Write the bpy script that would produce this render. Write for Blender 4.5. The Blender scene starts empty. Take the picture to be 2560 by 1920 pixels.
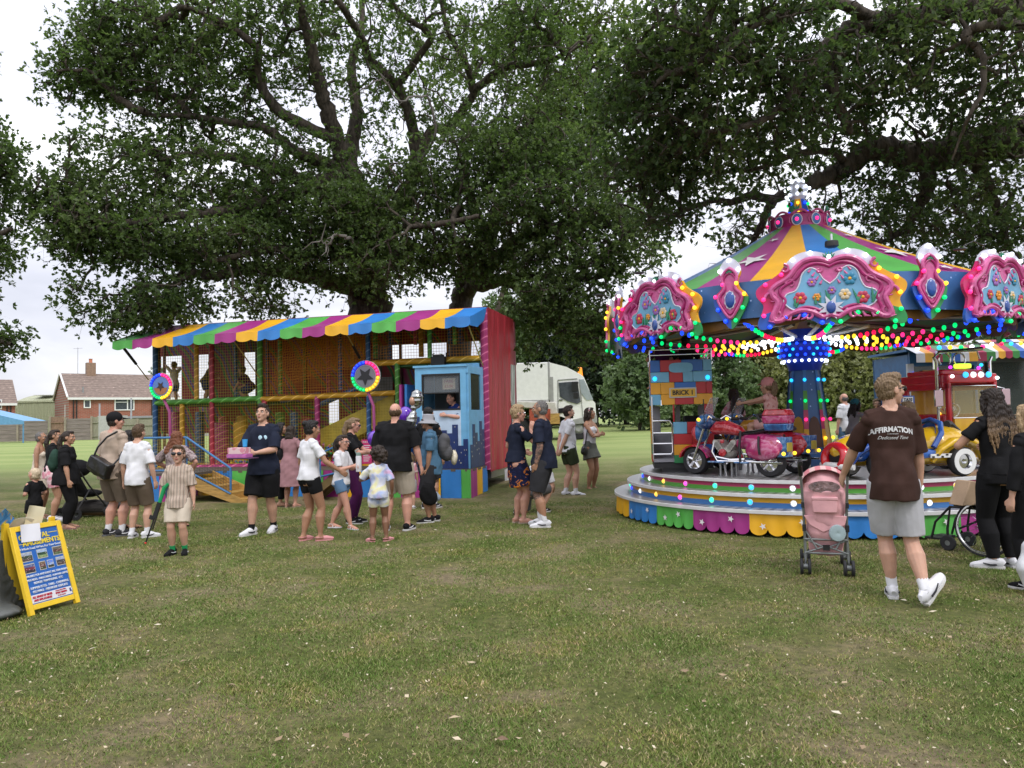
import bpy, math, random
import numpy as np
from mathutils import Vector, Matrix, Euler
random.seed(7); rng = np.random.default_rng(7)
SC = bpy.context.scene; COL = SC.collection
F = 1900.0; CAMH = 1.55
V = Vector
# ---------- camera (photograph pixels are 2560x1920) ----------
cam_d = bpy.data.cameras.new('camera'); cam = bpy.data.objects.new('camera', cam_d); COL.objects.link(cam)
cam_d.sensor_width = 36; cam_d.lens = 36*F/2560; cam_d.clip_end = 3000; cam_d.clip_start = .05
PITCH = math.atan(86/F); ROLL = math.radians(1.3)
CR = Matrix.Rotation(math.radians(90)+PITCH, 3, 'X') @ Matrix.Rotation(-ROLL, 3, 'Z')
cam.matrix_world = Matrix.Translation((0, 0, CAMH)) @ CR.to_4x4(); SC.camera = cam
def ray(px, py): return CR @ V(((px-1280)/F, -(py-960)/F, -1))
def P(px, py, Y):
    d = ray(px, py); t = Y/d.y; return V((d.x*t, Y, CAMH+d.z*t))
def G(px, py, z=0.0):
    d = ray(px, py); t = (z-CAMH)/d.z; return V((d.x*t, d.y*t, z))
def gz(x, y):
    t = min(max((y-14)/50, 0), 1); k = .6+.6*min(max((x+20)/40, 0), 1)
    return k*(1-(1-t)**2)
# ---------- materials ----------
_M = {}
def srgb(r, g=None, b=None):
    if g is None: r, g, b = r
    return tuple((c/255/12.92 if c/255 <= .04045 else ((c/255+.055)/1.055)**2.4) for c in (r, g, b))
def mat(name, col=(.5, .5, .5), rough=.6, metal=0, var=.12, scale=6, bump=0, bscale=30, emit=None, estr=0, coat=0, spec=.5, trans=0, alpha=1, stretch=None):
    if name in _M: return _M[name]
    m = bpy.data.materials.new(name); m.use_nodes = True; N = m.node_tree.nodes; L = m.node_tree.links
    b = N['Principled BSDF']; _M[name] = m
    b.inputs['Roughness'].default_value = rough; b.inputs['Metallic'].default_value = metal
    b.inputs['Specular IOR Level'].default_value = spec
    b.inputs['Coat Weight'].default_value = coat; b.inputs['Transmission Weight'].default_value = trans
    b.inputs['Alpha'].default_value = alpha
    tc = N.new('ShaderNodeTexCoord'); mp = N.new('ShaderNodeMapping'); L.new(tc.outputs['Object'], mp.inputs[0])
    if stretch: mp.inputs['Scale'].default_value = stretch
    if var:
        n = N.new('ShaderNodeTexNoise'); n.inputs['Scale'].default_value = scale; n.inputs['Detail'].default_value = 5
        L.new(mp.outputs[0], n.inputs['Vector'])
        r = N.new('ShaderNodeValToRGB'); r.color_ramp.elements[0].position = .3; r.color_ramp.elements[1].position = .7
        r.color_ramp.elements[0].color = tuple(c*(1-var) for c in col)+(1,); r.color_ramp.elements[1].color = tuple(min(1, c*(1+var)) for c in col)+(1,)
        L.new(n.outputs[0], r.inputs[0]); L.new(r.outputs[0], b.inputs['Base Color'])
    else: b.inputs['Base Color'].default_value = tuple(col)+(1,)
    if bump:
        n2 = N.new('ShaderNodeTexNoise'); n2.inputs['Scale'].default_value = bscale; n2.inputs['Detail'].default_value = 4
        L.new(mp.outputs[0], n2.inputs['Vector'])
        bp = N.new('ShaderNodeBump'); bp.inputs['Strength'].default_value = bump; bp.inputs['Distance'].default_value = .02
        L.new(n2.outputs[0], bp.inputs['Height']); L.new(bp.outputs[0], b.inputs['Normal'])
    if emit:
        b.inputs['Emission Color'].default_value = tuple(emit)+(1,); b.inputs['Emission Strength'].default_value = estr
    return m
def nodes_of(m): return m.node_tree.nodes, m.node_tree.links, m.node_tree.nodes['Principled BSDF']
def ramp(N, stops, interp='LINEAR'):
    r = N.new('ShaderNodeValToRGB'); cr = r.color_ramp; cr.interpolation = interp
    while len(cr.elements) < len(stops): cr.elements.new(.5)
    for e, (p, c) in zip(cr.elements, stops): e.position = p; e.color = tuple(c)+(1,)
    return r
# ---------- tagging ----------
def tag(o, label=None, cat=None, group=None, kind=None):
    if label: o['label'] = label
    if cat: o['category'] = cat
    if group: o['group'] = group
    if kind: o['kind'] = kind
    return o
def empty(name, loc=(0, 0, 0), rz=0, label=None, cat=None, group=None, parent=None):
    o = bpy.data.objects.new(name, None); COL.objects.link(o); o.location = loc; o.rotation_euler = (0, 0, rz)
    o.empty_display_size = .1
    if parent: o.parent = parent
    return tag(o, label, cat, group)
# ---------- mesh builder ----------
class MB:
    def __init__(s): s.v = []; s.f = []; s.m = []; s.mats = []; s.T = Matrix.Identity(4); s.cur = 0
    def mat(s, m):
        if m not in s.mats: s.mats.append(m)
        s.cur = s.mats.index(m); return s
    def at(s, loc=(0, 0, 0), rot=(0, 0, 0), sc=1):
        s.T = Matrix.LocRotScale(V(loc), Euler(rot), V((sc, sc, sc)) if not hasattr(sc, '__len__') else V(sc)); return s
    def add(s, vs, fs):
        o = len(s.v); s.v += [tuple(s.T @ V(v)) for v in vs]; s.f += [tuple(i+o for i in f) for f in fs]; s.m += [s.cur]*len(fs); return s
    def box(s, c, d, rot=None):
        x, y, z = (k/2 for k in d); vs = [V((a, b, e)) for e in (-z, z) for b in (-y, y) for a in (-x, x)]
        R = Euler(rot).to_matrix() if rot else None
        vs = [((R @ v) if R else v)+V(c) for v in vs]
        return s.add(vs, [(0, 2, 3, 1), (4, 5, 7, 6), (0, 1, 5, 4), (2, 6, 7, 3), (0, 4, 6, 2), (1, 3, 7, 5)])
    def tube(s, pts, r, n=8, cap=True, ry=None, up=None, closed=False):
        pts = [V(p) for p in pts]; k = len(pts); r = r if hasattr(r, '__len__') else [r]*k
        vs = []; fs = []; pu = V(up) if up else None
        for i, p in enumerate(pts):
            if closed: t = pts[(i+1) % k]-pts[i-1]
            else: t = pts[min(i+1, k-1)]-pts[max(i-1, 0)]
            t = t.normalized() if t.length > 1e-9 else V((0, 0, 1))
            if pu is None: pu = V((0, 0, 1)) if abs(t.z) < .9 else V((1, 0, 0))
            a = t.cross(pu); a = a.normalized() if a.length > 1e-6 else t.orthogonal().normalized()
            b = a.cross(t).normalized(); pu = b
            rr = r[i]; r1, r2 = rr if hasattr(rr, '__len__') else (rr, rr)
            for j in range(n):
                an = 2*math.pi*j/n; vs.append(p+a*(math.cos(an)*r1)+b*(math.sin(an)*r2))
        for i in range(k if closed else k-1):
            for j in range(n):
                a0 = i*n+j; a1 = i*n+(j+1) % n; i2 = (i+1) % k; fs.append((a0, a1, i2*n+(j+1) % n, i2*n+j))
        if cap and not closed: fs.append(tuple(range(n))[::-1]); fs.append(tuple((k-1)*n+j for j in range(n)))
        return s.add(vs, fs)
    def lathe(s, prof, n=24, c=(0, 0, 0), axis='Z', a0=0, a1=2*math.pi):
        full = abs(a1-a0-2*math.pi) < 1e-6; m = n if full else n+1; vs = []; fs = []
        for (r, z) in prof:
            for j in range(m):
                an = a0+(a1-a0)*j/n; x, y = r*math.cos(an), r*math.sin(an)
                v = (x, y, z) if axis == 'Z' else ((z, x, y) if axis == 'X' else (x, z, y)); vs.append((v[0]+c[0], v[1]+c[1], v[2]+c[2]))
        for i in range(len(prof)-1):
            for j in range(n if full else n):
                j2 = (j+1) % m; fs.append((i*m+j, i*m+j2, (i+1)*m+j2, (i+1)*m+j))
        return s.add(vs, fs)
    def sph(s, c, r, n=12, m=8, rot=None):
        rx, ry, rz = r if hasattr(r, '__len__') else (r, r, r); vs = [(0, 0, -1)]; fs = []
        for i in range(1, m):
            th = math.pi*i/m
            for j in range(n): a = 2*math.pi*j/n; vs.append((math.sin(th)*math.cos(a), math.sin(th)*math.sin(a), -math.cos(th)))
        vs.append((0, 0, 1))
        for j in range(n):
            j2 = (j+1) % n; fs.append((0, 1+j2, 1+j)); fs.append((len(vs)-1, 1+(m-2)*n+j, 1+(m-2)*n+j2))
            for i in range(m-2): a = 1+i*n; fs.append((a+j, a+j2, a+n+j2, a+n+j))
        R = (rot if isinstance(rot, Matrix) else Euler(rot).to_matrix()) if rot else Matrix.Identity(3)
        return s.add([R @ V((v[0]*rx, v[1]*ry, v[2]*rz))+V(c) for v in vs], fs)
    def prism(s, outl, d0, d1, plane='XZ', c=(0, 0, 0)):
        # extrude a 2D outline; plane XZ: depth along Y
        n = len(outl); vs = []
        for d in (d0, d1):
            for (a, b) in outl:
                v = {'XZ': (a, d, b), 'YZ': (d, a, b), 'XY': (a, b, d)}[plane]; vs.append((v[0]+c[0], v[1]+c[1], v[2]+c[2]))
        fs = [tuple(range(n)), tuple(range(2*n-1, n-1, -1))]+[(i, n+i, n+(i+1) % n, (i+1) % n) for i in range(n)]
        return s.add(vs, fs)
    def quad(s, a, b, c, d): return s.add([a, b, c, d], [(0, 1, 2, 3)])
    def grid(s, fn, nu, nv):
        vs = [fn(i/nu, j/nv) for i in range(nu+1) for j in range(nv+1)]
        return s.add(vs, [(i*(nv+1)+j, (i+1)*(nv+1)+j, (i+1)*(nv+1)+j+1, i*(nv+1)+j+1) for i in range(nu) for j in range(nv)])
    def build(s, name, m=None, parent=None, smooth=True, loc=None, rot=None, bevel=0, label=None, cat=None, kind=None, group=None, solid=0, sharp=40, fix=True):
        me = bpy.data.meshes.new(name); me.from_pydata(s.v, [], s.f)
        ms = s.mats or ([m] if m else [])
        for k in ms: me.materials.append(k)
        if len(ms) > 1: me.polygons.foreach_set('material_index', s.m)
        if fix:
            import bmesh
            bm = bmesh.new(); bm.from_mesh(me); bmesh.ops.recalc_face_normals(bm, faces=bm.faces); bm.to_mesh(me); bm.free()
        if smooth:
            me.polygons.foreach_set('use_smooth', [True]*len(me.polygons))
            if sharp: me.set_sharp_from_angle(angle=math.radians(sharp))
        o = bpy.data.objects.new(name, me); COL.objects.link(o)
        if parent: o.parent = parent
        if loc is not None: o.location = loc
        if rot is not None: o.rotation_euler = rot
        if bevel:
            md = o.modifiers.new('b', 'BEVEL'); md.width = bevel; md.segments = 2; md.limit_method = 'ANGLE'
        if solid:
            md = o.modifiers.new('s', 'SOLIDIFY'); md.thickness = solid; md = o.modifiers.new('e', 'EDGE_SPLIT'); md.split_angle = math.radians(35)
        return tag(o, label, cat, group, kind)
def npmesh(name, verts, faces, m, parent=None, smooth=False, k=4):
    """verts (N,3) numpy, faces (M,k) numpy"""
    me = bpy.data.meshes.new(name); nv = len(verts); nf = len(faces)
    me.vertices.add(nv); me.vertices.foreach_set('co', np.asarray(verts, dtype=np.float32).ravel())
    me.loops.add(nf*k); me.loops.foreach_set('vertex_index', np.asarray(faces, dtype=np.int32).ravel())
    me.polygons.add(nf); me.polygons.foreach_set('loop_start', np.arange(0, nf*k, k, dtype=np.int32))
    me.polygons.foreach_set('loop_total', np.full(nf, k, dtype=np.int32))
    if smooth: me.polygons.foreach_set('use_smooth', np.ones(nf, dtype=bool))
    for q in (m if isinstance(m, (list, tuple)) else [m]): me.materials.append(q)
    me.update(calc_edges=True); o = bpy.data.objects.new(name, me); COL.objects.link(o)
    if parent: o.parent = parent
    return o
def text(s, size, m, parent, loc, rot, name='lettering', ext=.003, align='CENTER', sx=1, font_bold=0, shear=0, bend=None):
    cu = bpy.data.curves.new(name, 'FONT'); cu.body = s; cu.size = size; cu.extrude = ext; cu.align_x = align; cu.align_y = 'CENTER'
    cu.offset = font_bold; cu.resolution_u = 3; cu.shear = shear
    t = bpy.data.objects.new('tmp', cu); COL.objects.link(t); dg = bpy.context.evaluated_depsgraph_get()
    me = bpy.data.meshes.new_from_object(t.evaluated_get(dg)); bpy.data.objects.remove(t); bpy.data.curves.remove(cu)
    for v in me.vertices:
        v.co.x *= sx
        if bend: v.co = bend(v.co)
    me.name = name; me.materials.clear(); me.materials.append(m)
    o = bpy.data.objects.new(name, me); COL.objects.link(o); o.parent = parent; o.location = loc; o.rotation_euler = rot
    return o
def voxel(mb, name, m, parent, vox=.01, smooth=2, disp=None):
    """one continuous surface grown from overlapping closed shapes"""
    me = bpy.data.meshes.new('tmp'); me.from_pydata(mb.v, [], mb.f)
    o = bpy.data.objects.new('tmp', me); COL.objects.link(o)
    r = o.modifiers.new('r', 'REMESH'); r.mode = 'VOXEL'; r.voxel_size = vox
    if smooth:
        q = o.modifiers.new('s', 'SMOOTH'); q.factor = .5; q.iterations = smooth
    dg = bpy.context.evaluated_depsgraph_get(); me2 = bpy.data.meshes.new_from_object(o.evaluated_get(dg))
    bpy.data.objects.remove(o); bpy.data.meshes.remove(me)
    n = len(me2.vertices)
    if disp and n:
        co = np.empty(n*3, np.float32); me2.vertices.foreach_get('co', co); co = co.reshape(-1, 3)
        no = np.empty(n*3, np.float32); me2.vertex_normals.foreach_get('vector', no); no = no.reshape(-1, 3)
        co += no*disp(co)[:, None]; me2.vertices.foreach_set('co', co.ravel())
    me2.name = name; me2.materials.clear(); me2.materials.append(m)
    me2.polygons.foreach_set('use_smooth', np.ones(len(me2.polygons), dtype=bool)); me2.update()
    ob = bpy.data.objects.new(name, me2); COL.objects.link(ob)
    if parent: ob.parent = parent
    return ob
def spline(pts, n=6, noise=0, seed=0):
    """Catmull-Rom through points"""
    pts = [V(p) for p in pts]; out = []; rs = random.Random(seed)
    for i in range(len(pts)-1):
        p0 = pts[max(i-1, 0)]; p1 = pts[i]; p2 = pts[i+1]; p3 = pts[min(i+2, len(pts)-1)]
        for j in range(n):
            t = j/n; q = .5*((2*p1)+(p2-p0)*t+(2*p0-5*p1+4*p2-p3)*t*t+(3*p1-p0-3*p2+p3)*t**3)
            if noise and (i or j): q = q+V((rs.gauss(0, noise), rs.gauss(0, noise), rs.gauss(0, noise)))
            out.append(q)
    out.append(pts[-1].copy()); return out
def copy_tree(o, parent=None):
    c = o.copy(); COL.objects.link(c)
    if parent: c.parent = parent
    for ch in list(o.children): copy_tree(ch, c)
    return c
PI = math.pi
# shared colours of the ride canvas
C_GREEN = (.09, .40, .07); C_PURP = (.34, .03, .21); C_YEL = (.80, .42, .015); C_BLUE = (.03, .20, .55)
STR = [mat('canvas_green', C_GREEN, .42, var=.15, scale=2, bump=.25, bscale=4), mat('canvas_purple', C_PURP, .42, var=.15, scale=2, bump=.25, bscale=4), mat('canvas_yellow', C_YEL, .42, var=.12, scale=2, bump=.25, bscale=4), mat('canvas_blue', C_BLUE, .42, var=.15, scale=2, bump=.25, bscale=4)]
M_BLACK = mat('black_plastic', (.012, .012, .013), .5, var=.2); M_CHROME = mat('chrome', (.7, .7, .72), .18, 1, var=.05)
M_WHITE = mat('white_paint', (.75, .75, .74), .4, var=.06); M_GREYM = mat('grey_metal', (.35, .35, .36), .35, .8, var=.1)
M_DARK = mat('dark_void', (.006, .006, .007), .9, var=0); M_RUB = mat('rubber', (.018, .018, .02), .75, var=.2)
M_GLASS = mat('window_glass', (.55, .6, .62), .05, var=0, trans=.85, spec=.6); 
def lamp(name, c, s=6): return mat('lamp_'+name, c, .3, var=0, emit=c, estr=s)
LC = {'w': lamp('white', (.85, .92, 1), 2.2), 'p': lamp('pink', (1, .03, .22), 1.25), 'y': lamp('amber', (1, .55, .03), 1.5), 'g': lamp('green', (0, .75, .18), 1.0), 'b': lamp('blue', (.01, .06, 1), 1.5), 'c': lamp('cyan', (.02, .5, 1), 1.3), 'r': lamp('red', (1, .01, .08), 1.1), 'v': lamp('violet', (.8, .05, .9), 1.2)}
# ================= world and light =================
W = bpy.data.worlds.new('World'); SC.world = W; W.use_nodes = True
N = W.node_tree.nodes; L = W.node_tree.links; bg = N['Background']
sky = N.new('ShaderNodeTexSky'); sky.sky_type = 'NISHITA'; sky.sun_disc = False
SUN_EL, SUN_AZ = math.radians(52), math.radians(150)
sky.sun_elevation = SUN_EL; sky.sun_rotation = SUN_AZ
tc = N.new('ShaderNodeTexCoord'); mp = N.new('ShaderNodeMapping'); mp.inputs['Scale'].default_value = (1, 1, 3.2)
L.new(tc.outputs['Generated'], mp.inputs[0])
n1 = N.new('ShaderNodeTexNoise'); n1.inputs['Scale'].default_value = 2.6; n1.inputs['Detail'].default_value = 6; n1.inputs['Roughness'].default_value = .52; n1.inputs['Distortion'].default_value = .3
L.new(mp.outputs[0], n1.inputs['Vector'])
r1 = ramp(N, [(.32, (5.4, 5.5, 6.3)), (.48, (6.8, 6.85, 7.6)), (.64, (9.2, 9.2, 9.6))]); L.new(n1.outputs[0], r1.inputs[0])
# an overcast sky is brighter towards the zenith
sp = N.new('ShaderNodeSeparateXYZ'); L.new(tc.outputs['Generated'], sp.inputs[0])
mr = N.new('ShaderNodeMapRange'); mr.inputs['From Min'].default_value = 0; mr.inputs['From Max'].default_value = 1; mr.inputs['To Min'].default_value = .88; mr.inputs['To Max'].default_value = 2.4
L.new(sp.outputs['Z'], mr.inputs['Value'])
mu = N.new('ShaderNodeMix'); mu.data_type = 'RGBA'; mu.blend_type = 'MULTIPLY'; mu.inputs[0].default_value = 1
L.new(r1.outputs[0], mu.inputs[6]); L.new(mr.outputs[0], mu.inputs[7])
mx = N.new('ShaderNodeMix'); mx.data_type = 'RGBA'; mx.inputs[0].default_value = .9
L.new(sky.outputs[0], mx.inputs[6]); L.new(mu.outputs[2], mx.inputs[7])
L.new(mx.outputs[2], bg.inputs['Color']); bg.inputs['Strength'].default_value = .1
sd = bpy.data.lights.new('sun', 'SUN'); sd.energy = 1.1; sd.angle = math.radians(12); sd.color = (1, .96, .9)
so = bpy.data.objects.new('sun', sd); COL.objects.link(so)
so.rotation_euler = (PI/2-SUN_EL, 0, PI-SUN_AZ)   # sun behind and to the right of the viewer
SC.view_settings.view_transform = 'Standard'; SC.view_settings.look = 'None'; SC.view_settings.gamma = 1; SC.view_settings.exposure = .38
cy = SC.cycles; cy.use_denoising = True
try: cy.denoiser = 'OPENIMAGEDENOISE'
except Exception: pass
cy.max_bounces = 6; cy.diffuse_bounces = 3; cy.glossy_bounces = 3; cy.transmission_bounces = 4; cy.transparent_max_bounces = 16; cy.sample_clamp_indirect = 4; cy.caustics_reflective = False; cy.caustics_refractive = False
# ================= ground =================
def grassmat():
    m = mat('grass_field', (.1, .12, .03), .9, var=0, spec=.15); N, L, b = nodes_of(m)
    tc = N.new('ShaderNodeTexCoord')
    def noise(sc, d=6, r=.6, v=None):
        n = N.new('ShaderNodeTexNoise'); n.inputs['Scale'].default_value = sc; n.inputs['Detail'].default_value = d; n.inputs['Roughness'].default_value = r
        L.new(v or tc.outputs['Object'], n.inputs['Vector']); return n
    a = noise(.9); ra = ramp(N, [(.36, (.085, .11, .026)), (.5, (.145, .145, .055)), (.62, (.22, .18, .105))]); L.new(a.outputs[0], ra.inputs[0])
    c = noise(14, 8, .75); rc = ramp(N, [(.3, (.45, .45, .45)), (.5, (1, 1, 1)), (.72, (1.6, 1.5, 1.35))]); L.new(c.outputs[0], rc.inputs[0])
    mu = N.new('ShaderNodeMix'); mu.data_type = 'RGBA'; mu.blend_type = 'MULTIPLY'; mu.inputs[0].default_value = 1
    L.new(ra.outputs[0], mu.inputs[6]); L.new(rc.outputs[0], mu.inputs[7])
    # worn bare earth patches
    e = noise(1.6, 8, .7); re = ramp(N, [(.60, (0, 0, 0)), (.70, (1, 1, 1))]); L.new(e.outputs[0], re.inputs[0])
    mx = N.new('ShaderNodeMix'); mx.data_type = 'RGBA'; L.new(re.outputs[0], mx.inputs[0]); L.new(mu.outputs[2], mx.inputs[6]); mx.inputs[7].default_value = (.17, .13, .085, 1)
    # beyond the trees the mown field's sunlit look is painted in: lighter, yellower green
    s = N.new('ShaderNodeSeparateXYZ'); L.new(tc.outputs['Object'], s.inputs[0])
    w = noise(.12, 3); ad = N.new('ShaderNodeMath'); ad.operation = 'MULTIPLY_ADD'; ad.inputs[1].default_value = 8; L.new(w.outputs[0], ad.inputs[0]); L.new(s.outputs['Y'], ad.inputs[2])
    mr = N.new('ShaderNodeMapRange'); mr.inputs['From Min'].default_value = 20; mr.inputs['From Max'].default_value = 30; L.new(ad.outputs[0], mr.inputs['Value'])
    f = noise(.35, 6, .6); mpf = N.new('ShaderNodeMapping'); mpf.inputs['Scale'].default_value = (.25, 1.6, 1); L.new(tc.outputs['Object'], mpf.inputs[0]); L.new(mpf.outputs[0], f.inputs['Vector'])
    rf = ramp(N, [(.35, (.19, .26, .08)), (.6, (.28, .33, .12))]); L.new(f.outputs[0], rf.inputs[0])
    m2 = N.new('ShaderNodeMix'); m2.data_type = 'RGBA'; L.new(mr.outputs[0], m2.inputs[0]); L.new(mx.outputs[2], m2.inputs[6]); L.new(rf.outputs[0], m2.inputs[7])
    L.new(m2.outputs[2], b.inputs['Base Color'])
    n = noise(60, 6, .8); bp = N.new('ShaderNodeBump'); bp.inputs['Strength'].default_value = .8; bp.inputs['Distance'].default_value = .03
    L.new(n.outputs[0], bp.inputs['Height']); L.new(bp.outputs[0], b.inputs['Normal'])
    return m
ys = list(np.linspace(-30, 16, 24))+list(np.linspace(17, 75, 40))+[100, 200, 600, 1500]
xs = list(np.linspace(-1500, -60, 6))+list(np.linspace(-50, 50, 41))+list(np.linspace(60, 1500, 6))
vs = [(x, y, gz(x, y)) for y in ys for x in xs]; nx = len(xs)
npmesh('ground', np.array(vs), np.array([(j*nx+i, j*nx+i+1, (j+1)*nx+i+1, (j+1)*nx+i) for j in range(len(ys)-1) for i in range(nx-1)]), grassmat(), smooth=True)['kind'] = 'structure'
# ---- short mown blades ----
def blades():
    n = 760000
    Y = 2.6*(15.5/2.6)**rng.random(n); half = Y*.74+.4; X = (rng.random(n)*2-1)*half
    # clumpiness
    g = rng.random((256, 256))
    def vn(x, y, s):
        x = x*s+500.3; y = y*s+300.7; i = x.astype(int); j = y.astype(int); u = x-i; v = y-j; u = u*u*(3-2*u); v = v*v*(3-2*v); q = lambda a, b: g[a % 256, b % 256]
        return (q(i, j)*(1-u)+q(i+1, j)*u)*(1-v)+(q(i, j+1)*(1-u)+q(i+1, j+1)*u)*v
    ph = 2.2*(vn(X, Y, 1.6)+.7*vn(Y, X, 4.1)+.5*vn(X, Y, 9.5)-1.1)
    keep = rng.random(n) < np.clip(.66+.42*ph, .10, 1); X = X[keep]; Y = Y[keep]; ph = ph[keep]; n = len(X)
    h = (.008+.011*rng.random(n))*(1+.18*np.clip(ph, -1, 1.6))*(1+.03*Y); w = (.0011+.0010*rng.random(n))*(1+.19*Y)
    a = rng.random(n)*2*PI; dx, dy = np.cos(a), np.sin(a); b = rng.random(n)*2*PI; ln = h*(.3+1.4*rng.random(n))
    base = np.stack([X, Y, np.zeros(n)-.002], 1)
    vs = np.empty((n, 3, 3)); vs[:, 0] = base-np.stack([dx*w, dy*w, 0*w], 1); vs[:, 1] = base+np.stack([dx*w, dy*w, 0*w], 1)
    vs[:, 2] = base+np.stack([np.cos(b)*ln, np.sin(b)*ln, h], 1)
    m = mat('grass_blade', (.1, .15, .03), .7, var=0, spec=.3); N, L, bs = nodes_of(m)
    g = N.new('ShaderNodeNewGeometry'); r = ramp(N, [(0, (.085, .145, .02)), (.50, (.135, .20, .034)), (.74, (.185, .205, .055)), (.88, (.31, .27, .13)), (1, (.43, .37, .21))]); 
    L.new(g.outputs['Random Per Island'], r.inputs[0]); 
    tc = N.new('ShaderNodeTexCoord'); no = N.new('ShaderNodeTexNoise'); no.inputs['Scale'].default_value = 1.5; no.inputs['Detail'].default_value = 8; no.inputs['Roughness'].default_value = .68; L.new(tc.outputs['Object'], no.inputs['Vector'])
    r2 = ramp(N, [(.38, (.68, .85, .6)), (.5, (1, 1, 1)), (.60, (1.35, 1.12, 1.15))]); L.new(no.outputs[0], r2.inputs[0])
    mu = N.new('ShaderNodeMix'); mu.data_type = 'RGBA'; mu.blend_type = 'MULTIPLY'; mu.inputs[0].default_value = 1; L.new(r.outputs[0], mu.inputs[6]); L.new(r2.outputs[0], mu.inputs[7])
    L.new(mu.outputs[2], bs.inputs['Base Color'])
    o = npmesh('grass', vs.reshape(-1, 3), np.arange(n*3).reshape(-1, 3), m, k=3); tag(o, 'short trampled green and straw coloured grass blades', 'grass', kind='stuff')
blades()
def litter():
    n = 3600; Y = 2.8*(15/2.8)**rng.random(n); X = (rng.random(n)*2-1)*(Y*.72)
    # drifts
    l = np.where(rng.random(n) < .05, .024, .0085)*(.5+.9*rng.random(n)); w = l*(.15+.55*rng.random(n)); a = rng.random(n)*2*PI; z = .02+.02*rng.random(n)
    ux, uy = np.cos(a), np.sin(a); t = (rng.random((n, 4))-.5)*.014
    vs = np.empty((n, 4, 3)); 
    for k, (p, q) in enumerate(((-1, 0), (0, -1), (1, 0), (0, 1))):
        vs[:, k] = np.stack([X+ux*l*p-uy*w*q, Y+uy*l*p+ux*w*q, z+t[:, k]], 1)
    m = mat('dead_leaf', (.5, .4, .25), .8, var=0); N, L, bs = nodes_of(m); g = N.new('ShaderNodeNewGeometry')
    r = ramp(N, [(0, (.14, .085, .05)), (.4, (.30, .22, .13)), (.75, (.48, .40, .27)), (1, (.60, .54, .42))]); L.new(g.outputs['Random Per Island'], r.inputs[0]); L.new(r.outputs[0], bs.inputs['Base Color'])
    o = npmesh('leaf_litter', vs.reshape(-1, 3), np.arange(n*4).reshape(-1, 4), m); tag(o, 'pale dry fallen leaves scattered over the grass', 'fallen leaves', kind='stuff')
litter()
# ================= trees =================
def leafmat(name, c0, c1, c2, trans=.3, scale=.5):
    m = mat(name, c0, .5, var=0, spec=.35); N, L, b = nodes_of(m)
    g = N.new('ShaderNodeNewGeometry'); r = ramp(N, [(0, c0), (.6, c1), (1, c2)])
    tc = N.new('ShaderNodeTexCoord'); n = N.new('ShaderNodeTexNoise'); n.inputs['Scale'].default_value = scale; n.inputs['Detail'].default_value = 3; L.new(tc.outputs['Object'], n.inputs['Vector'])
    ma = N.new('ShaderNodeMath'); ma.operation = 'MULTIPLY_ADD'; ma.inputs[1].default_value = .45; L.new(g.outputs['Random Per Island'], ma.inputs[0])
    mb = N.new('ShaderNodeMath'); mb.operation = 'MULTIPLY_ADD'; mb.inputs[1].default_value = 1.5; mb.inputs[2].default_value = -.5; L.new(n.outputs[0], mb.inputs[0]); L.new(mb.outputs[0], ma.inputs[2])
    L.new(ma.outputs[0], r.inputs[0]); L.new(r.outputs[0], b.inputs['Base Color'])
    t = N.new('ShaderNodeBsdfTranslucent'); mx = N.new('ShaderNodeMixShader'); mx.inputs[0].default_value = trans
    hs = N.new('ShaderNodeHueSaturation'); hs.inputs['Value'].default_value = 1.6; hs.inputs['Saturation'].default_value = 1.25; L.new(r.outputs[0], hs.inputs['Color']); L.new(hs.outputs[0], t.inputs['Color'])
    L.new(b.outputs[0], mx.inputs[1]); L.new(t.outputs[0], mx.inputs[2]); L.new(mx.outputs[0], N['Material Output'].inputs['Surface'])
    return m
BARK = mat('oak_bark', (.075, .062, .050), .9, var=.55, scale=5, bump=1, bscale=14, spec=.2, stretch=(3, 3, .6))
DEADB = mat('dead_wood', (.16, .145, .13), .9, var=.3, bump=.5)
def leaves(C, per, spread, lsz, seed, ros=7, droop=.15, flat=.7):
    """C (n,3) cluster centres -> leaf quads grouped in rosettes"""
    r = np.random.default_rng(seed); n = len(C); k = max(1, per//ros)
    c = np.repeat(C, k, 0); m = len(c)
    d = r.normal(size=(m, 3)); d /= np.linalg.norm(d, axis=1)[:, None]; rad = spread*(r.random(m)**.5)[:, None]
    tw = c+d*rad*np.array([1, 1, flat])
    # twig direction outward
    od = d+np.array([0, 0, .25])+r.normal(size=(m, 3))*.5; od /= np.linalg.norm(od, axis=1)[:, None]
    T = np.repeat(tw, ros, 0); O = np.repeat(od, ros, 0); q = len(T)
    ld = r.normal(size=(q, 3)); ld -= .6*(ld*O).sum(1)[:, None]*O; ld /= np.linalg.norm(ld, axis=1)[:, None]; ld = ld+O*.55+np.array([0, 0, -droop]); ld /= np.linalg.norm(ld, axis=1)[:, None]
    nr = np.cross(ld, r.normal(size=(q, 3))*.6+np.array([0, 0, 1.])); nr = np.cross(nr, ld); sd = np.cross(ld, nr); sd /= np.linalg.norm(sd, axis=1)[:, None]+1e-9; nr /= np.linalg.norm(nr, axis=1)[:, None]+1e-9
    s = (lsz*(.6+.7*r.random(q)))[:, None]; w = s*.30
    vs = np.empty((q, 4, 3)); vs[:, 0] = T; vs[:, 1] = T+ld*s*.58-sd*w+nr*s*.08; vs[:, 2] = T+ld*s*1.05; vs[:, 3] = T+ld*s*.58+sd*w+nr*s*.08
    return vs.reshape(-1, 3), tw
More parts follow.
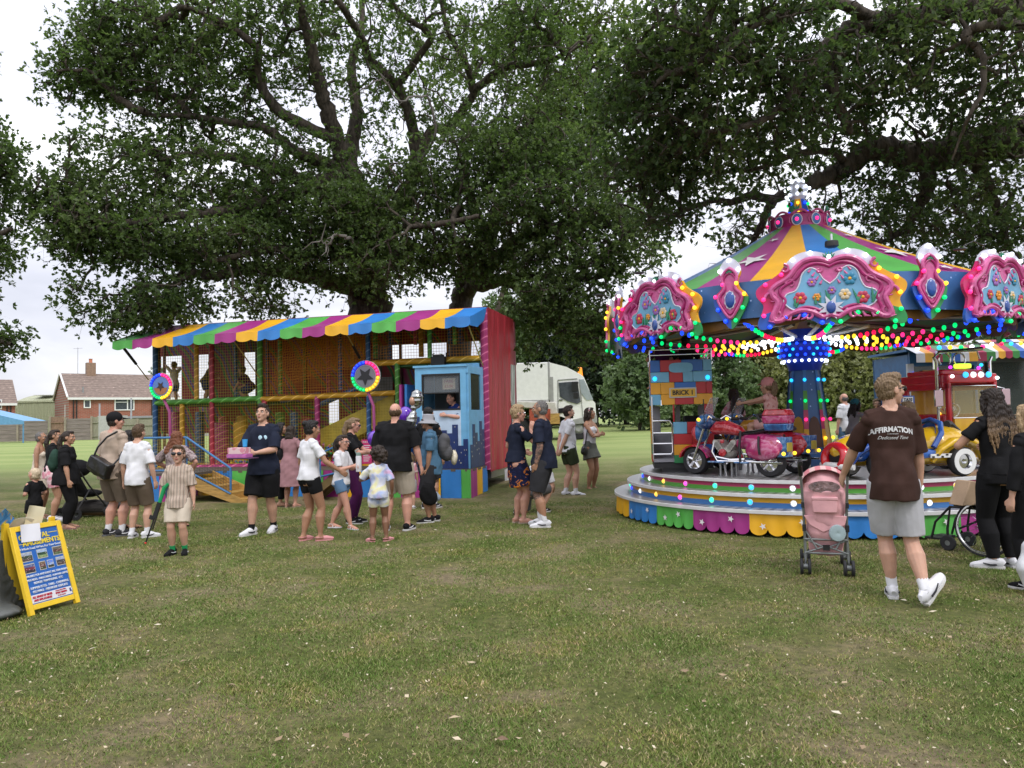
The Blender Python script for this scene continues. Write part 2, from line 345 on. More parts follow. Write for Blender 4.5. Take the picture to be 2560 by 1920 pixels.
def grow(limbs, C, seed, tip=.011, step=.45, wob=.10):
    """limbs: list of (points, r0, r1). Connect every cluster to the nearest limb by a bending branch."""
    r = np.random.default_rng(seed); pos = []; par = []; fixr = []; cnt = []
    for pts, r0, r1 in limbs:
        pp = spline(pts, 7, .02*r0/.3, seed); k = len(pp); st = None
        if pos:
            A = np.array(pos); dd = ((A-np.array(pp[0]))**2).sum(1); j = int(dd.argmin()); st = j if dd[j] < 2.2 else None
        for i, p in enumerate(pp):
            par.append(st if i == 0 and st is not None else (-1 if i == 0 else len(pos)-1)); pos.append(tuple(p)); fixr.append(r0+(r1-r0)*i/(k-1))
    nlimb = len(pos); cap = nlimb+len(C)*14; A = np.zeros((cap, 3)); A[:nlimb] = pos; n = nlimb
    par = par+[0]*(cap-nlimb); dpth = np.zeros(cap)
    d0 = np.array([((A[:nlimb]-c)**2).sum(1).min() for c in C]); order = np.argsort(d0)
    tips = []
    for ci in order:
        c = C[ci]; dd = np.sqrt(((A[:n]-c)**2).sum(1))+.10*dpth[:n]*.35; j = int(dd.argmin()); p = A[j]; ln = np.linalg.norm(c-p)
        k = int(min(12, max(2, ln/step))); mid = (p+c)/2+np.array([0, 0, .12*ln])+r.normal(size=3)*wob*ln; prev = j
        for t in range(1, k+1):
            u = t/k; q = (1-u)**2*p+2*u*(1-u)*mid+u*u*c+(r.normal(size=3)*.03*min(ln, 1.2) if t < k else 0); A[n] = q; par[n] = prev; dpth[n] = dpth[prev]+1; prev = n; n += 1
        tips.append(prev)
    w = np.zeros(n)
    for t in tips: w[t] += 1
    for i in range(n-1, nlimb-1, -1): w[par[i]] += w[i]
    R = tip*np.maximum(w, .6)**.47
    for i in range(nlimb): R[i] = max(fixr[i], 0)
    vs = []; fs = []
    m_ = MB(); i0 = 0
    for pts, r0, r1 in limbs:
        k = 7*(len(pts)-1)+1; q = A[i0:i0+k]; rs = [fixr[i0+i]*(1+.06*math.sin(i*1.7)+.04*math.sin(i*3.1)) for i in range(k)]
        if r0 > .35 and q[0][2] < 1.2: rs[0] *= 1.5; rs[1] *= 1.2
        m_.tube([tuple(x) for x in q], rs, 14 if r0 > .2 else 9); i0 += k
    vs = [np.array(v) for v in m_.v]; fs = [f for f in m_.f if len(f) == 4]
    for i in range(nlimb, n):
        j = par[i]
        if j < 0: continue
        p = A[j]; q = A[i]; rj = R[j] if (j >= nlimb or i < nlimb) else min(R[j], R[i]*1.5); 
        if j >= nlimb: rj = min(rj, R[i]*1.5)
        ri = R[i]; d = q-p; l = np.linalg.norm(d)
        if l < 1e-6: continue
        d /= l; a = np.cross(d, [0.13, .2, 1]); a /= np.linalg.norm(a)+1e-9; b = np.cross(d, a); m = 10 if ri > .12 else (6 if ri > .03 else 4)
        o = len(vs)
        for (pt, rr) in ((p-d*rj*.25, rj), (q+d*ri*.25, ri)):
            for k in range(m):
                an = 2*PI*k/m; rk = rr*(1+(.10*math.sin(3*an+i*.4) if m == 10 else 0)); vs.append(pt+a*math.cos(an)*rk+b*math.sin(an)*rk)
        for k in range(m): k2 = (k+1) % m; fs.append((o+k, o+k2, o+m+k2, o+m+k))
    return np.array(vs), np.array(fs)
def twigs(c_from, tw, rr):
    d = tw-c_from; l = np.linalg.norm(d, axis=1)[:, None]+1e-9; d = d/l; a = np.cross(d, np.array([.3, .2, 1.])); a /= np.linalg.norm(a, axis=1)[:, None]+1e-9
    n = len(tw); vs = np.empty((n, 4, 3)); vs[:, 0] = c_from-a*rr; vs[:, 1] = c_from+a*rr; vs[:, 2] = tw+a*rr*.6; vs[:, 3] = tw-a*rr*.6
    return vs.reshape(-1, 3)
def sample(blobs, seed):
    """blobs: (px,py,rx,ry,Y,rY,n) photographed outline given its own distance and depth"""
    r = np.random.default_rng(seed); out = []
    for (px, py, rx, ry, Y, rY, n) in blobs:
        c = np.array(P(px, py, Y)); k = 0
        while k < n:
            u = r.normal(size=3); u /= np.linalg.norm(u); u *= r.random()**.42
            out.append(c+np.array([u[0]*rx*Y/F, u[1]*rY, -u[2]*ry*Y/F])); k += 1
    return np.array(out)
def tree(name, label, cat, limbs, blobs, lm, per=84, spread=.5, lsz=.11, seed=1, tip=.011, group=None, base=None, flat=.7, tw=True, droop=.15):
    C = sample(blobs, seed); b = base or limbs[0][0][0]; root = empty(name, b, 0, label, cat, group)
    off = np.array(b)
    vs, fs = grow(limbs, C, seed, tip)
    o = npmesh('trunk', vs-off, fs, BARK, root, smooth=True)
    lv, tws = leaves(C, per, spread, lsz, seed+5, flat=flat, droop=droop)
    npmesh('crown', lv-off, np.arange(len(lv)).reshape(-1, 4), lm, root)
    if tw:
        k = len(tws)//len(C); cf = np.repeat(C, k, 0); t = twigs(cf, tws, .004)-off
        npmesh('twigs', t, np.arange(len(t)).reshape(-1, 4), BARK, root)
    return root
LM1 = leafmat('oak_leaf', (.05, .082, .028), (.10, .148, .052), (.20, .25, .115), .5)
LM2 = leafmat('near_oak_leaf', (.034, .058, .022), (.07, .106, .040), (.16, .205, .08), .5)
LM3 = leafmat('bright_leaf', (.07, .11, .03), (.12, .17, .05), (.20, .25, .09), .35)
Y1 = 21
def PP(*a): return [P(x, y, Y) for x, y, Y in a]
# --- the big oak behind the trailer, left trunk ---
b1 = P(925, 1062, Y1); b1.z = gz(b1.x, b1.y)-.2
oak1 = [([b1, P(925, 860, Y1), P(922, 770, Y1), P(915, 700, Y1), P(905, 620, 21), P(885, 520, 21), P(868, 430, 21)], .66, .33),
 (PP((868, 430, 21), (842, 350, 20.6), (812, 260, 20), (796, 198, 19.6), (770, 90, 19), (745, 0, 18.5), (730, -90, 18)), .27, .06),
 (PP((868, 430, 21), (882, 350, 21.4), (892, 270, 21.8), (878, 170, 22), (905, 60, 22), (900, -60, 22)), .24, .06),
 (PP((915, 725, 21), (868, 716, 20.6), (780, 692, 20), (700, 678, 19.3), (627, 671, 18.8), (540, 690, 18.3), (480, 684, 18), (420, 720, 17.6)), .28, .05),
 (PP((905, 650, 21), (850, 628, 20.2), (780, 628, 19.5), (690, 622, 18.8), (600, 640, 18), (520, 655, 17.5)), .2, .05),
 (PP((885, 520, 21), (800, 478, 20.5), (710, 430, 20), (620, 400, 19.3), (500, 385, 18.6), (400, 400, 18)), .22, .05),
 (PP((868, 430, 21), (790, 400, 20.5), (740, 380, 20), (660, 320, 19.5), (590, 310, 19), (470, 290, 18.5), (380, 290, 18)), .2, .05),
 (PP((842, 350, 20.6), (700, 280, 19.5), (645, 190, 19), (640, 120, 18.5), (560, 60, 18), (470, 20, 17.5)), .17, .05),
 (PP((860, 420, 21), (740, 480, 19.5), (600, 520, 18.4), (450, 540, 17.6), (300, 560, 17), (200, 540, 16.6)), .18, .05),
 (PP((905, 640, 21), (1000, 520, 21.5), (1040, 420, 21.8), (1075, 330, 22), (1125, 320, 22)), .20, .12),
 (PP((1125, 320, 22), (1160, 270, 21.8), (1183, 228, 21.5), (1160, 150, 21), (1120, 80, 20.6), (1100, -20, 20)), .16, .05),
 (PP((1183, 228, 21.5), (1260, 170, 21), (1330, 160, 20.5), (1400, 140, 20), (1480, 90, 19)), .13, .05),
 (PP((1040, 420, 21.8), (1030, 310, 21.5), (990, 217, 21), (925, 150, 20.5), (905, 100, 20), (850, 10, 19), (800, -60, 18.5)), .18, .07),
 (PP((990, 217, 21), (1040, 150, 20.5), (1075, 90, 20), (1010, 40, 19.5), (960, -20, 19)), .12, .05),
 (PP((915, 690, 21), (930, 600, 20), (1000, 570, 19), (1100, 560, 18.5), (1200, 540, 18)), .16, .05)]
bl1 = [  # px, py, rx, ry, Y, rY, n
 (260, 560, 130, 90, 17.5, 1.6, 110), (170, 480, 90, 75, 17.3, 1.2, 55), (110, 500, 45, 45, 17.2, .8, 16), (330, 430, 150, 110, 18, 2, 120), (200, 620, 85, 55, 17.2, 1.2, 40),
 (290, 160, 110, 100, 18.2, 1.8, 90), (230, 215, 90, 60, 18, 1.2, 40), (160, 170, 50, 38, 17.8, .8, 12), (150, 225, 40, 28, 17.8, .6, 8), (240, 60, 60, 90, 18, 1.2, 34),
 (430, 60, 180, 120, 18.5, 2.5, 140), (480, 240, 200, 130, 19, 2.5, 160), (640, 120, 170, 150, 19.5, 2.5, 120), (700, 20, 180, 100, 19, 2.5, 90),
 (420, 610, 160, 110, 18, 2, 130), (420, 750, 130, 45, 17.6, 1.4, 50), (350, 790, 90, 28, 17.2, .9, 26), (230, 735, 60, 22, 17, .7, 12), (205, 780, 26, 18, 17, .5, 5), (285, 815, 40, 16, 17, .6, 7), (400, 800, 50, 22, 17.2, .6, 12),
 (580, 480, 170, 110, 19, 2.2, 150), (560, 620, 150, 70, 18.4, 2, 100), (620, 760, 45, 30, 18, .8, 10), (510, 765, 28, 20, 18, .6, 5), (730, 560, 160, 90, 19.4, 2, 120), (760, 650, 110, 60, 19.3, 1.6, 50),
 (760, 420, 120, 110, 20, 2.3, 80), (700, 770, 60, 30, 18.6, .9, 14), (640, 700, 80, 35, 18.4, 1, 20),
 (880, 110, 170, 150, 20.5, 3, 62), (1020, 60, 160, 110, 20, 3, 56), (1190, 90, 170, 130, 20, 3, 60), (1000, 260, 160, 110, 21.5, 2.4, 44), (1180, 330, 120, 60, 21, 2, 30),
 (950, 520, 150, 120, 20, 2.4, 130), (1080, 480, 160, 100, 19.6, 2.2, 120), (1000, 640, 120, 70, 19.6, 1.8, 70), (1360, 150, 130, 120, 19.5, 2.4, 60), (1330, 40, 140, 70, 19, 2, 45), (840, 660, 100, 90, 19, 1.2, 55), (860, 540, 110, 80, 18.8, 1.2, 75), (910, 600, 80, 60, 18.6, 1.0, 40), (1180, 640, 70, 60, 19, 1.0, 34),
 (960, 680, 90, 60, 18.5, 1.2, 34)]
tree('oak_tree', 'broad old oak with dark spreading crown and thick trunk behind the striped play trailer', 'tree', oak1, bl1, LM1, per=70, spread=.62, lsz=.098, seed=11)
# --- second trunk, leaning right ---
b2 = P(1150, 1050, 22); b2.z = gz(b2.x, b2.y)-.2
oak2 = [([b2, P(1150, 850, 22), P(1153, 760, 22), P(1168, 690, 22), P(1212, 602, 21.5), P(1248, 521, 21), P(1290, 440, 20.5), P(1330, 350, 20)], .42, .08),
 (PP((1168, 700, 22), (1200, 712, 21.5), (1252, 700, 21), (1300, 716, 20.5), (1345, 745, 20), (1386, 812, 19.5), (1430, 860, 19), (1470, 905, 18.5)), .24, .04),
 (PP((1160, 740, 22), (1240, 650, 21), (1300, 600, 20), (1397, 570, 19), (1500, 560, 18), (1580, 590, 17.4)), .22, .05),
 (PP((1252, 700, 21), (1340, 690, 19.8), (1430, 700, 18.6), (1520, 690, 17.8)), .13, .04),
 (PP((1212, 602, 21.5), (1180, 500, 21), (1150, 420, 20.5)), .18, .06), (PP((1345, 745, 20), (1400, 750, 19.4), (1480, 800, 18.6), (1520, 850, 18)), .07, .03)]
bl2 = [(1200, 420, 140, 90, 20, 2.4, 110), (1330, 420, 140, 110, 19.5, 2.4, 120), (1280, 560, 140, 90, 19, 2, 110), (1430, 520, 130, 100, 18.4, 2, 110), (1540, 560, 110, 80, 17.6, 1.6, 70), (1420, 650, 120, 60, 18.4, 1.6, 60), (1530, 660, 80, 40, 17.6, 1.2, 28), (1610, 630, 55, 30, 17.2, .9, 14),
 (1100, 640, 90, 70, 20, 1.8, 50), (1300, 680, 90, 50, 19.5, 1.4, 30), (1400, 760, 70, 50, 18.8, 1.2, 30), (1470, 830, 60, 50, 18.4, 1.1, 22), (1210, 650, 70, 50, 19.5, 1.2, 24), (1350, 800, 50, 40, 19, 1, 10), (1330, 860, 40, 45, 19, 1, 9), (1440, 730, 80, 40, 18.2, 1, 20), (1340, 760, 90, 60, 18.6, 1.4, 34), (1430, 800, 90, 60, 18.4, 1.4, 32), (1510, 770, 60, 60, 18, 1.2, 20), (1560, 850, 45, 45, 18, 1, 12), (1480, 880, 70, 25, 18, .9, 10), (1340, 300, 120, 70, 20, 2, 46), (1460, 400, 80, 90, 18.5, 1.4, 44)]
tree('oak_tree', 'second oak with trunk leaning right behind the red end of the trailer', 'tree', oak2, bl2, LM1, per=70, spread=.62, lsz=.098, seed=23)
# --- slim paler tree seen between the oaks ---
b3 = P(1378, 1046, 30); b3.z = gz(b3.x, b3.y)-.1
tree('young_tree', 'slim paler tree with thin upright stem seen high between the oaks', 'tree',
 [([P(1215, 1046, 30), P(1225, 850, 30), P(1300, 600, 30), P(1372, 400, 30), P(1374, 280, 30), P(1372, 150, 30), P(1380, 20, 30), P(1385, -80, 30)], .13, .04), (PP((1378, 330, 30), (1420, 260, 30), (1470, 200, 30)), .08, .03), (PP((1376, 300, 30), (1330, 230, 30), (1300, 150, 30)), .08, .03)],
 [(1340, 300, 120, 130, 30, 3, 75), (1420, 230, 130, 170, 30, 3, 95), (1480, 330, 120, 120, 30, 3, 70), (1250, 150, 110, 120, 30, 3, 45), (1400, 40, 150, 90, 30, 3, 60), (1530, 120, 110, 120, 29, 3, 60), (1120, 180, 110, 130, 31, 3, 38)], LM3, per=80, spread=.8, lsz=.15, seed=31, tip=.014)
# --- right hand oak spreading over the roundabout; its trunk stands just outside the picture ---
tb = V((15.2, 11.6, 0)); tb.z = -.1
oak3 = [([tb, V((15.1, 11.6, 2.5)), V((14.6, 11.6, 4.6)), P(3250, 120, 11.8), P(3100, -160, 12)], .62, .4),
 ([V((14.6, 11.6, 4.8)), P(2850, 300, 12), P(2640, 322, 12.2), P(2560, 338, 12.3), P(2490, 350, 12.4), P(2417, 371, 12.5), P(2312, 396, 12.6), P(2258, 388, 12.6), P(2206, 369, 12.6), P(2160, 376, 12.6), P(2122, 415, 12.6), P(2059, 447, 12.6), P(1991, 473, 12.6)], .40, .11),
 (PP((1991, 473, 12.6), (1936, 500, 12.6), (1906, 556, 12.7), (1881, 608, 12.8), (1850, 670, 13)), .10, .03),
 (PP((1936, 500, 12.6), (1877, 490, 12.4), (1830, 505, 12.3), (1784, 502, 12.2), (1700, 530, 12), (1640, 560, 12)), .08, .025),
 (PP((2122, 415, 12.6), (2080, 380, 12.3), (1990, 385, 12), (1900, 420, 11.8), (1800, 430, 11.5)), .07, .025),
 ([V((14.6, 11.6, 4.9)), P(2900, 120, 11.6), P(2700, 60, 11.2), P(2560, 20, 11), P(2375, 13, 11), P(2290, 50, 11), P(2200, 58, 11), P(2122, 76, 11), P(2090, 150, 11), P(2078, 230, 11), P(2110, 290, 11.2), P(2125, 330, 11.3)], .30, .05),
 (PP((2122, 76, 11), (2080, 96, 10.8), (2040, 150, 10.6), (1995, 210, 10.4), (1940, 280, 10.4), (1850, 320, 10.3), (1750, 330, 10.3)), .10, .03),
 (PP((2200, 58, 11), (2100, 10, 10.6), (1980, 30, 10.2), (1850, 80, 9.8), (1740, 160, 9.7)), .1, .03),
 ([P(2700, 60, 11.2), P(2600, 60, 10.6), P(2480, 62, 10), P(2425, 76, 10), P(2413, 95, 10), P(2440, 118, 10), P(2458, 150, 10), P(2455, 228, 10), P(2425, 285, 10), P(2405, 330, 10.2), P(2380, 400, 10.4)], .09, .012),
 (PP((2312, 396, 12.6), (2320, 470, 12.6), (2270, 560, 12.8), (2220, 600, 13)), .14, .04),
 (PP((2417, 371, 12.5), (2470, 460, 12.8), (2500, 540, 13), (2520, 620, 13.2)), .12, .04)]
bl3 = [(1760, 40, 120, 90, 10, 1.5, 90), (1640, 130, 110, 130, 10.4, 1.5, 90), (1780, 190, 140, 110, 10.2, 1.5, 110), (1640, 330, 130, 120, 11, 1.5, 115), (1760, 390, 130, 90, 11, 1.5, 80), (1600, 430, 120, 80, 11.6, 1.4, 80), (1700, 500, 110, 60, 11.8, 1.2, 46), (1640, 560, 70, 40, 12, 1, 16), (1560, 230, 90, 100, 11, 1.3, 50),
 (1930, 60, 130, 110, 10.2, 1.6, 90), (1960, 220, 140, 90, 10.6, 1.6, 80), (1950, 330, 130, 90, 11.4, 1.6, 66), (1880, 440, 110, 50, 12, 1.2, 26), (1860, 590, 70, 60, 13, 1, 20), (1880, 520, 60, 40, 12.8, .9, 8),
 (2120, 120, 140, 110, 11, 1.6, 74), (2140, 250, 140, 90, 11.4, 1.6, 66), (2090, 380, 120, 50, 12.4, 1.2, 26), (2300, 60, 140, 90, 10.8, 1.6, 66), (2330, 220, 140, 110, 11.4, 1.8, 80), (2470, 110, 110, 120, 10.6, 1.6, 60), (2500, 260, 100, 90, 11.2, 1.6, 50), (2400, 330, 130, 60, 12, 1.4, 34),
 (2180, 480, 120, 60, 12.8, 1.4, 50), (2330, 500, 120, 80, 12.8, 1.6, 60), (2470, 470, 110, 80, 12.8, 1.6, 56), (2280, 590, 130, 60, 13.2, 1.6, 50), (2440, 600, 130, 60, 13.2, 1.6, 56), (2540, 540, 60, 90, 13, 1.4, 30), (2480, 680, 120, 50, 14.5, 1.4, 36), (2330, 660, 110, 35, 14.5, 1.2, 24), (2180, 560, 90, 60, 13.2, 1.4, 30), (2520, 380, 70, 40, 12.4, 1, 16), (2210, 160, 90, 90, 11.4, 1.5, 30), (2050, 520, 50, 30, 13, .9, 7)]
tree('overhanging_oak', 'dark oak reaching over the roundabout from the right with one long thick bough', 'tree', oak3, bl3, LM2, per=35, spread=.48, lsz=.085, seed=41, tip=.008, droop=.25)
# --- oak at the left edge ---
tb = V((-16.5, 17.5, -.1))
oak4 = [([tb, V((-16.3, 17.4, 3)), V((-16.2, 17.3, 6)), V((-15.8, 17.3, 9))], .45, .25), ([V((-16.2, 17.3, 5)), P(-120, 470, 17), P(-20, 440, 16.8), P(40, 430, 16.6)], .14, .04), ([V((-16.3, 17.4, 3.2)), P(-120, 840, 16.6), P(-30, 850, 16.4), P(30, 860, 16.2)], .12, .04), ([V((-16.2, 17.3, 4)), P(-100, 620, 16.6), P(-10, 590, 16.4), P(30, 570, 16.4)], .12, .04), ([V((-15.8, 17.3, 8.5)), P(-120, 280, 17), P(-20, 290, 17)], .1, .04)]
bl4 = [(-78, 310, 60, 60, 17, 1.2, 26), (-68, 420, 100, 90, 16.8, 1.4, 74), (-78, 540, 100, 80, 16.6, 1.4, 60), (-78, 650, 90, 60, 16.6, 1.2, 40), (-8, 655, 40, 28, 16.4, .6, 8), (-88, 740, 60, 60, 16.6, 1, 16), (-73, 850, 85, 58, 16.4, 1, 36), (-8, 840, 42, 26, 16.2, .6, 9), (2, 400, 40, 40, 16.6, .7, 10), (-168, 300, 120, 200, 17.4, 2, 60), (-198, 600, 100, 180, 17, 2, 60), (-118, 120, 60, 70, 17.4, 1, 14)]
tree('oak_tree', 'oak entering the picture at the far left edge, leaves hanging over the pale sky', 'tree', oak4, bl4, LM1, per=77, spread=.52, lsz=.098, seed=53)
# ---- background tree line ----
def far_tree(label, px, Y, topy, rx, basey=None, lm=None, seed=0, n=60, per=70, lsz=.22, spread=1.1, kind='leafy_tree', cat='tree', low=.25, shape='round'):
    b = P(px, 1040, Y); b.z = gz(b.x, b.y)-.1; top = P(px, topy, Y).z; H = top-b.z; r = rx*Y/F; rr = np.random.default_rng(seed); C = []
    for k in range(n):
        a = rr.random()*2*PI
        if shape == 'cone': h = low+(1-low)*rr.random()**1.15; q = r*(1-(h-low)/(1-low))**.8*(.35+.65*rr.random())+.2
        else: h = low+(.97-low)*rr.random(); s = math.sin(PI*min(1, max(.12, (h-low*.6)/(1.02-low*.6)))**.8); q = r*s*(.25+.75*rr.random()**.5)*(1+.2*math.sin(3*a+seed))
        C.append((b.x+math.cos(a)*q, b.y+math.sin(a)*q*.7, b.z+h*H))
    C = np.array(C); top = V((b.x+.1*r, b.y, b.z+H*.85)); root = empty(kind, b, 0, label, cat, 'trees along the far edge of the field'); off = np.array(b)
    vs, fs = grow([([b, b+V((0, 0, H*.3)), b+V((.05*r, 0, H*.6)), top], max(.12, H*.028), .05)], C, seed, .018, step=1.0)
    npmesh('trunk', vs-off, fs, BARK, root, smooth=True)
    lv, _ = leaves(C, per, spread, lsz, seed+3, ros=7, flat=.75); npmesh('crown', lv-off, np.arange(len(lv)).reshape(-1, 4), lm, root)
    return root
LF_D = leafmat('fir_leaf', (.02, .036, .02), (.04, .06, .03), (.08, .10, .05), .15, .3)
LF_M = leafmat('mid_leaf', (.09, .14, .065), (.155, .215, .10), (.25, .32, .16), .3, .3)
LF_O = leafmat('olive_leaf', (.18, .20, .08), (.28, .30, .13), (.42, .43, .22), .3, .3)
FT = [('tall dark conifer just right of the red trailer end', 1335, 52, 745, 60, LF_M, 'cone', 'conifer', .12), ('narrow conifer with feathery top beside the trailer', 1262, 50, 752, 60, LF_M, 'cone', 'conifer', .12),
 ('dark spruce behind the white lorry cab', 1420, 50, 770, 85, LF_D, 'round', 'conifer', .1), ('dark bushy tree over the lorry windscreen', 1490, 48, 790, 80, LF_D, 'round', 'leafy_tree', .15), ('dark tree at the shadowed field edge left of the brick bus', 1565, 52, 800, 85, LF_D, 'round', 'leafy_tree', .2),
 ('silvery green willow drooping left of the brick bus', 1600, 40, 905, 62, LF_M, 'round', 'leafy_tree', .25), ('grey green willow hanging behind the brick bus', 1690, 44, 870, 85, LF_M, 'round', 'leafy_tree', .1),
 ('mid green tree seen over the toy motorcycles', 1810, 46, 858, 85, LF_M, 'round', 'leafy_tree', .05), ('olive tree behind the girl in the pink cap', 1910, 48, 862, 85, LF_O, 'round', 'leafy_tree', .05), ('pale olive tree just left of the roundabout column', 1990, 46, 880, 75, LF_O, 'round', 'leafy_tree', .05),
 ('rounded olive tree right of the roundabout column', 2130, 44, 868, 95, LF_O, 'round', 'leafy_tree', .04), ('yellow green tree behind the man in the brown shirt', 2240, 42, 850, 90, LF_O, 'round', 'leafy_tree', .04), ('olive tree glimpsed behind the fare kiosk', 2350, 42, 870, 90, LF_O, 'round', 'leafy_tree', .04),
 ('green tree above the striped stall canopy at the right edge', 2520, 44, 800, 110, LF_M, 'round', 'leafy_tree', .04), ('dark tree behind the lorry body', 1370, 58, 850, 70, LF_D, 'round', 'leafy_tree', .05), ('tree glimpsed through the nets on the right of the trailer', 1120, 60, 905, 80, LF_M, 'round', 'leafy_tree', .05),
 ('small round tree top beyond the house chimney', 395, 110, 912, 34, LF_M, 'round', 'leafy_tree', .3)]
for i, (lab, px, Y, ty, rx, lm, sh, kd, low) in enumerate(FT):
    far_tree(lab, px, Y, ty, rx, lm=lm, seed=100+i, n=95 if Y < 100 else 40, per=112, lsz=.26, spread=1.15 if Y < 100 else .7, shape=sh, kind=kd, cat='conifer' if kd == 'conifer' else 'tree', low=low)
# hedge filling the foot of the tree line: one long thicket
C = []
rr = np.random.default_rng(9)
for k in range(420):
    px = 1250+rr.random()*1500; Y = 52+rr.random()*3-(px-1250)*.004; b = P(px, 1040, Y); C.append((b.x, Y, gz(b.x, Y)+.2+rr.random()*(2.6 if px < 1600 else 3.6)))
lv, _ = leaves(np.array(C), 84, 1.15, .24, 77, flat=.8)
tag(npmesh('thicket', lv, np.arange(len(lv)).reshape(-1, 4), LF_D), 'dark thicket of undergrowth along the foot of the far trees', 'undergrowth', kind='stuff')
# dead branches
def dead(label, pts, r, sub, seed):
    m = MB(); s = spline(pts, 6, .03, seed); b = V(s[0]); rs = random.Random(seed); k = len(s)
    m.tube([p-b for p in s], [r*(1-.75*i/(k-1)) for i in range(k)], 6)
    for q in range(sub):
        i = rs.randrange(2, k-1); p = s[i]; d = (s[i]-s[i-1]).normalized()+V((rs.uniform(-1, 1), rs.uniform(-.6, .6), rs.uniform(-.9, .7))); l = rs.uniform(.15, .45); e = [p-b, p+d*l*.5-b, p+d*l+V((rs.uniform(-.2, .2), 0, rs.uniform(-.25, .1)))-b]
        m.tube(e, [r*.4, r*.25, r*.1], 5)
    return m.build('bare_branch', DEADB, loc=b, label=label, cat='branch')
dead('bare twisted dead branch hanging in the sky gap left of the roundabout roof', PP((1884, 600, 12.8), (1860, 630, 12.7), (1830, 640, 12.6), (1800, 660, 12.6), (1775, 690, 12.5)), .014, 5, 3)
dead('pale crooked dead twig against the sky just above the roundabout roof edge', PP((1890, 590, 12.75), (1865, 590, 12.7), (1835, 568, 12.7), (1822, 595, 12.7), (1805, 604, 12.6)), .013, 4, 4)
dead('long grey dead bough curling through the middle of the big oak', PP((1040, 420, 19.5), (1090, 330, 18.5), (1060, 240, 18), (1000, 250, 17.6), (950, 200, 17.3), (900, 230, 17.2)), .04, 9, 5)
dead('grey leafless bough low in the big oak crown', PP((905, 640, 19), (880, 600, 18), (840, 590, 17.6), (820, 615, 17.5), (800, 600, 17.4)), .05, 7, 6)
# ================= people =================
def skinmat(k, c):
    m = mat('skin_'+k, c, .5, var=.10, scale=9, spec=.4, bump=.08, bscale=60); nodes_of(m)[2].inputs['Subsurface Weight'].default_value = .12; nodes_of(m)[2].inputs['Subsurface Radius'].default_value = (.02, .008, .004); return m
SK = {'fair': skinmat('fair', (.52, .30, .21)), 'pink': skinmat('pink', (.55, .29, .21)), 'tan': skinmat('tan', (.36, .19, .115)), 'brown': skinmat('brown', (.22, .11, .065)), 'mid': skinmat('mid', (.42, .23, .145))}
def hairmat(k, c, c2):
    m = mat('hair_'+k, c, .55, var=0, spec=.4); N, L, b = nodes_of(m); tc = N.new('ShaderNodeTexCoord'); mp = N.new('ShaderNodeMapping'); mp.inputs['Scale'].default_value = (1, 1, .12); L.new(tc.outputs['Object'], mp.inputs[0])
    n = N.new('ShaderNodeTexNoise'); n.inputs['Scale'].default_value = 90; n.inputs['Detail'].default_value = 4; L.new(mp.outputs[0], n.inputs['Vector']); r = ramp(N, [(.3, c), (.7, c2)]); L.new(n.outputs[0], r.inputs[0]); L.new(r.outputs[0], b.inputs['Base Color'])
    bp = N.new('ShaderNodeBump'); bp.inputs['Strength'].default_value = .9; bp.inputs['Distance'].default_value = .01; L.new(n.outputs[0], bp.inputs['Height']); L.new(bp.outputs[0], b.inputs['Normal']); return m
HR = {'black': hairmat('black', (.006, .005, .005), (.02, .016, .014)), 'dark': hairmat('dark', (.014, .009, .006), (.045, .028, .018)), 'brown': hairmat('brown', (.05, .028, .014), (.12, .07, .035)), 'auburn': hairmat('auburn', (.11, .035, .015), (.24, .09, .04)), 'blond': hairmat('blond', (.22, .14, .07), (.48, .35, .2)), 'sandy': hairmat('sandy', (.12, .075, .04), (.25, .17, .095)), 'grey': hairmat('grey', (.08, .075, .07), (.2, .19, .18)), 'pale': hairmat('pale', (.45, .35, .22), (.7, .58, .42))}
def hair_tips():
    m = hairmat('tipped', (.012, .008, .006), (.03, .018, .012)); N, L, b = nodes_of(m); tc = N.new('ShaderNodeTexCoord'); s = N.new('ShaderNodeSeparateXYZ'); L.new(tc.outputs['Object'], s.inputs[0])
    mr = N.new('ShaderNodeMapRange'); mr.inputs['From Min'].default_value = 1.48; mr.inputs['From Max'].default_value = 1.12; L.new(s.outputs['Z'], mr.inputs['Value'])
    n = [q for q in N if q.type == 'TEX_NOISE'][0]; r2 = ramp(N, [(.3, (.10, .055, .03)), (.6, (.42, .27, .14))]); L.new(n.outputs[0], r2.inputs[0])
    r1 = [q for q in N if q.type == 'VALTORGB' and q != r2][0]; mx = N.new('ShaderNodeMix'); mx.data_type = 'RGBA'; L.new(mr.outputs[0], mx.inputs[0]); L.new(r1.outputs[0], mx.inputs[6]); L.new(r2.outputs[0], mx.inputs[7]); L.new(mx.outputs[2], b.inputs['Base Color']); return m
HR['tipped'] = hair_tips()
def cloth(k, c, var=.12, rough=.85, bump=.35): return mat('cloth_'+k, c, rough, var=var, scale=5, bump=bump, bscale=9, spec=.2)
CL = {k: cloth(k, c) for k, c in dict(navy=(.012, .016, .032), black=(.008, .008, .009), white=(.66, .66, .68), tan=(.42, .33, .26), khaki=(.115, .085, .06), olive=(.03, .04, .018), grey=(.12, .12, .125), stone=(.42, .36, .29), blue=(.07, .155, .245), brown=(.042, .020, .015), lgrey=(.42, .42, .44), mauve=(.28, .15, .16), purple=(.06, .008, .06), denim=(.11, .20, .33), pink=(.62, .28, .29), charcoal=(.03, .03, .034), skort=(.10, .105, .09), teal=(.03, .16, .19), cream=(.6, .52, .42), mint=(.3, .45, .38), green=(.02, .30, .10), darkblue=(.02, .04, .14), greenbag=(.02, .05, .035), royal=(.012, .03, .14), silver=(.3, .3, .32), taupe=(.13, .10, .075)).items()}
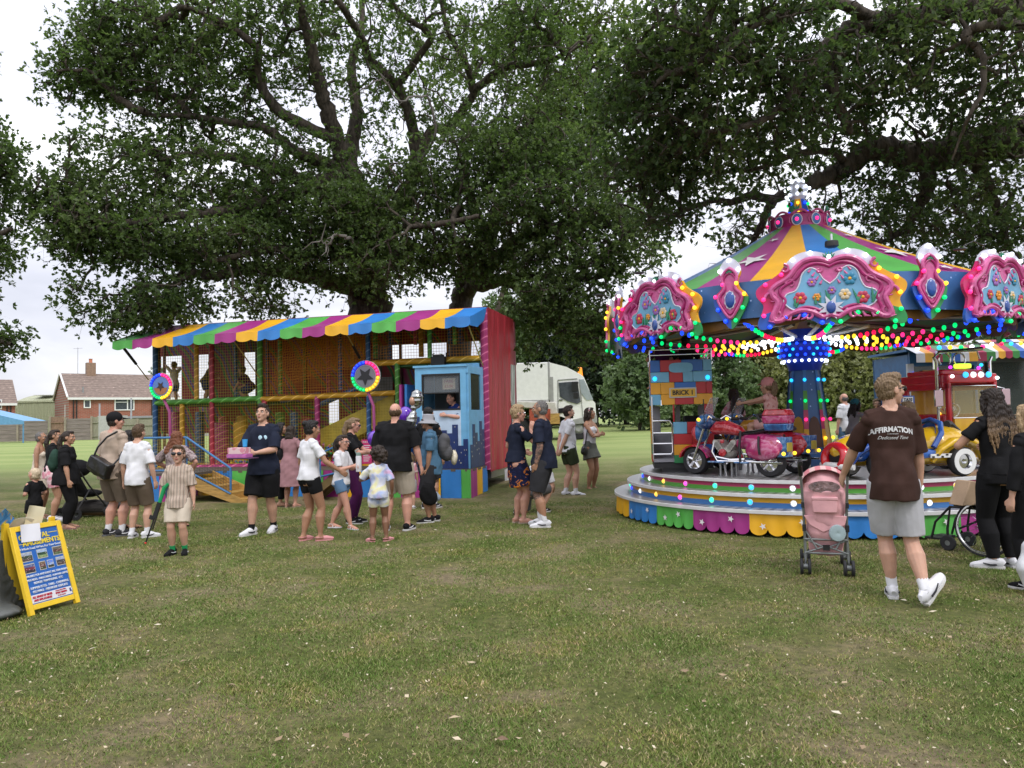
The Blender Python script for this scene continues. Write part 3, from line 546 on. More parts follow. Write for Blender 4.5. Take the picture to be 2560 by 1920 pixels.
def pattern(k, stops, scale, kind='noise', stretch=(1, 1, 1), interp='LINEAR', dist=0):
    m = cloth(k, stops[0][1]); N, L, b = nodes_of(m); tc = N.new('ShaderNodeTexCoord'); mp = N.new('ShaderNodeMapping'); mp.inputs['Scale'].default_value = stretch; L.new(tc.outputs['Object'], mp.inputs[0])
    if kind == 'noise': n = N.new('ShaderNodeTexNoise'); n.inputs['Detail'].default_value = 2; n.inputs['Distortion'].default_value = dist; out = n.outputs[0]
    elif kind == 'wave': n = N.new('ShaderNodeTexWave'); n.bands_direction = 'X'; n.inputs['Distortion'].default_value = dist; out = n.outputs[1]
    else: n = N.new('ShaderNodeTexVoronoi'); out = n.outputs[0]
    n.inputs['Scale'].default_value = scale; L.new(mp.outputs[0], n.inputs['Vector']); r = ramp(N, stops, interp); L.new(out, r.inputs[0]); L.new(r.outputs[0], b.inputs['Base Color']); return m
CL['striped'] = pattern('striped', [(0, (.50, .40, .32)), (.3, (.30, .17, .12)), (.5, (.42, .42, .36)), (.75, (.52, .44, .36)), (.9, (.22, .14, .11))], 9, 'wave', (1, 1, 0), 'CONSTANT')
CL['floral'] = pattern('floral', [(0, (.010, .012, .04)), (.50, (.015, .02, .07)), (.585, (.62, .20, .02)), (.66, (.45, .12, .015)), (.70, (.012, .014, .045))], 11, 'noise', (1, 1, 1), 'CONSTANT', 1.2)
CL['tiedye'] = pattern('tiedye', [(.3, (.62, .38, .55)), (.42, (.36, .45, .68)), (.52, (.62, .62, .68)), (.6, (.70, .68, .36)), (.72, (.62, .42, .55))], 5, 'noise', (1, 1, 1), 'LINEAR', .6)
CL['blouse'] = pattern('blouse', [(0, (.5, .44, .42)), (.5, (.35, .27, .27)), (.58, (.12, .08, .09)), (.66, (.5, .44, .42))], 26, 'noise', (1, 1, 1), 'LINEAR', .5)
CL['pinkcheck'] = pattern('pinkcheck', [(0, (.62, .26, .32)), (.5, (.7, .5, .52))], 14, 'voronoi', (1, 1, 1), 'CONSTANT')
CL['dresspink'] = pattern('dresspink', [(.35, (.62, .32, .30)), (.55, (.68, .42, .38)), (.65, (.50, .20, .18))], 18)
CL['zebra'] = pattern('zebra', [(0, (.02, .02, .025)), (.45, (.02, .02, .025)), (.5, (.4, .4, .4))], 6, 'wave', (1, 1, 1), 'CONSTANT', 8)
TATTOO = pattern('tattoo', [(.36, (.09, .075, .07)), (.47, (.17, .11, .09)), (.6, (.33, .19, .14))], 22, 'noise', (1, 1, 1), 'LINEAR', 1.6)
M_EYE = mat('eye_white', (.6, .58, .55), .3, var=0); M_IRIS = mat('iris', (.02, .015, .012), .2, var=0); M_LIP = mat('lips', (.40, .13, .11), .5, var=0); M_SOLE = mat('sole_white', (.62, .61, .6), .6, var=.05); M_SHADES = mat('sunglass_lens', (.008, .008, .009), .12, var=0, spec=.7)
M_LEATH = mat('black_leather', (.012, .012, .013), .28, var=.2, bump=.3, bscale=12)
def ik(a, t, l1, l2, pole):
    d = t-a; D = max(1e-4, min(d.length, (l1+l2)*.999)); u = d.normalized(); x = (l1*l1-l2*l2+D*D)/(2*D); h = math.sqrt(max(0, l1*l1-x*x)); p = pole-u*pole.dot(u); p = p.normalized() if p.length > 1e-5 else u.orthogonal(); return a+u*x+p*h, a+u*D
def lerp(a, b, t): return a+(b-a)*t
class Person: pass
def person(label, px=None, py=None, top=None, face=0, pos=None, H=None, sex='m', skin='fair', hair=('short', 'brown'), shirt=None, legs=None, shoes=None, sock=None, w=1, hs=1, pose=None, vox=.0085, hat=None, glasses=None, tattoo=False, z=0, belly=0, beard=None, group=None, cat='person', bz=1):
    q = Person()
    if pos is None:
        g = G(px, py, z); H = H or P(px, top, g.y).z-z; pos = (g.x, g.y, z)
    po = dict(lf=(-.055, 0, 0), rf=(.055, 0, 0), lh=(-.14*w, .02, .475), rh=(.14*w, .02, .475), pel=(0, 0, .52), chest=(0, 0), head=(0, 0, 0), lk=(0, 1, 0), rk=(0, 1, 0), le=(-.5, -1, 0), re=(.5, -1, 0), fy=(.25, -.25), fp=(0, 0), curl=(.5, .5), tw=0, lhd=None, rhd=None, lpn=None, rpn=None)
    po.update(pose or {}); fem = sex == 'f'; zf = (1-.118*hs)/.882
    root = empty('person', pos, face, label, cat, group); q.root = root; q.H = H
    def Zs(z): return z*zf
    pel = V(po['pel']); pel.z *= zf; cx, cyy = po['chest']
    hipw = .050*w*(1.03 if fem else 1)
    shw = (.087 if fem else .096)*w; hs = hs*1.05; tw = Matrix.Rotation(po['tw'], 3, 'Z')
    up = (.802-.52)*zf
    ch = pel+V((cx, cyy, math.sqrt(max(.01, up*up-cx*cx-cyy*cyy)))); q.ch = ch
    spine = (ch-pel).normalized()
    def S(h): # h measured from the pelvis along the spine
        return pel+spine*(h*zf)
    sh = {s: ch+tw @ V((s*shw, 0, 0)) for s in (-1, 1)}; hip = {s: pel+V((s*hipw, 0, -.02)) for s in (-1, 1)}
    nk = S(.336)+V((0, .004, 0)); hd_m = Euler((po['head'][1], po['head'][2], po['head'][0])).to_matrix(); hc = nk+V((0, .004, .012))+hd_m @ V((0, .012, .058*hs)); q.hc = hc; q.nk = nk
    # limbs
    thl, cal = .235*zf, .232*zf; ual, fal = .165*zf, .145*zf; Lg = {}; Ar = {}
    for s, f, kp, i in ((-1, 'lf', 'lk', 0), (1, 'rf', 'rk', 1)):
        t = V(po[f]); an = V((t.x, t.y, t.z+.045)); kn, an = ik(hip[s], an, thl, cal, V(po[kp])); yaw = po['fy'][i]; fp = po['fp'][i]; fd = Matrix.Rotation(yaw, 3, 'Z') @ (Matrix.Rotation(-fp, 3, 'X') @ V((0, 1, 0))); u = Matrix.Rotation(yaw, 3, 'Z') @ (Matrix.Rotation(-fp, 3, 'X') @ V((0, 0, 1))); Lg[s] = (hip[s], kn, an, fd, u)
    for s, f, kp in ((-1, 'lh', 'le'), (1, 'rh', 're')):
        t = V(po[f]); t.z *= zf; el, wr = ik(sh[s], t, ual, fal, V(po[kp])); Ar[s] = (sh[s], el, wr)
    q.Lg = Lg; q.Ar = Ar; kb = 1.0+.10*(hs-1)/.3 if hs > 1 else 1
    thick = (w*.6+.4)*kb*bz
    Y0 = V((0, 1, 0))
    TR = [(-.060, .052, .050), (-.03, .080, .060), (0, .088 if not fem else .092, .063), (.05, .081 if not fem else .082, .058), (.095, .076 if not fem else .068, .053), (.15, .083 if not fem else .074, .056), (.21, .092 if not fem else .082, .060), (.265, .088 if not fem else .078, .054), (.292, .066, .046), (.31, .046, .041), (.325, .033, .036)]
    def torso(mb, off, h0, h1, by=0, flare=0, capr=None):
        pts = []; rr = []
        hs_ = sorted(set([h0, h1]+[a[0] for a in TR if h0 < a[0] < h1]))
        for h in hs_:
            for a, b in zip(TR, TR[1:]):
                if a[0] <= h <= b[0]: t = (h-a[0])/(b[0]-a[0]); rx = lerp(a[1], b[1], t); ry = lerp(a[2], b[2], t); break
            else: rx, ry = TR[0][1:] if h < TR[0][0] else TR[-1][1:]
            if off > .004 and h < .02: rx, ry = max(rx, TR[2][1]*1.02), TR[2][2]*1.10
            if off > .004 and h < .10: ry += .011+(.007 if off > .012 else 0) 
            if off > .004 and h0 > -.03 and h < .0: rx += .0
            be = belly*math.exp(-((h-.08)/.07)**2); fl = flare*max(0, (.1-h)/.16)
            pts.append(S(h)+V((0, be*.5-(.008 if off > .004 and h < .06 else 0), 0))); rr.append((rx*w+off+fl, ry*(w*.7+.3)*bz+off+by+be*.6+fl))
        mb.tube(pts, rr, 20, up=(0, 1, 0)); return mb
    # ---- body: one continuous surface ----
    B = MB().at(sc=H); torso(B, 0, -.060, .322)
    B.tube([S(.30), nk, hc+hd_m @ V((0, -.012, -.02*hs))], [(.034*w**.5, .036), (.029*(w*.5+.5), .032), (.028*hs**.5, .030*hs**.5)], 14, up=(0, 1, 0))
    for s in (-1, 1):
        a, k, an, fd, u = Lg[s]; B.sph(a+V((0, -.022, .0)), (.047*w, .045*thick, .048), 12, 8)
        B.tube([a+V((0, 0, .03)), lerp(a, k, .25), lerp(a, k, .6), k], [(.050*thick, .052*thick), (.051*thick, .053*thick), (.041*thick, .043*thick), (.031*thick, .033*thick)], 14, up=(0, 1, 0))
        bk = V((0, -.009, 0)) if po['lk' if s < 0 else 'rk'][1] >= 0 else V((0, 0, 0))
        B.tube([k, lerp(k, an, .12), lerp(k, an, .34)+bk, lerp(k, an, .65)+bk*.5, lerp(k, an, .9), an-u*.01], [.0325*thick, .031*thick, (.036*thick, .040*thick), (.027*thick, .029*thick), .0185*thick, .020*thick], 12, up=(0, 1, 0)); B.sph(k, .032*thick, 10, 8)
        B.tube([an+fd*x+u*(zz-.045) for x, zz in ((-.036, .022), (0, .028), (.04, .024), (.078, .015), (.104, .012))], [(.014, .018), (.019, .026), (.021, .020), (.024, .013), (.017, .009)], 12, up=u)
        sh_, el, wr = Ar[s]; arm = thick*(.92 if fem else 1)
        B.sph(sh_+V((-s*.008, 0, -.010)), (.030*arm, .031*arm, .027), 10, 8); B.tube([S(.325)+V((s*.012, -.004, 0)), lerp(S(.315), sh_, .55)+V((0, -.003, .006)), sh_+V((0, 0, .0))], [.026, .024, .024*arm], 10)
        B.tube([sh_+V((-s*.01, 0, .004)), lerp(sh_, el, .3), lerp(sh_, el, .7), el], [.030*arm, .0295*arm, .026*arm, .0225*arm], 12); B.sph(el, .0225*arm, 8, 6)
        B.tube([el, lerp(el, wr, .25), lerp(el, wr, .6), wr], [.0225*arm, .024*arm, .0195*arm, (.0145, .0125)], 12)
        # hand with five fingers
        hd = V(po['lhd' if s < 0 else 'rhd']).normalized() if po['lhd' if s < 0 else 'rhd'] else (wr-el).normalized()
        pn = V(po['lpn' if s < 0 else 'rpn']) if po['lpn' if s < 0 else 'rpn'] else V((-s, .25, 0)); pn = (pn-hd*pn.dot(hd)).normalized(); sd = hd.cross(pn).normalized()
        if sd.dot(V((0, 1, .3))) < 0: sd = -sd
        B.tube([wr-hd*.005, wr+hd*.022, wr+hd*.048], [(.0115, .0145), (.0105, .0215), (.009, .0225)], 12, up=sd); cu = po['curl'][0 if s < 0 else 1]
        for off_, ln in ((.0175, .036), (.006, .041), (-.006, .039), (-.0175, .031)):
            p0 = wr+hd*.044+sd*off_; d1 = (hd+pn*.35*cu).normalized(); d2 = (hd+pn*1.3*cu).normalized(); d3 = (hd*(1-.8*cu)+pn*1.6*cu).normalized(); B.tube([p0, p0+d1*ln*.42, p0+d1*ln*.42+d2*ln*.33, p0+d1*ln*.42+d2*ln*.33+d3*ln*.27], [.0056, .0053, .0050, .0042], 7)
        t0 = wr+hd*.012+sd*.016; B.tube([t0, t0+hd*.016+sd*.013+pn*.004, t0+hd*.036+sd*.016+pn*.012*(.5+cu)], [.0075, .0066, .0052], 7)
    if fem and hs < 1.15:
        for s in (-1, 1): B.sph(S(.215)+tw @ V((s*.036*w, .042, 0)), (.034*w, .030*w, .034), 12, 8)
    HS = hs
    def Hd(x, y, zz): return hc+hd_m @ V((x*HS, y*HS, zz*HS))
    def hsph(mb, c, r, n=14, m=10, rot=None): mb.sph(Hd(*c), tuple(k*HS for k in r), n, m, rot=hd_m if rot is None else hd_m @ rot)
    hsph(B, (0, -.006, .010), (.0425, .0535, .0505)); hsph(B, (0, .008, -.012), (.0365, .0415, .050)); hsph(B, (0, .018, -.040), (.026, .026, .025)); hsph(B, (0, .034, -.055), (.013, .011, .011))
    B.tube([Hd(0, .046, .012), Hd(0, .0545, -.004), Hd(0, .0585, -.0155), Hd(0, .052, -.021)], [(.005*HS, .005*HS), (.0062*HS, .006*HS), (.0085*HS, .0058*HS), (.006*HS, .004*HS)], 8)
    hsph(B, (0, .044, .0145), (.030, .008, .006), 10, 6); hsph(B, (0, .0475, -.033), (.013, .0055, .0065), 8, 6)
    for s in (-1, 1): hsph(B, (s*.0435, -.004, -.004), (.0055, .012, .0175), 8, 8); hsph(B, (s*.022, .036, -.012), (.013, .010, .012), 8, 6)
    q.body = voxel(B, 'body', SK[skin] if not isinstance(skin, bpy.types.Material) else skin, root, vox*(.8 if hs > 1.1 else 1), 1)
    # ---- face ----
    for s in (-1, 1):
        E = MB().at(sc=H); E.mat(M_EYE); hsph(E, (s*.0175, .0435, .003), (.0085, .0055, .0045), 10, 6); E.mat(M_IRIS); hsph(E, (s*.0175, .0465, .003), (.0038, .0032, .0040), 8, 6)
        E.mat(HR[hair[1]]); E.tube([Hd(s*.008, .0515, .0125), Hd(s*.019, .0515, .0155), Hd(s*.029, .044, .0115)], [.0022*HS]*3, 5); E.build('eye', None, root)
    E = MB().at(sc=H); E.mat(M_LIP); hsph(E, (0, .0522, -.0315), (.0125, .0030, .0022), 8, 5); hsph(E, (0, .0522, -.036), (.0110, .0034, .0026), 8, 5)
    E.build('mouth', None, root)
    # ---- hair ----
    kind, hcol = hair; hm = HR[hcol]; A = MB().at(sc=H)
    def cap(x=1.0, front=True):
        hsph(A, (0, -.013, .0155), (.0465*x, .0545*x, .0525*x), 18, 12)
        hsph(A, (0, -.022, -.012), (.0435*x, .036*x, .036*x), 14, 10)
        if front: hsph(A, (0, .014, .050), (.036*x, .030, .0165*x), 14, 8)
    if kind == 'short': cap(); hsph(A, (.006, .026, .056), (.028, .018, .012))
    elif kind == 'crop': hsph(A, (0, -.0125, .014), (.0445, .0525, .0500), 16, 10); hsph(A, (0, -.020, -.014), (.0435, .038, .038), 14, 10)
    elif kind == 'bald': hsph(A, (0, -.020, -.006), (.0448, .0420, .036), 16, 10)
    elif kind == 'curly':
        rs = random.Random(5); cap()
        for k in range(60):
            d = V((rs.gauss(0, 1), rs.gauss(-.35, .8), rs.gauss(.3, .8))).normalized()
            if d.y > .45 and d.z < .6: continue
            hsph(A, (d.x*.052, d.y*.058-.014, d.z*.056+.012), (.013, .013, .013), 7, 5)
        if hs > 1.05: hsph(A, (.03, -.055, .0), (.036, .036, .048)); [hsph(A, (.03+rs.uniform(-.036, .036), -.055+rs.uniform(-.036, .03), rs.uniform(-.05, .045)), (.014, .014, .014), 7, 5) for _ in range(26)]
    elif kind in ('long', 'longer', 'bob'):
        cap(1.04); L_ = {'bob': .035, 'long': .13, 'longer': .20}[kind]
        bck = nk+V((0, -.052 if kind != 'bob' else -.03, -L_)); 
        A.tube([Hd(0, -.03, .03), Hd(0, -.042, -.03), lerp(Hd(0, -.042, -.05), bck, .5)+V((0, -.01, 0)), bck], [(.040*HS, .026*HS), (.050*HS, .030*HS), (.055, .024), (.036, .013)], 14, up=(0, 1, 0))
        for s in (-1, 1): A.tube([Hd(s*.030, .010, .045), Hd(s*.047, .006, .005), Hd(s*.047, -.004, -.045), nk+V((s*.045, -.025, -.02-L_*.3))], [.012*HS, .016*HS, .017*HS, .009], 8)
        if kind != 'bob':
            rs = random.Random(int(H*1000))
            for k in range(9): x = (k-4)*.011; A.tube([Hd(x*1.2, -.05, -.03), lerp(Hd(x, -.05, -.05), bck, .6)+V((x*1.6, -.022, 0)), bck+V((x*1.2, -.008, rs.uniform(-.03, .01)))], [.010, .009, .004], 6)
    elif kind in ('ponytail', 'bun', 'braid'):
        cap(.98)
        if kind == 'bun': hsph(A, (0, -.058, .038), (.022, .022, .022))
        else:
            b0 = Hd(0, -.066, .016 if kind == 'ponytail' else -.01); A.sph(b0, .016*HS, 8, 6); e = nk+V((0, -.062, -.10 if hs < 1.2 else -.05))
            A.tube([Hd(0, -.05, .01), b0, lerp(b0, e, .4)+V((0, -.015, 0)), lerp(b0, e, .8), e], [.014*HS, .020*HS, .026*HS, .020*HS, .006], 10)
    elif kind == 'pixie': cap(1.02); hsph(A, (0, .020, .055), (.035, .026, .016)); hsph(A, (0, -.01, .045), (.043, .045, .032))
    elif kind == 'quiff': cap(.98); hsph(A, (0, .022, .060), (.030, .024, .016)); hsph(A, (0, .0, .058), (.034, .04, .016))
    def strands(co): return .0019*H*(np.sin(co[:, 0]*330+np.sin(co[:, 2]*60)*1.8)+np.sin(co[:, 1]*300+co[:, 2]*55))+.0010*H*np.random.default_rng(3).normal(size=len(co))
    if kind != 'none': q.hair = voxel(A, 'hair', hm, root, .0065, 1, strands)
    if beard:
        A = MB().at(sc=H); hsph(A, (0, .0175, -.0415), (.0275, .0270, .0255)); hsph(A, (0, .0335, -.0545), (.0142, .0120, .0125)); voxel(A, 'beard', HR[beard], root, .006, 1)
    if hat:
        kd, hm_ = hat; A = MB().at(sc=H)
        if kd in ('cap', 'capback'):
            hsph(A, (0, -.010, .022), (.0505, .0585, .052), 18, 12); f = 1 if kd == 'cap' else -1
            A.grid(lambda a, b: Hd((a-.5)*.082, f*(.040+b*.050*math.sin(PI*(.15+.7*a))), .024-b*.012+.004*math.sin(PI*a)), 10, 4)
            A.build('cap', CL[hm_], root, solid=.004)
        elif kd == 'bucket':
            A.lathe([(.001, .062), (.036, .060), (.045, .050), (.049, .012), (.052, .008), (.078, -.020), (.079, -.022)], 28); A.v = [tuple(H*(hc+hd_m @ V((v[0]/H*HS, v[1]/H*1.12*HS-.006, v[2]/H*HS+.004)))) for v in A.v]; A.build('bucket_hat', CL[hm_], root, solid=.005)
        elif kd == 'flowers':
            for k in range(9): a = PI*(k/8)-PI/2; hsph(A.mat([CL['white'], CL['pink'], CL['cream']][k % 3]), (.046*math.sin(a), -.002+.01*math.cos(a), .016+.048*math.cos(a)), (.0095, .0095, .0095), 7, 5)
            A.build('flower_headband', None, root)
    if glasses:
        A = MB().at(sc=H); A.mat(M_SHADES if glasses != 'clear' else M_CHROME)
        up_ = .048 if glasses == 'up' else 0
        for s in (-1, 1):
            if glasses == 'clear': A.tube([Hd(s*.0195+.014*math.cos(a), .0545-.002*abs(math.cos(a)), .003+.0105*math.sin(a)) for a in np.linspace(0, 2*PI, 12, endpoint=False)], .0016*HS, 5, closed=True)
            else: hsph(A, (s*.0195, .0525-up_*.3, .003+up_), (.0165, .0045, .0120), 12, 8)
            A.mat(M_BLACK if glasses != 'clear' else M_CHROME); A.tube([Hd(s*.034, .048-up_*.3, .007+up_), Hd(s*.044, .025-up_*.3, .006+up_), Hd(s*.0455, -.004-up_*.3, .004+up_)], [.0022*HS]*3, 5); A.mat(M_SHADES if glasses != 'clear' else M_CHROME)
        A.tube([Hd(-.008, .056-up_*.3, .007+up_), Hd(.008, .056-up_*.3, .007+up_)], .0022*HS, 5); A.build('glasses', None, root)
    # ---- clothes ----
    ph = random.Random(label).random()*9
    def wr_(amp): 
        def f(co):
            c = co/H*1.75; return amp*H/1.75*(np.sin(c[:, 2]*23+c[:, 0]*17+ph+np.sin(c[:, 1]*19+ph)*1.3)*.55+np.sin(c[:, 2]*37-c[:, 0]*41+c[:, 1]*23+ph*2)*.3+np.sin(c[:, 0]*55+c[:, 2]*13+ph)*.35)
        return f
    if shirt:
        sm, hem, slv, loose = shirt[:4]; loose *= .88; fl = shirt[4] if len(shirt) > 4 else 0; neck = shirt[5] if len(shirt) > 5 else .316
        A = MB().at(sc=H); torso(A, loose, hem, neck, by=.002, flare=fl)
        for s in (-1, 1):
            a, el, wr = Ar[s]; lo = loose*.9
            if slv > 0:
                e = lerp(a, el, min(1, slv)); r0 = .028*thick+lo*.5; r1 = (.027*thick+lo*1.15) if slv < 1.2 else .022*thick+lo
                A.sph(a+V((-s*.010, 0, -.010)), (.033*thick+lo*.7, .034*thick+lo*.8, .031+lo*.4), 10, 8); A.tube([S(.312)+V((s*.02, -.004, 0)), lerp(S(.305), a, .55)+V((0, -.003, .007)), a+V((0, 0, .0))], [.026+lo*.5, .031+lo*.5, .031*thick+lo*.6], 10)
                pts = [a+V((-s*.02, 0, -.002)), lerp(a, e, .4), e]; rr = [r0, (r0+r1)/2, r1]
                if slv > 1: f = lerp(el, wr, slv-1); pts += [f]; rr = [r0, r0, .027*thick+lo, .019*thick+lo*.9]
                A.tube(pts, rr, 14)
            if fem and hs < 1.15: A.sph(S(.212)+tw @ V((s*.036*w, .040, 0)), (.036*w+loose*.6, .032*w+loose*.6, .036+loose*.4), 12, 8)
        q.shirt = voxel(A, 'shirt' if hem > -.08 else 'dress', CL[sm], root, max(vox, .0085), 2, wr_(.0068))
    if legs:
        kd, lm_ = legs[:2]; ln = legs[2] if len(legs) > 2 else {'shorts': .85, 'trousers': 1.9, 'leggings': 1.92, 'skirt': .5}.get(kd, 1); lo = legs[3] if len(legs) > 3 else (.016 if kd == 'shorts' else .004 if kd == 'leggings' else .010)
        A = MB().at(sc=H)
        if kd == 'skirt':
            k = lerp(Lg[-1][1], Lg[1][1], .5); e = lerp(pel, k, ln*1.25); A.tube([S(.085), S(.03), S(-.02), lerp(S(-.02), e, .5), e], [(.073*w+.006, .056*w+.006), (.086*w+.010, .064*w+.010), (.096*w+.008, .072*w+.008), (.108*w+lo, .082*w+lo), (.118*w+lo*1.5, .09*w+lo*1.5)], 20, up=(0, 1, 0))
        else:
            torso(A, min(lo, .010), -.050, .088 if kd != 'shorts' else .07)
            for s in (-1, 1):
                a, k, an, fd, u = Lg[s]; A.sph(a+V((0, -.022, .0)), (.047*w+lo*.5, .045*thick+lo*.5, .048+lo*.4), 12, 8)
                if ln <= 1: e = lerp(a, k, ln); A.tube([a+V((0, 0, .03)), lerp(a, k, .25), e], [(.050*thick+lo*.6, .052*thick+lo*.6), (.051*thick+lo, .053*thick+lo), (lerp(.050, .036, ln)*thick+lo*1.3, lerp(.052, .038, ln)*thick+lo*1.3)], 16, up=(0, 1, 0))
                else:
                    e = lerp(k, an, ln-1); A.tube([a+V((0, 0, .03)), lerp(a, k, .25), lerp(a, k, .65), k, lerp(k, e, .4)+V((0, -.008, 0)), e], [(.050*thick+lo*.6,)*2, (.051*thick+lo, .053*thick+lo), (.041*thick+lo, .044*thick+lo), (.035*thick+lo, .037*thick+lo), (.038*thick+lo, .042*thick+lo), (.020*thick+lo*1.4,)*2], 16, up=(0, 1, 0))
        q.legs = voxel(A, {'shorts': 'shorts', 'skirt': 'skirt', 'leggings': 'leggings', 'trousers': 'trousers'}[kd], CL[lm_], root, max(vox, .0085), 2, wr_(.0030 if kd != 'leggings' else .001))
    if tattoo:
        A = MB().at(sc=H); sh_, el, wr = Ar[-1 if tattoo < 0 else 1]; A.tube([lerp(sh_, el, .4), lerp(sh_, el, .7), el, lerp(el, wr, .25), lerp(el, wr, .6), wr], [.030*thick, .0275*thick, .0245*thick, .0255*thick, .0210*thick, .0155], 12); voxel(A, 'tattooed_arm', TATTOO, root, .009, 2); A = MB().at(sc=H)
        a, k, an, fd, u = Lg[-1 if tattoo < 0 else 1]; A.tube([lerp(a, k, .8), k, lerp(k, an, .12), lerp(k, an, .34)+V((0, -.009, 0)), lerp(k, an, .65)+V((0, -.004, 0)), lerp(k, an, .85)], [.039*thick, .0345*thick, .0325*thick, (.0332*thick, .0365*thick), (.0252*thick, .0272*thick), .021*thick], 12, up=(0, 1, 0)); voxel(A, 'tattooed_leg', TATTOO, root, .009, 2)
    for s in (-1, 1):
        a, k, an, fd, u = Lg[s]
        if sock: A = MB().at(sc=H); A.tube([an-u*.02, an, lerp(an, k, sock[1])], [.021*thick, .0215*thick, .0235*thick], 12); A.build('sock', CL[sock[0]], root)
        if shoes:
            sk_, um = shoes[:2]; A = MB().at(sc=H); sm_ = CL[shoes[2]] if len(shoes) > 2 else M_SOLE
            def FT_(x, zz, y=0): return an+fd*x+u*(zz-.045)+fd.cross(u)*y
            if sk_ in ('trainer', 'hightop'):
                A.mat(CL[um]); A.tube([FT_(x, zz) for x, zz in ((-.046, .026), (-.036, .032), (0, .034), (.03, .030), (.07, .020), (.10, .016), (.116, .013))], [(.010, .016), (.020, .026), (.0235, .032 if sk_ == 'hightop' else .029), (.0245, .026), (.0275, .018), (.022, .014), (.010, .008)], 14, up=u)
                A.tube([FT_(-.006, .045), FT_(-.008, .062 if sk_ == 'hightop' else .052)], [(.021, .021), (.0225, .0225)], 12)
                A.mat(sm_); outl = [(-.050, 0), (-.045, .019), (-.02, .023), (.02, .0235), (.065, .029), (.095, .026), (.115, .014), (.121, 0)]; outl = outl+[(x, -y) for x, y in outl[::-1][1:-1]]; n = len(outl)
                vs = [FT_(x, z_, y) for z_ in (.001, .013) for x, y in outl]; A.add(vs, [tuple(range(n)), tuple(range(2*n-1, n-1, -1))]+[(i, n+i, n+(i+1) % n, (i+1) % n) for i in range(n)])
                A.mat(CL['charcoal'] if um == 'white' else CL['white'])
                for y in (-1, 1): A.tube([FT_(-.01, .024, y*.0255), FT_(.02, .022, y*.0265), FT_(.055, .030, y*.022)], .0045, 5)
                A.mat(CL['white'] if um == 'white' else CL['charcoal'])
                for x in (.022, .036, .050, .062): A.tube([FT_(x, .042-(x-.02)*.33, -.012), FT_(x, .046-(x-.02)*.33, 0), FT_(x, .042-(x-.02)*.33, .012)], .0022, 5)
            else:
                A.mat(CL[um]); outl = [(-.044, 0), (-.038, .016), (0, .020), (.06, .027), (.095, .024), (.114, .0)]; outl = outl+[(x, -y) for x, y in outl[::-1][1:-1]]; n = len(outl)
                vs = [FT_(x, z_, y) for z_ in (-.001, .010) for x, y in outl]; A.add(vs, [tuple(range(n)), tuple(range(2*n-1, n-1, -1))]+[(i, n+i, n+(i+1) % n, (i+1) % n) for i in range(n)])
                if sk_ == 'croc': A.tube([FT_(.02, .022), FT_(.05, .022), (FT_(.08, .016)), FT_(.112, .012)], [(.026, .022), (.028, .019), (.027, .016), (.012, .010)], 12, up=u); A.tube([FT_(.01, .03, -.024), FT_(-.042, .03, -.012), FT_(-.046, .03, 0), FT_(-.042, .03, .012), FT_(.01, .03, .024)], .0035, 6)
                else:
                    for x in (.018, .052, .075) if sk_ == 'sandal' else (.062,): A.tube([FT_(x, .008, -.025), FT_(x+.002, .030-(x-.02)*.2, -.016), FT_(x+.004, .037-(x-.02)*.28, 0), FT_(x+.002, .030-(x-.02)*.2, .016), FT_(x, .008, .025)], .004, 6)
                    if sk_ == 'sandal': A.tube([an+V((.022*math.cos(a), .022*math.sin(a), -.004)) for a in np.linspace(0, 2*PI, 10, endpoint=False)], .0032, 6, closed=True)
            A.build('shoe' if sk_ in ('trainer', 'hightop') else 'sandal', None, root)
    def W_(p): return root.matrix_basis @ (V(p)*H)
    bpy.context.view_layer.update(); q.W = W_; q.S = S; q.Hd = Hd; return q
AWAY, CAM, RIGHT, LEFT = 0, PI, -PI/2, PI/2
# ---- left group ----
p_tod = person('blond toddler in a black t-shirt and shorts standing by the yellow sign', 86, 1330, 1170, face=RIGHT+2.7, hs=1.5, skin='pink', hair=('crop', 'pale'), shirt=('black', -.06, .8, .012), legs=('shorts', 'black', .8), w=1.08, pose=dict(lh=(-.10, .11, .62), rh=(.12, .1, .60), head=(.2, .1, 0)), shoes=('trainer', 'white'), vox=.007)
p_l2 = person('older woman with short hair and bare shoulders at the far left of the queue', 98, 1296, 1079, face=RIGHT+.25, sex='f', skin='tan', hair=('crop', 'grey'), shirt=('cream', -.02, 0, .006, 0, .22), legs=('skirt', 'cream', .6), shoes=('flip', 'tan'), pose=dict(head=(-.2, 0, 0)))
p_l3 = person('woman in a black top and pink shorts with dark braids', 132, 1303, 1074, face=RIGHT+.5, sex='f', skin='mid', hair=('braid', 'dark'), shirt=('black', -.01, .7, .009), legs=('shorts', 'pinkcheck', .55), shoes=('trainer', 'white'), w=1.08, pose=dict(head=(-.3, 0, 0), lh=(-.12, .1, .56), rh=(.13, .12, .56)))
p_l4 = person('woman all in black with a long dark ponytail and a green backpack', 166, 1322, 1077, face=RIGHT+.35, sex='f', skin='mid', hair=('ponytail', 'dark'), shirt=('black', -.07, .95, .016, .01), legs=('leggings', 'black', 1.95), shoes=('sandal', 'mauve'), w=1.22, belly=.02, pose=dict(head=(-.25, 0, 0), rh=(.16, .05, .47)))
p_cap = person('man in a black cap, tan t-shirt and brown shorts seen from behind', 283, 1340, 1030, face=-.45, skin='pink', hair=('crop', 'dark'), hat=('cap', 'black'), shirt=('tan', -.06, .9, .017), legs=('shorts', 'taupe', .93, .018), shoes=('trainer', 'charcoal', 'grey'), sock=('white', .22), w=1.13, belly=.02, pose=dict(head=(-.5, 0, 0), lf=(-.065, 0, 0), rf=(.075, .02, 0)))
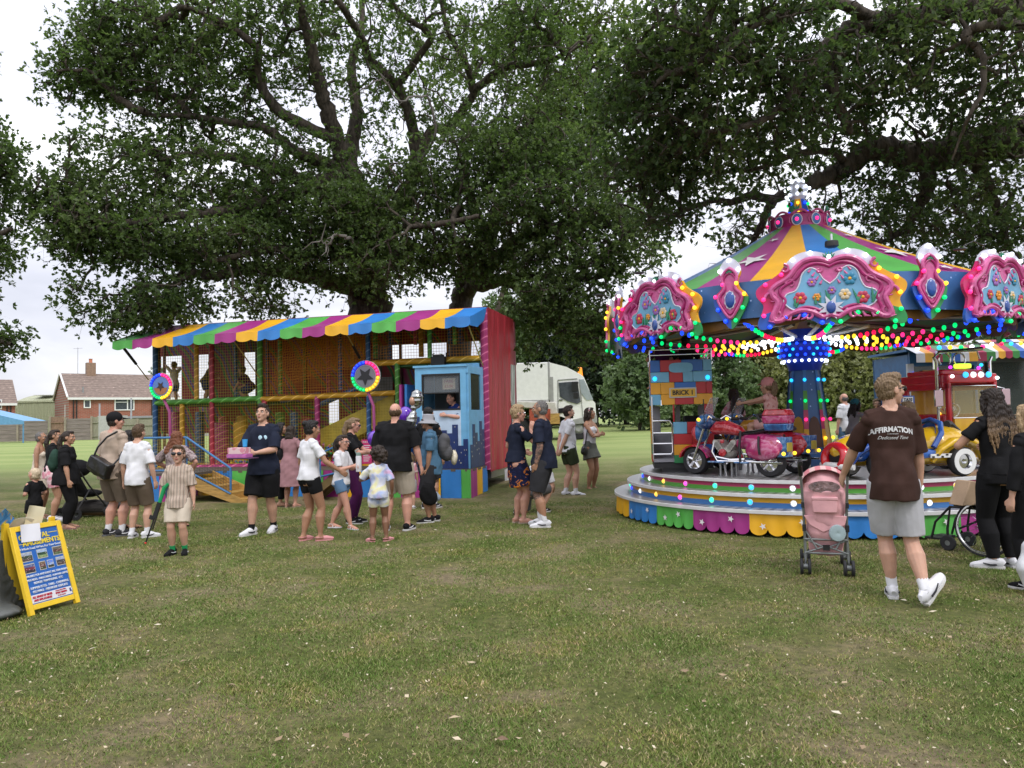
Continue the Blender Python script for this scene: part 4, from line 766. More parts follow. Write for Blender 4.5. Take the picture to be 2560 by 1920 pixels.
p_hid = person('dark haired person almost hidden between the capped man and the white t-shirt', 320, 1322, 1075, face=-.3, sex='f', skin='mid', hair=('long', 'black'), shirt=('black', -.04, .8, .01), legs=('shorts', 'charcoal', .6), shoes=('sandal', 'black'))
p_wht = person('young man in a white t-shirt and khaki shorts seen from behind', 344, 1345, 1062, face=-.1, skin='fair', hair=('quiff', 'brown'), shirt=('white', -.05, .9, .016), legs=('shorts', 'khaki', .9, .016), shoes=('trainer', 'white'), sock=('white', .2), pose=dict(lh=(-.15, .03, .50), rh=(.15, .02, .50), rf=(.075, .02, 0), fy=(.2, -.7), head=(-.12, 0, 0)))
p_aub = person('woman with long auburn hair and a patterned blouse seen from behind', 440, 1318, 1078, face=-.05, sex='f', skin='pink', hair=('long', 'auburn'), shirt=('blouse', -.02, .85, .016), legs=('shorts', 'denim', .9), shoes=('sandal', 'black'), w=1.2, pose=dict(lh=(-.12, .10, .6), rh=(.14, .06, .56), le=(-1, -.3, 0), re=(1, -.3, 0)))
p_boy = person('boy in sunglasses, striped shirt and cream shorts facing the camera', 447, 1386, 1114, face=PI+.08, hs=1.22, skin='fair', hair=('short', 'brown'), glasses='dark', shirt=('striped', -.075, .95, .018, .012), legs=('shorts', 'cream', .85, .016), shoes=('trainer', 'black', 'black'), sock=('green', .2), pose=dict(rh=(.16, .02, .50), lh=(-.15, .03, .47), head=(.12, .1, 0)), vox=.0075)
# ---- in front of the trailer ----
p_nav = person('man in a navy t-shirt and black shorts holding toy boxes', 660, 1333, 1012, face=PI-.25, skin='fair', hair=('quiff', 'dark'), shirt=('navy', -.06, .95, .018, .01), legs=('shorts', 'black', .92, .022), shoes=('trainer', 'white'), sock=('black', .16), w=1.12, belly=.025, pose=dict(lh=(-.03, .16, .63), rh=(.04, .17, .62), lhd=(.6, .5, 0), rhd=(-.6, .5, -.1), le=(-1, -.6, -.4), re=(1, -.6, -.4), lf=(-.03, -.09, 0), rf=(.05, .09, 0), head=(.1, .22, 0)), vox=.0075)
p_blk = person('woman in black with a dark shawl half hidden behind the navy t-shirt', 700, 1266, 1056, face=RIGHT+.3, sex='f', skin='mid', hair=('bob', 'black'), shirt=('black', -.06, 1.6, .014), legs=('trousers', 'black', 1.8), shoes=('flip', 'black'))
p_mau = person('woman in a mauve tiered dress facing the nets', 727, 1268, 1064, face=-.15, sex='f', skin='pink', hair=('bob', 'dark'), shirt=('mauve', -.26, .5, .014, .035), shoes=('flip', 'tan'), w=1.05, pose=dict(lh=(-.12, .1, .62), rh=(.12, .12, .64)))
p_g1 = person('girl with a dark bun, white t-shirt and black shorts reaching out a hand', 776, 1352, 1050, face=-.75, sex='f', hs=1.08, skin='tan', hair=('bun', 'black'), shirt=('white', -.01, .7, .012), legs=('shorts', 'black', .42, .004), shoes=('croc', 'pink'), w=1.0, pose=dict(rh=(.20, .16, .58), re=(.3, -1, -.6), lh=(-.13, .07, .52), head=(-.15, -.1, 0), lf=(-.06, -.03, 0), rf=(.07, .05, 0)), vox=.0075)
p_pur = person('blonde woman in sunglasses, black top and purple leggings', 880, 1308, 1043, face=RIGHT+.05, sex='f', skin='pink', hair=('ponytail', 'sandy'), glasses='dark', shirt=('black', .03, .75, .010), legs=('leggings', 'purple', 1.95), shoes=('trainer', 'black'), pose=dict(lh=(-.04, .24, .66), rh=(.06, .22, .66), lhd=(.3, 1, .1), head=(0, -.2, 0), lf=(-.04, .02, 0)), vox=.008)
p_g2 = person('girl in glasses, white t-shirt and denim shorts holding a pale bottle', 860, 1322, 1086, face=RIGHT-.35, sex='f', hs=1.16, skin='pink', hair=('ponytail', 'dark'), glasses='clear', shirt=('white', -.035, .8, .013), legs=('shorts', 'denim', .45, .010), shoes=('sandal', 'white'), pose=dict(rh=(.03, .14, .68), lh=(-.02, .15, .66), re=(.8, -1, -.3), le=(-.8, -1, -.3), lf=(.02, -.14, .01), rf=(.03, .10, 0), pel=(0, -.02, .515)), vox=.0075)
p_tie = person('small girl with curly hair and pastel tie-dye shorts set seen from behind', 948, 1354, 1116, face=.15, sex='f', hs=1.28, skin='brown', hair=('curly', 'dark'), shirt=('tiedye', -.04, .9, .013), legs=('shorts', 'tiedye', .5, .006), shoes=('croc', 'pink'), pose=dict(lh=(-.07, .12, .70), le=(-1, -.6, -.3), rh=(.14, .03, .52), lf=(-.07, 0, 0), rf=(.075, .02, 0), fy=(.6, -.7), head=(.2, 0, 0)), vox=.0075)
p_big = person('tall balding man in a black t-shirt and stone shorts seen from behind', 992, 1326, 1006, face=-.1, skin='pink', hair=('bald', 'brown'), shirt=('black', -.06, .95, .024), legs=('shorts', 'stone', .9, .018), shoes=('trainer', 'black'), w=1.28, belly=.03, bz=1.02, pose=dict(lh=(-.17, .05, .50), rh=(.20, .02, .48), lf=(-.08, 0, 0), rf=(.085, 0, 0)), vox=.0075)
p_buc = person('man in a grey bucket hat and blue t-shirt looking left', 1078, 1305, 1034, face=LEFT+.15, skin='tan', hair=('crop', 'dark'), hat=('bucket', 'silver'), glasses='dark', shirt=('blue', -.08, .85, .016), legs=('shorts', 'charcoal', .95, .016), shoes=('trainer', 'black'), belly=.02, w=1.02, pose=dict(lh=(-.10, .03, .49), rh=(.10, .05, .5), lf=(-.05, .02, 0), rf=(.05, -.04, 0), head=(.15, .05, 0)), vox=.0075)
p_bk2 = person('dark haired man in black standing beside the ticket booth', 1074, 1271, 1016, face=-.2, skin='tan', hair=('crop', 'black'), shirt=('black', -.06, .95, .014), legs=('shorts', 'charcoal', .9), shoes=('trainer', 'charcoal'), sock=('white', .15))
p_kid = person('small child in white and grey beside the big man in black', 1026, 1272, 1130, face=.1, hs=1.35, skin='fair', hair=('bob', 'sandy'), shirt=('pinkcheck', -.05, .8, .012), legs=('shorts', 'lgrey', .8), shoes=('trainer', 'white'))
# ---- right of the trailer ----
p_flo = person('woman with short blonde hair, navy top and dark floral skirt', 1296, 1308, 1013, face=RIGHT+.35, sex='f', skin='pink', hair=('pixie', 'blond'), glasses='clear', shirt=('navy', -.0, .75, .010), legs=('skirt', 'floral', .62, .012), shoes=('flip', 'tan'), w=1.04, pose=dict(rh=(.03, .12, .79), lh=(-.10, .10, .60), re=(1, -.5, -.8), rhd=(0, .3, 1), lf=(-.045, 0, 0), rf=(.045, .03, 0), head=(-.25, 0, 0)), vox=.0075)
p_tat = person('man with greying hair and a tattooed arm and leg in dark t-shirt', 1362, 1316, 1000, face=LEFT-.35, skin='tan', hair=('crop', 'grey'), beard='grey', shirt=('navy', -.06, .85, .015), legs=('shorts', 'charcoal', .95, .018), shoes=('hightop', 'white'), sock=('white', .3), tattoo=-1, w=1.06, pose=dict(lh=(-.12, .02, .50), rh=(.13, .06, .50), head=(.2, .02, 0), lf=(-.06, -.02, 0), rf=(.06, .05, 0)), vox=.0075)
p_kne = person('person kneeling on the grass in a white t-shirt and grey shorts', 1326, 1284, 1118, face=-.5, skin='fair', hair=('crop', 'dark'), H=1.68, shirt=('white', -.02, .8, .015), legs=('shorts', 'grey', .8, .014), shoes=('trainer', 'black'), pose=dict(pel=(0, 0, .235), chest=(0, .22), lf=(-.07, -.16, .0), rf=(.08, .10, 0), lk=(-.1, 1, -.2), rk=(.3, 1, .6), fp=(-.9, 0), lh=(-.06, .36, .2), rh=(.08, .36, .2), head=(0, -.7, 0)))
p_w26 = person('bearded man in a white t-shirt and green shorts, hands behind his back', 1424, 1241, 1015, face=RIGHT+.35, skin='fair', hair=('quiff', 'dark'), beard='dark', shirt=('white', -.03, .75, .012), legs=('shorts', 'olive', .62, .012), shoes=('trainer', 'white'), sock=('white', .22), belly=.012, w=1.06, pose=dict(lh=(-.03, -.12, .50), rh=(.03, -.12, .49), le=(-1, -.6, 0), re=(1, -.6, 0), head=(-.2, .05, 0), rf=(.05, .05, 0), lf=(-.05, -.03, 0)))
p_w27 = person('woman with folded arms, white camisole and grey skirt beside the bearded man', 1478, 1228, 1019, face=PI+.9, sex='f', skin='tan', hair=('bob', 'dark'), hat=('flowers', 'white'), shirt=('white', .04, 0, .007, 0, .25), legs=('skirt', 'skort', .42, .010), shoes=('flip', 'tan'), pose=dict(lh=(.07, .115, .66), rh=(-.07, .105, .68), le=(-1, .2, -.6), re=(1, .2, -.6), lhd=(1, .1, 0), rhd=(-1, .1, 0), head=(.35, .1, 0)))
# ---- right foreground ----
p_brn = person('man in a brown printed t-shirt and grey shorts holding a pink pushchair', 2240, 1500, 935, face=-.22, skin='fair', hair=('quiff', 'sandy'), glasses='dark', shirt=('brown', -.075, .95, .015, .006), legs=('shorts', 'lgrey', .92, .015), shoes=('trainer', 'white'), sock=('white', .2), w=.95, bz=1.05, pose=dict(lh=(-.165, .15, .545), le=(-.6, -1, -.1), lhd=(-.15, .5, -.7), rh=(.135, .06, .50), rhd=(-.1, .5, -.8), re=(.8, -1, 0), head=(-1.15, .03, 0), lf=(.0, .05, 0), rf=(.085, -.13, .03), fy=(-.15, -.9), fp=(0, -.75), pel=(.01, 0, .52)), vox=.006)
p_rgt = person('woman in black with very long highlighted hair standing by the wheelchair', 2508, 1420, 970, face=.12, sex='f', skin='mid', hair=('longer', 'tipped'), glasses='up', shirt=('black', -.0, .6, .008), legs=('leggings', 'black', 1.95, .006), shoes=('trainer', 'white'), w=1.12, pose=dict(lh=(-.10, .17, .68), le=(-1, -.7, -.4), rh=(.1, .16, .66), head=(-.1, -.05, 0), fy=(.9, -.2), lf=(-.05, 0, 0)), vox=.0065)
p_edge = person('woman in black with long blonde ponytail cut off by the right edge', 2600, 1475, 1010, face=.3, sex='f', skin='fair', hair=('longer', 'blond'), shirt=('black', -.05, 1.7, .014), legs=('trousers', 'black', 1.9), shoes=('trainer', 'black'), w=1.05)
def shirt_print(pn, s, size, z, y0, m, nm='print', bold=0, arch=0, sx=1, x0=0, shear=0, front=False):
    """lettering laid on the surface of the shirt"""
    from mathutils.bvhtree import BVHTree
    me = pn.shirt.data; bv = BVHTree.FromPolygons([v.co for v in me.vertices], [p.vertices for p in me.polygons]); f = -1 if front else 1
    t = text(s, size, m, pn.root, (0, 0, 0), (0, 0, 0), nm, ext=0, font_bold=bold, sx=sx, shear=shear)
    for v in t.data.vertices:
        x = (v.co.x+x0)*f; zz = z+v.co.y-arch*v.co.x**2
        h = bv.ray_cast(V((x, -f*1.0, zz)), V((0, f, 0))); v.co = V((x, (h[0].y if h[0] else -.1)-f*.004, zz))
    return t
pw = cloth('print_white', (.6, .6, .6), .25)
H_ = p_brn.H
shirt_print(p_brn, 'AFFIRMATION', .058, H_*.755, 0, pw, 'printed_lettering', .0022, arch=1.1, sx=.86)
shirt_print(p_brn, 'A MOVEMENT', .013, H_*.735, 0, pw, 'printed_lettering', 0)
shirt_print(p_brn, 'Dedicated Time', .038, H_*.718, 0, pw, 'printed_lettering', 0, shear=.5, sx=.9)
for k, x in enumerate((-.035, .035)):
    from mathutils.bvhtree import BVHTree
    me = p_nav.shirt.data; bv = BVHTree.FromPolygons([v.co for v in me.vertices], [p.vertices for p in me.polygons]); h = bv.ray_cast(V((x-.075, 1, p_nav.H*.745)), V((0, -1, 0)))
    if h[0]: A = MB(); A.sph(h[0], (.032, .006, .032), 16, 6); A.build('round_badge', cloth('badge_blue', (.45, .65, .75)), p_nav.root)
shirt_print(p_pur, 'F·R·I·E·N·D·S', .030, p_pur.H*.71, 0, pw, 'printed_lettering', .0008, front=True)

CL['leaflet'] = pattern('leaflet', [(0, (.05, .2, .5)), (.45, (.1, .3, .6)), (.55, (.4, .3, .25)), (.6, (.55, .5, .1))], 14, 'noise', (1, 1, 1), 'CONSTANT')
CL['gingham'] = pattern('gingham', [(0, (.62, .42, .40)), (.5, (.55, .20, .22))], 3.2, 'wave', (1, 0, 0), 'CONSTANT')
# ================= play trailer =================
TL, TR_ = V((-8.47, 17.9, 0)), V((-.54, 15.9, 0)); TLEN = (TR_-TL).length; TA = math.atan2(TR_.y-TL.y, TR_.x-TL.x)
trailer = empty('play_trailer', TL, TA, 'long soft play trailer with striped awning, coloured padded posts and netting', 'trailer')
TM = Matrix.Translation(TL) @ Matrix.Rotation(TA, 4, 'Z'); TMI = TM.inverted()
def FL(px, py, yo=0.0):
    """photograph pixel -> trailer coordinates on the vertical plane y=yo"""
    o = TMI @ V((0, 0, CAMH)); d = TMI.to_3x3() @ ray(px, py); t = (yo-o.y)/d.y; return o+d*t
def FX(px, yo=0): return FL(px, 1050, yo).x
DZ = .60; TW = 2.5; TH = 3.92
def wrapm(k, c): 
    m = mat('pad_'+k, c, .4, var=0, bump=.1); N, L, b = nodes_of(m); tc = N.new('ShaderNodeTexCoord'); mp = N.new('ShaderNodeMapping'); mp.inputs['Rotation'].default_value = (0, .5, 0); L.new(tc.outputs['Object'], mp.inputs[0])
    w = N.new('ShaderNodeTexWave'); w.bands_direction = 'Z'; w.inputs['Scale'].default_value = 2.2; w.inputs['Distortion'].default_value = .6; L.new(mp.outputs[0], w.inputs['Vector'])
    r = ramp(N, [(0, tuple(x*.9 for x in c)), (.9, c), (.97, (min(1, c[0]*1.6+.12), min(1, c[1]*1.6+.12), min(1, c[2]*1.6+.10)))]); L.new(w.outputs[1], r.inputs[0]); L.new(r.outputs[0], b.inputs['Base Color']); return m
PD = dict(b=wrapm('blue', (.02, .10, .26)), y=wrapm('yellow', (.62, .33, .02)), r=wrapm('red', (.40, .03, .05)), g=wrapm('green', (.09, .32, .04)), p=wrapm('magenta', (.36, .03, .14)))
def swirl(k, base):
    m = mat(k, base, .5, var=0, bump=.2); N, L, b = nodes_of(m); tc = N.new('ShaderNodeTexCoord'); mp = N.new('ShaderNodeMapping'); mp.inputs['Rotation'].default_value = (0, .7, 0); L.new(tc.outputs['Object'], mp.inputs[0])
    w = N.new('ShaderNodeTexWave'); w.inputs['Scale'].default_value = .34; w.inputs['Distortion'].default_value = 5; w.inputs['Detail'].default_value = 2; w.inputs['Detail Scale'].default_value = 1; L.new(mp.outputs[0], w.inputs['Vector'])
    r = ramp(N, [(0, (.26, .012, .025)), (.22, (.36, .02, .04)), (.30, (.02, .22, .06)), (.42, (.03, .26, .07)), (.47, (.55, .28, .02)), (.54, (.36, .02, .04)), (.70, (.02, .10, .40)), (.80, (.30, .015, .03)), (.9, (.03, .25, .06)), (1, (.30, .01, .12))]); L.new(w.outputs[1], r.inputs[0]); L.new(r.outputs[0], b.inputs['Base Color']); return m
SW = swirl('swirl_canvas', (.3, .05, .05))
RED = mat('red_tarpaulin', (.36, .03, .045), .38, var=.22, scale=1.2, bump=.7, bscale=3, stretch=(3, 3, .35)); SILV = mat('clear_plastic_sheet', (.42, .45, .42), .22, var=.45, scale=3, bump=.8, bscale=6, stretch=(4, 4, .4), spec=.7)
MAROON = mat('maroon_frame', (.09, .012, .018), .5)
# --- floor, roof, body ---
m = MB().mat(M_DARK).box((TLEN/2, TW/2, DZ-.07), (TLEN, TW, .12)).mat(M_GREYM).box((TLEN/2, TW/2, DZ-.22), (TLEN, TW*.8, .16)); m.build('chassis', None, trailer)
m = MB().mat(STR[2]); x0, x1 = .05, TLEN-.06
m.box(((x0+x1)/2, .6, DZ+.01), (x1-x0, 1.2, .03)); m.build('floor_mat', mat('blue_floor_mat', (.02, .05, .16), .6), trailer)
MB().box((TLEN/2, TW/2+.06, TH-.02), (TLEN+.02, TW-.05, .05)).build('roof', mat('dark_red_roof', (.20, .03, .05), .5), trailer)
m = MB(); zmid = FL(520, 1003).z
m.box((FX(650)/2, TW/2, zmid-.05), (FX(650), TW-.1, .06)); m.build('upper_deck', mat('deck_green', (.03, .12, .03), .6), trailer); m = MB(); m.box(((FX(990)+TLEN)/2, TW/2, FL(1060, 902).z-.08), (TLEN-FX(990), TW-.1, .06)); m.build('upper_deck', mat('deck_green', (.03, .12, .03), .6), trailer)
# back wall: swirled tarpaulins with see-through window gaps
m = MB()
def bw(px0, px1, z0, z1): x0, x1 = FX(px0, TW-.1), FX(px1, TW-.1); m.box(((x0+x1)/2, TW-.1, (z0+z1)/2), (x1-x0, .03, z1-z0))
zt = TH-.05; zw1, zw0 = FL(450, 890, TW).z, FL(450, 985, TW).z
bw(395, 1250, zw1, zt); bw(395, 402, DZ, zw1); bw(455, 495, DZ, zw1); bw(530, 612, DZ, zw1); bw(640, 822, DZ, zw1); bw(822, 848, DZ+1.55, zw1); bw(822, 848, DZ, DZ+.9); bw(848, 935, DZ, zw1); bw(402, 640, DZ+.75, zw0-.25); bw(958, 1250, DZ, zw1-.35); bw(935, 1250, DZ, DZ+.4)
m.build('back_wall', SW, trailer)
m = MB(); x0, x1 = FX(932, TW-.2), FX(985, TW-.2); m.box(((x0+x1)/2, TW-.25, 1.7), (x1-x0, .01, 1.9)); CLEAR_ = m
CLEAR = mat('grey_clear_sheet', (.35, .37, .37), .3, var=.3, scale=3, bump=.5, alpha=.85); CLEAR_.build('clear_sheet', CLEAR, trailer)
# end wall on the right: red tarpaulin with folds, and clear strip
def wav(z, y): return .012*math.sin(y*19+z*.8)+.009*math.sin(y*31-z*2.3)+.014*math.sin(z*2.2+y*7)
MB().grid(lambda a, b: (TLEN+.03+wav(DZ+(TH-DZ)*b, a*1.95)*(1-.5*b), .06+a*1.90, DZ-.15+(TH-DZ+.15)*b), 60, 30).build('red_end_sheet', RED, trailer, solid=.006)
MB().grid(lambda a, b: (TLEN+.035+.6*wav(DZ+(TH-DZ)*b, 3+a*1.2), 1.965+a*.40, DZ-.1+(TH-1.1-DZ+.1)*b), 16, 24).build('clear_end_strip', SILV, trailer, solid=.006)
MB().grid(lambda a, b: (TLEN+.03, 1.965+a*.40, TH-1.1+(1.1)*b), 4, 4).build('red_end_top', RED, trailer, solid=.006)
MB().box((TLEN, 2.43, (TH+DZ)/2), (.08, .12, TH-DZ)).build('corner_post', mat('dull_pink_post', (.35, .10, .13), .5), trailer)
MB().box((-.0, TW/2, (TH+DZ)/2), (.04, TW-.1, TH-DZ)).build('left_end_sheet', MAROON, trailer) if False else None
# posts and beams
def post(c, px, y0, y1, r=.055, yo=0, py=None): 
    a, b = FL(px, y0, yo), FL(px, y1, yo); MB().tube([(a.x, yo, a.z), (a.x, yo, b.z)], r, 12).build('padded_post', PD[c], trailer)
zd = lambda px: 1170
for c, px, y0, y1, r in (('b', 388, 850, 1192, .06), ('y', 491, 838, 1000, .055), ('r', 529, 838, 1182, .055), ('g', 649, 828, 1010, .062), ('y', 455, 1010, 1188, .055), ('r', 661, 1000, 1020, .06), ('b', 919, 820, 1150, .052), ('p', 793, 990, 1165, .06), ('g', 993, 906, 1140, .058), ('g', 1073, 806, 896, .05), ('p', 661, 1003, 1165, .055)): post(c, px, y0, y1, r)
MB().tube([(TLEN-.02, -.02, DZ-.1), (TLEN-.02, -.02, TH-.06)], .085, 12).build('padded_post', PD['p'], trailer)
for k, (c, px, y0, y1, r, yo) in enumerate((('b', 590, 850, 1000, .05, 1.2), ('b', 668, 830, 990, .04, 1.4), ('g', 760, 840, 985, .04, 1.6), ('g', 938, 820, 896, .055, .9), ('b', 975, 818, 900, .05, 1.1), ('y', 1052, 810, 892, .06, 1.0), ('r', 1038, 812, 862, .045, .6), ('b', 1124, 806, 860, .055, .8), ('g', 1136, 806, 862, .05, .5), ('b', 1150, 806, 860, .055, 1.1), ('r', 560, 1040, 1170, .13, 1.0), ('y', 605, 1040, 1170, .13, 1.2), ('g', 700, 1030, 1170, .11, 1.3), ('b', 735, 1030, 1170, .10, 1.0), ('r', 765, 1040, 1170, .12, 1.6), ('p', 440, 1030, 1170, .10, 1.5), ('b', 500, 1030, 1170, .11, 1.7), ('g', 700, 850, 985, .05, .8), ('p', 820, 835, 980, .05, 1.3), ('y', 880, 830, 975, .045, 1.7), ('b', 850, 830, 975, .05, .9))):
    a, b = FL(px, y0, yo), FL(px, y1, yo); MB().tube([(a.x, yo, a.z), (a.x, yo, b.z)], r, 12).build('hanging_tube', PD[c], trailer)
def beam(c, p, q, r=.055, yo=0): a, b = FL(*p, yo), FL(*q, yo); MB().tube([a, b], r, 12).build('padded_beam', PD[c], trailer)
beam('g', (390, 1008), (648, 996), .062); beam('y', (654, 998), (990, 982), .058); beam('y', (930, 909), (1204, 895), .062); beam('p', (465, 1170), (905, 1158), .065); beam('b', (800, 1012), (905, 965), .06, .5); beam('b', (655, 1012), (800, 985), .05, .9)
# back-plane frame
for px in (405, 520, 640, 760, 880, 1000, 1120): x = FX(px, 2.2); MB().box((x, 2.3, (DZ+TH)/2), (.06, .06, TH-DZ)).build('rear_frame_post', MAROON, trailer)
MB().box((.06, .08, (DZ+TH)/2), (.09, .09, TH-DZ)).build('rear_frame_post', MAROON, trailer)
# --- netting: real cords ---
def net(name, o, u, v, nu, nv, sp, r, m_, sag=0):
    M = MB(); o, u, v = V(o), V(u).normalized(), V(v).normalized(); L1, L2 = nu*sp, nv*sp; n = u.cross(v)
    def q(a, b): return o+u*a+v*b+n*sag*math.sin(PI*a/L1)*math.sin(PI*b/L2)
    for i in range(nu+1): M.tube([q(i*sp, L2*t/4) for t in range(5)] if sag else [q(i*sp, 0), q(i*sp, L2)], r, 3, cap=False)
    for j in range(nv+1): M.tube([q(L1*t/8, j*sp) for t in range(9)] if sag else [q(0, j*sp), q(L1, j*sp)], r, 3, cap=False)
    return tag(M.build(name, m_, trailer, fix=False, sharp=0), kind=None)
NY = mat('net_olive', (.60, .46, .06), .7); NO = mat('net_orange', (.78, .32, .04), .7); NK = mat('net_dark', (.03, .04, .03), .7)
sp = .064
def netp(x0, x1, z0, z1, m_, yo=.03, s=sp, r=.0028, sag=0): net('netting', (x0, yo, z0), (1, 0, 0), (0, 0, 1), int((x1-x0)/s), int((z1-z0)/s), s, r, m_, sag)
zmb = FL(520, 1003).z; zub = FL(1060, 902).z
netp(.08, FX(649), zmb, TH-.1, NY, r=.0036); netp(FX(649), FX(919), FL(800, 990).z, TH-.1, NO, r=.0042); netp(FX(919), TLEN-.1, zub, TH-.1, NO, r=.0036)
netp(.08, FX(661), DZ, zmb, NY, r=.0038); netp(FX(661), FX(993), DZ+.3, FL(800, 990).z, NY, r=.0038); netp(FX(919), FX(993), FL(960, 990).z, zub, NK)
netp(.1, FX(649, 1.4), zmb, TH-.1, NK, 1.4, .07); netp(FX(660, 1.2), FX(919, 1.2), DZ+1.6, TH-.1, NO, 1.2, .06, .004)
for k in range(3):  # slanting scramble nets in the middle bay
    a, b = FX(655+k*25), FX(900); net('climbing_net', (a, .35+k*.5, 2.35+k*.22), (1, .1*k, .22), (0, .45, 1), int((b-a)/.075), 16, .075, .0042, NO, .12)
# yellow slide
m = MB(); p, q = FL(985, 1015, .5), FL(798, 1115, .3)
def sl(t, k): c = p.lerp(q, t)+V((0, 0, -.10*math.sin(PI*t)*.6)); a = PI*(k-.5); return V((c.x, c.y+.28+.30*math.sin(a), c.z-.0-.28*math.cos(a)+.05))
m.grid(lambda a, b: sl(a, b), 16, 12); m.build('slide', mat('slide_yellow', (.55, .40, .03), .35, var=.15), trailer, solid=.03)
m = MB()
for t, w in ((.22, .07), (.45, .09), (.62, .06), (.78, .09), (.9, .07)): c = p.lerp(q, t); m.sph((c.x, .26, c.z-.02*math.sin(9*t)), (w, .012, w*.6), 14, 6)
m.build('slide_stickers', mat('sticker_dark', (.04, .045, .02), .5, var=.3), trailer)
# side panel of the slide
m = MB(); a0, a1, a2, a3 = FL(798, 1075, .22), FL(985, 985, .22), FL(985, 1045, .22), FL(798, 1140, .22); m.prism([(a0.x, a0.z), (a1.x, a1.z), (a2.x, a2.z), (a3.x, a3.z)], .2, .24); m.build('slide_side', mat('slide_yellow2', (.50, .38, .04), .4, var=.2), trailer)
# ball pit
m = MB(); rs = random.Random(4); cs = [mat('ball_'+k, c, .35, var=0) for k, c in (('red', (.4, .03, .08)), ('blue', (.02, .10, .45)), ('yellow', (.6, .45, .03)), ('green', (.03, .28, .08)), ('pink', (.5, .15, .25)), ('teal', (.05, .25, .35)))]
for k in range(420): x = rs.uniform(FX(795), FX(900)); y = rs.uniform(.05, .9); m.mat(rs.choice(cs)); m.sph((x, y, DZ+.05+rs.random()*.45), .035, 8, 5)
m.build('ball_pit', None, trailer, kind='stuff')
m = MB()
for k in range(60): x = rs.uniform(FX(560), FX(660)); y = rs.uniform(.05, .9); m.mat(rs.choice(cs)); m.sph((x, y, DZ+.05+rs.random()*.06), .035, 8, 5)
m.build('ball_pit', None, trailer, kind='stuff')
# punch bags / rollers lower left
for px, c in ((555, 'p'), (602, 'y')): x = FX(px, .7); MB().tube([(x, .7, DZ), (x, .7, DZ+1.0)], .17, 16).build('roller', PD[c], trailer)
# deck and skirt in front
YD = -1.2
MB().box((TLEN/2, YD/2, DZ-.03), (TLEN, -YD-.01, .05)).build('front_deck', mat('deck_board', (.10, .08, .06), .7, bump=.3), trailer)
m = MB(); w = .42; k = 0; x = 0; rs = random.Random(2)
cols = [1, 2, 3, 0]
while x < TLEN-.01:
    x2 = min(TLEN, x+w); m.mat(STR[cols[k % 4]]); m.grid(lambda a, b: (x+(x2-x)*a, YD-.012*math.sin(a*9+k)-.02*b*0, DZ-.02-(DZ-.05)*b), 6, 3); x = x2; k += 1
m.build('striped_skirt', None, trailer, solid=.006)
m = MB()
for i, c in enumerate((1, 2, 3)): m.mat(STR[c]); m.grid(lambda a, b: (TLEN-.005+.01*math.sin(a*8+i), YD+.40*i+.40*a, DZ-.02-(DZ-.05)*b), 6, 3)
m.build('skirt_return', None, trailer, solid=.006)
# landing with rail and golden steps at the left
lx0, lx1, ly = FX(335, YD-.9), FX(470, YD-.9), YD-.95
m = MB().mat(mat('deck_board2', (.09, .07, .06), .7)).box(((lx0+lx1)/2, (ly+YD)/2-.02, DZ-.03), (lx1-lx0, YD-ly-.06, .05)); m.build('entry_landing', None, trailer)
m = MB()
for i, c in enumerate((2, 3, 1, 2)): a = lx0+(lx1-lx0)*i/4; b = lx0+(lx1-lx0)*(i+1)/4; m.mat(STR[c]); m.grid(lambda s, t: (a+(b-a)*s, ly-.01*math.sin(9*s), DZ-.05-(DZ-.09)*t), 5, 2)
m.build('landing_skirt', None, trailer, solid=.006)
RB = mat('rail_blue', (.05, .17, .36), .4); m = MB(); zr = DZ+.72
sx1, sz1 = lx1+1.25, .02
pts = [(lx0, ly, DZ), (lx0, ly, zr), (lx1, ly, zr), (sx1-.25, ly, zr-.62), (sx1-.25, ly, zr-1.05)]
for a, b in zip(pts, pts[1:]): m.tube([a, b], .022, 8)
m.tube([(lx1, ly, DZ), (lx1, ly, zr)], .022, 8); m.tube([(lx0, ly, DZ+.06), (lx1, ly, DZ+.06), (sx1-.25, ly, .2)], .02, 8)
m.build('hand_rail', RB, trailer)
net('rail_netting', (lx0, ly, DZ+.06), (1, 0, 0), (0, 0, 1), int((lx1-lx0)/.06), 11, .06, .003, mat('net_yellow', (.5, .42, .12), .7))
m = MB()
for k in range(18): x = lx1+.06*k; zz = zr-(x-lx1)*.62; m.tube([(x, ly, zz-.62), (x, ly, zz)], .003, 3, cap=False)
for k in range(10): m.tube([(lx1, ly, zr-.06*k-.06), (sx1-.25, ly, zr-.62-.06*k)], .003, 3, cap=False)
m.build('rail_netting', NK, trailer, fix=False)
GOLD = mat('gold_wood', (.42, .25, .07), .45, var=.3, bump=.25, stretch=(1, 6, 6))
m = MB(); n = 4; run = .30; rise = DZ/(n+.6)
for i in range(n): z = DZ-rise*(i+1); xx = lx1+.02+run*i; m.box((xx+run/2, ly+.42, z-.015), (run+.02, .80, .03)); m.box((xx+run, ly+.42, z-rise/2-.02), (.02, .80, rise-.03))
for y in (ly+.01, ly+.83): m.prism([(lx1, DZ), (lx1+run*n+.15, .06), (lx1+run*n+.15, .0), (lx1+run*n-.1, 0), (lx1, DZ-.25)], y-.015, y+.015)
m.build('steps', GOLD, trailer)
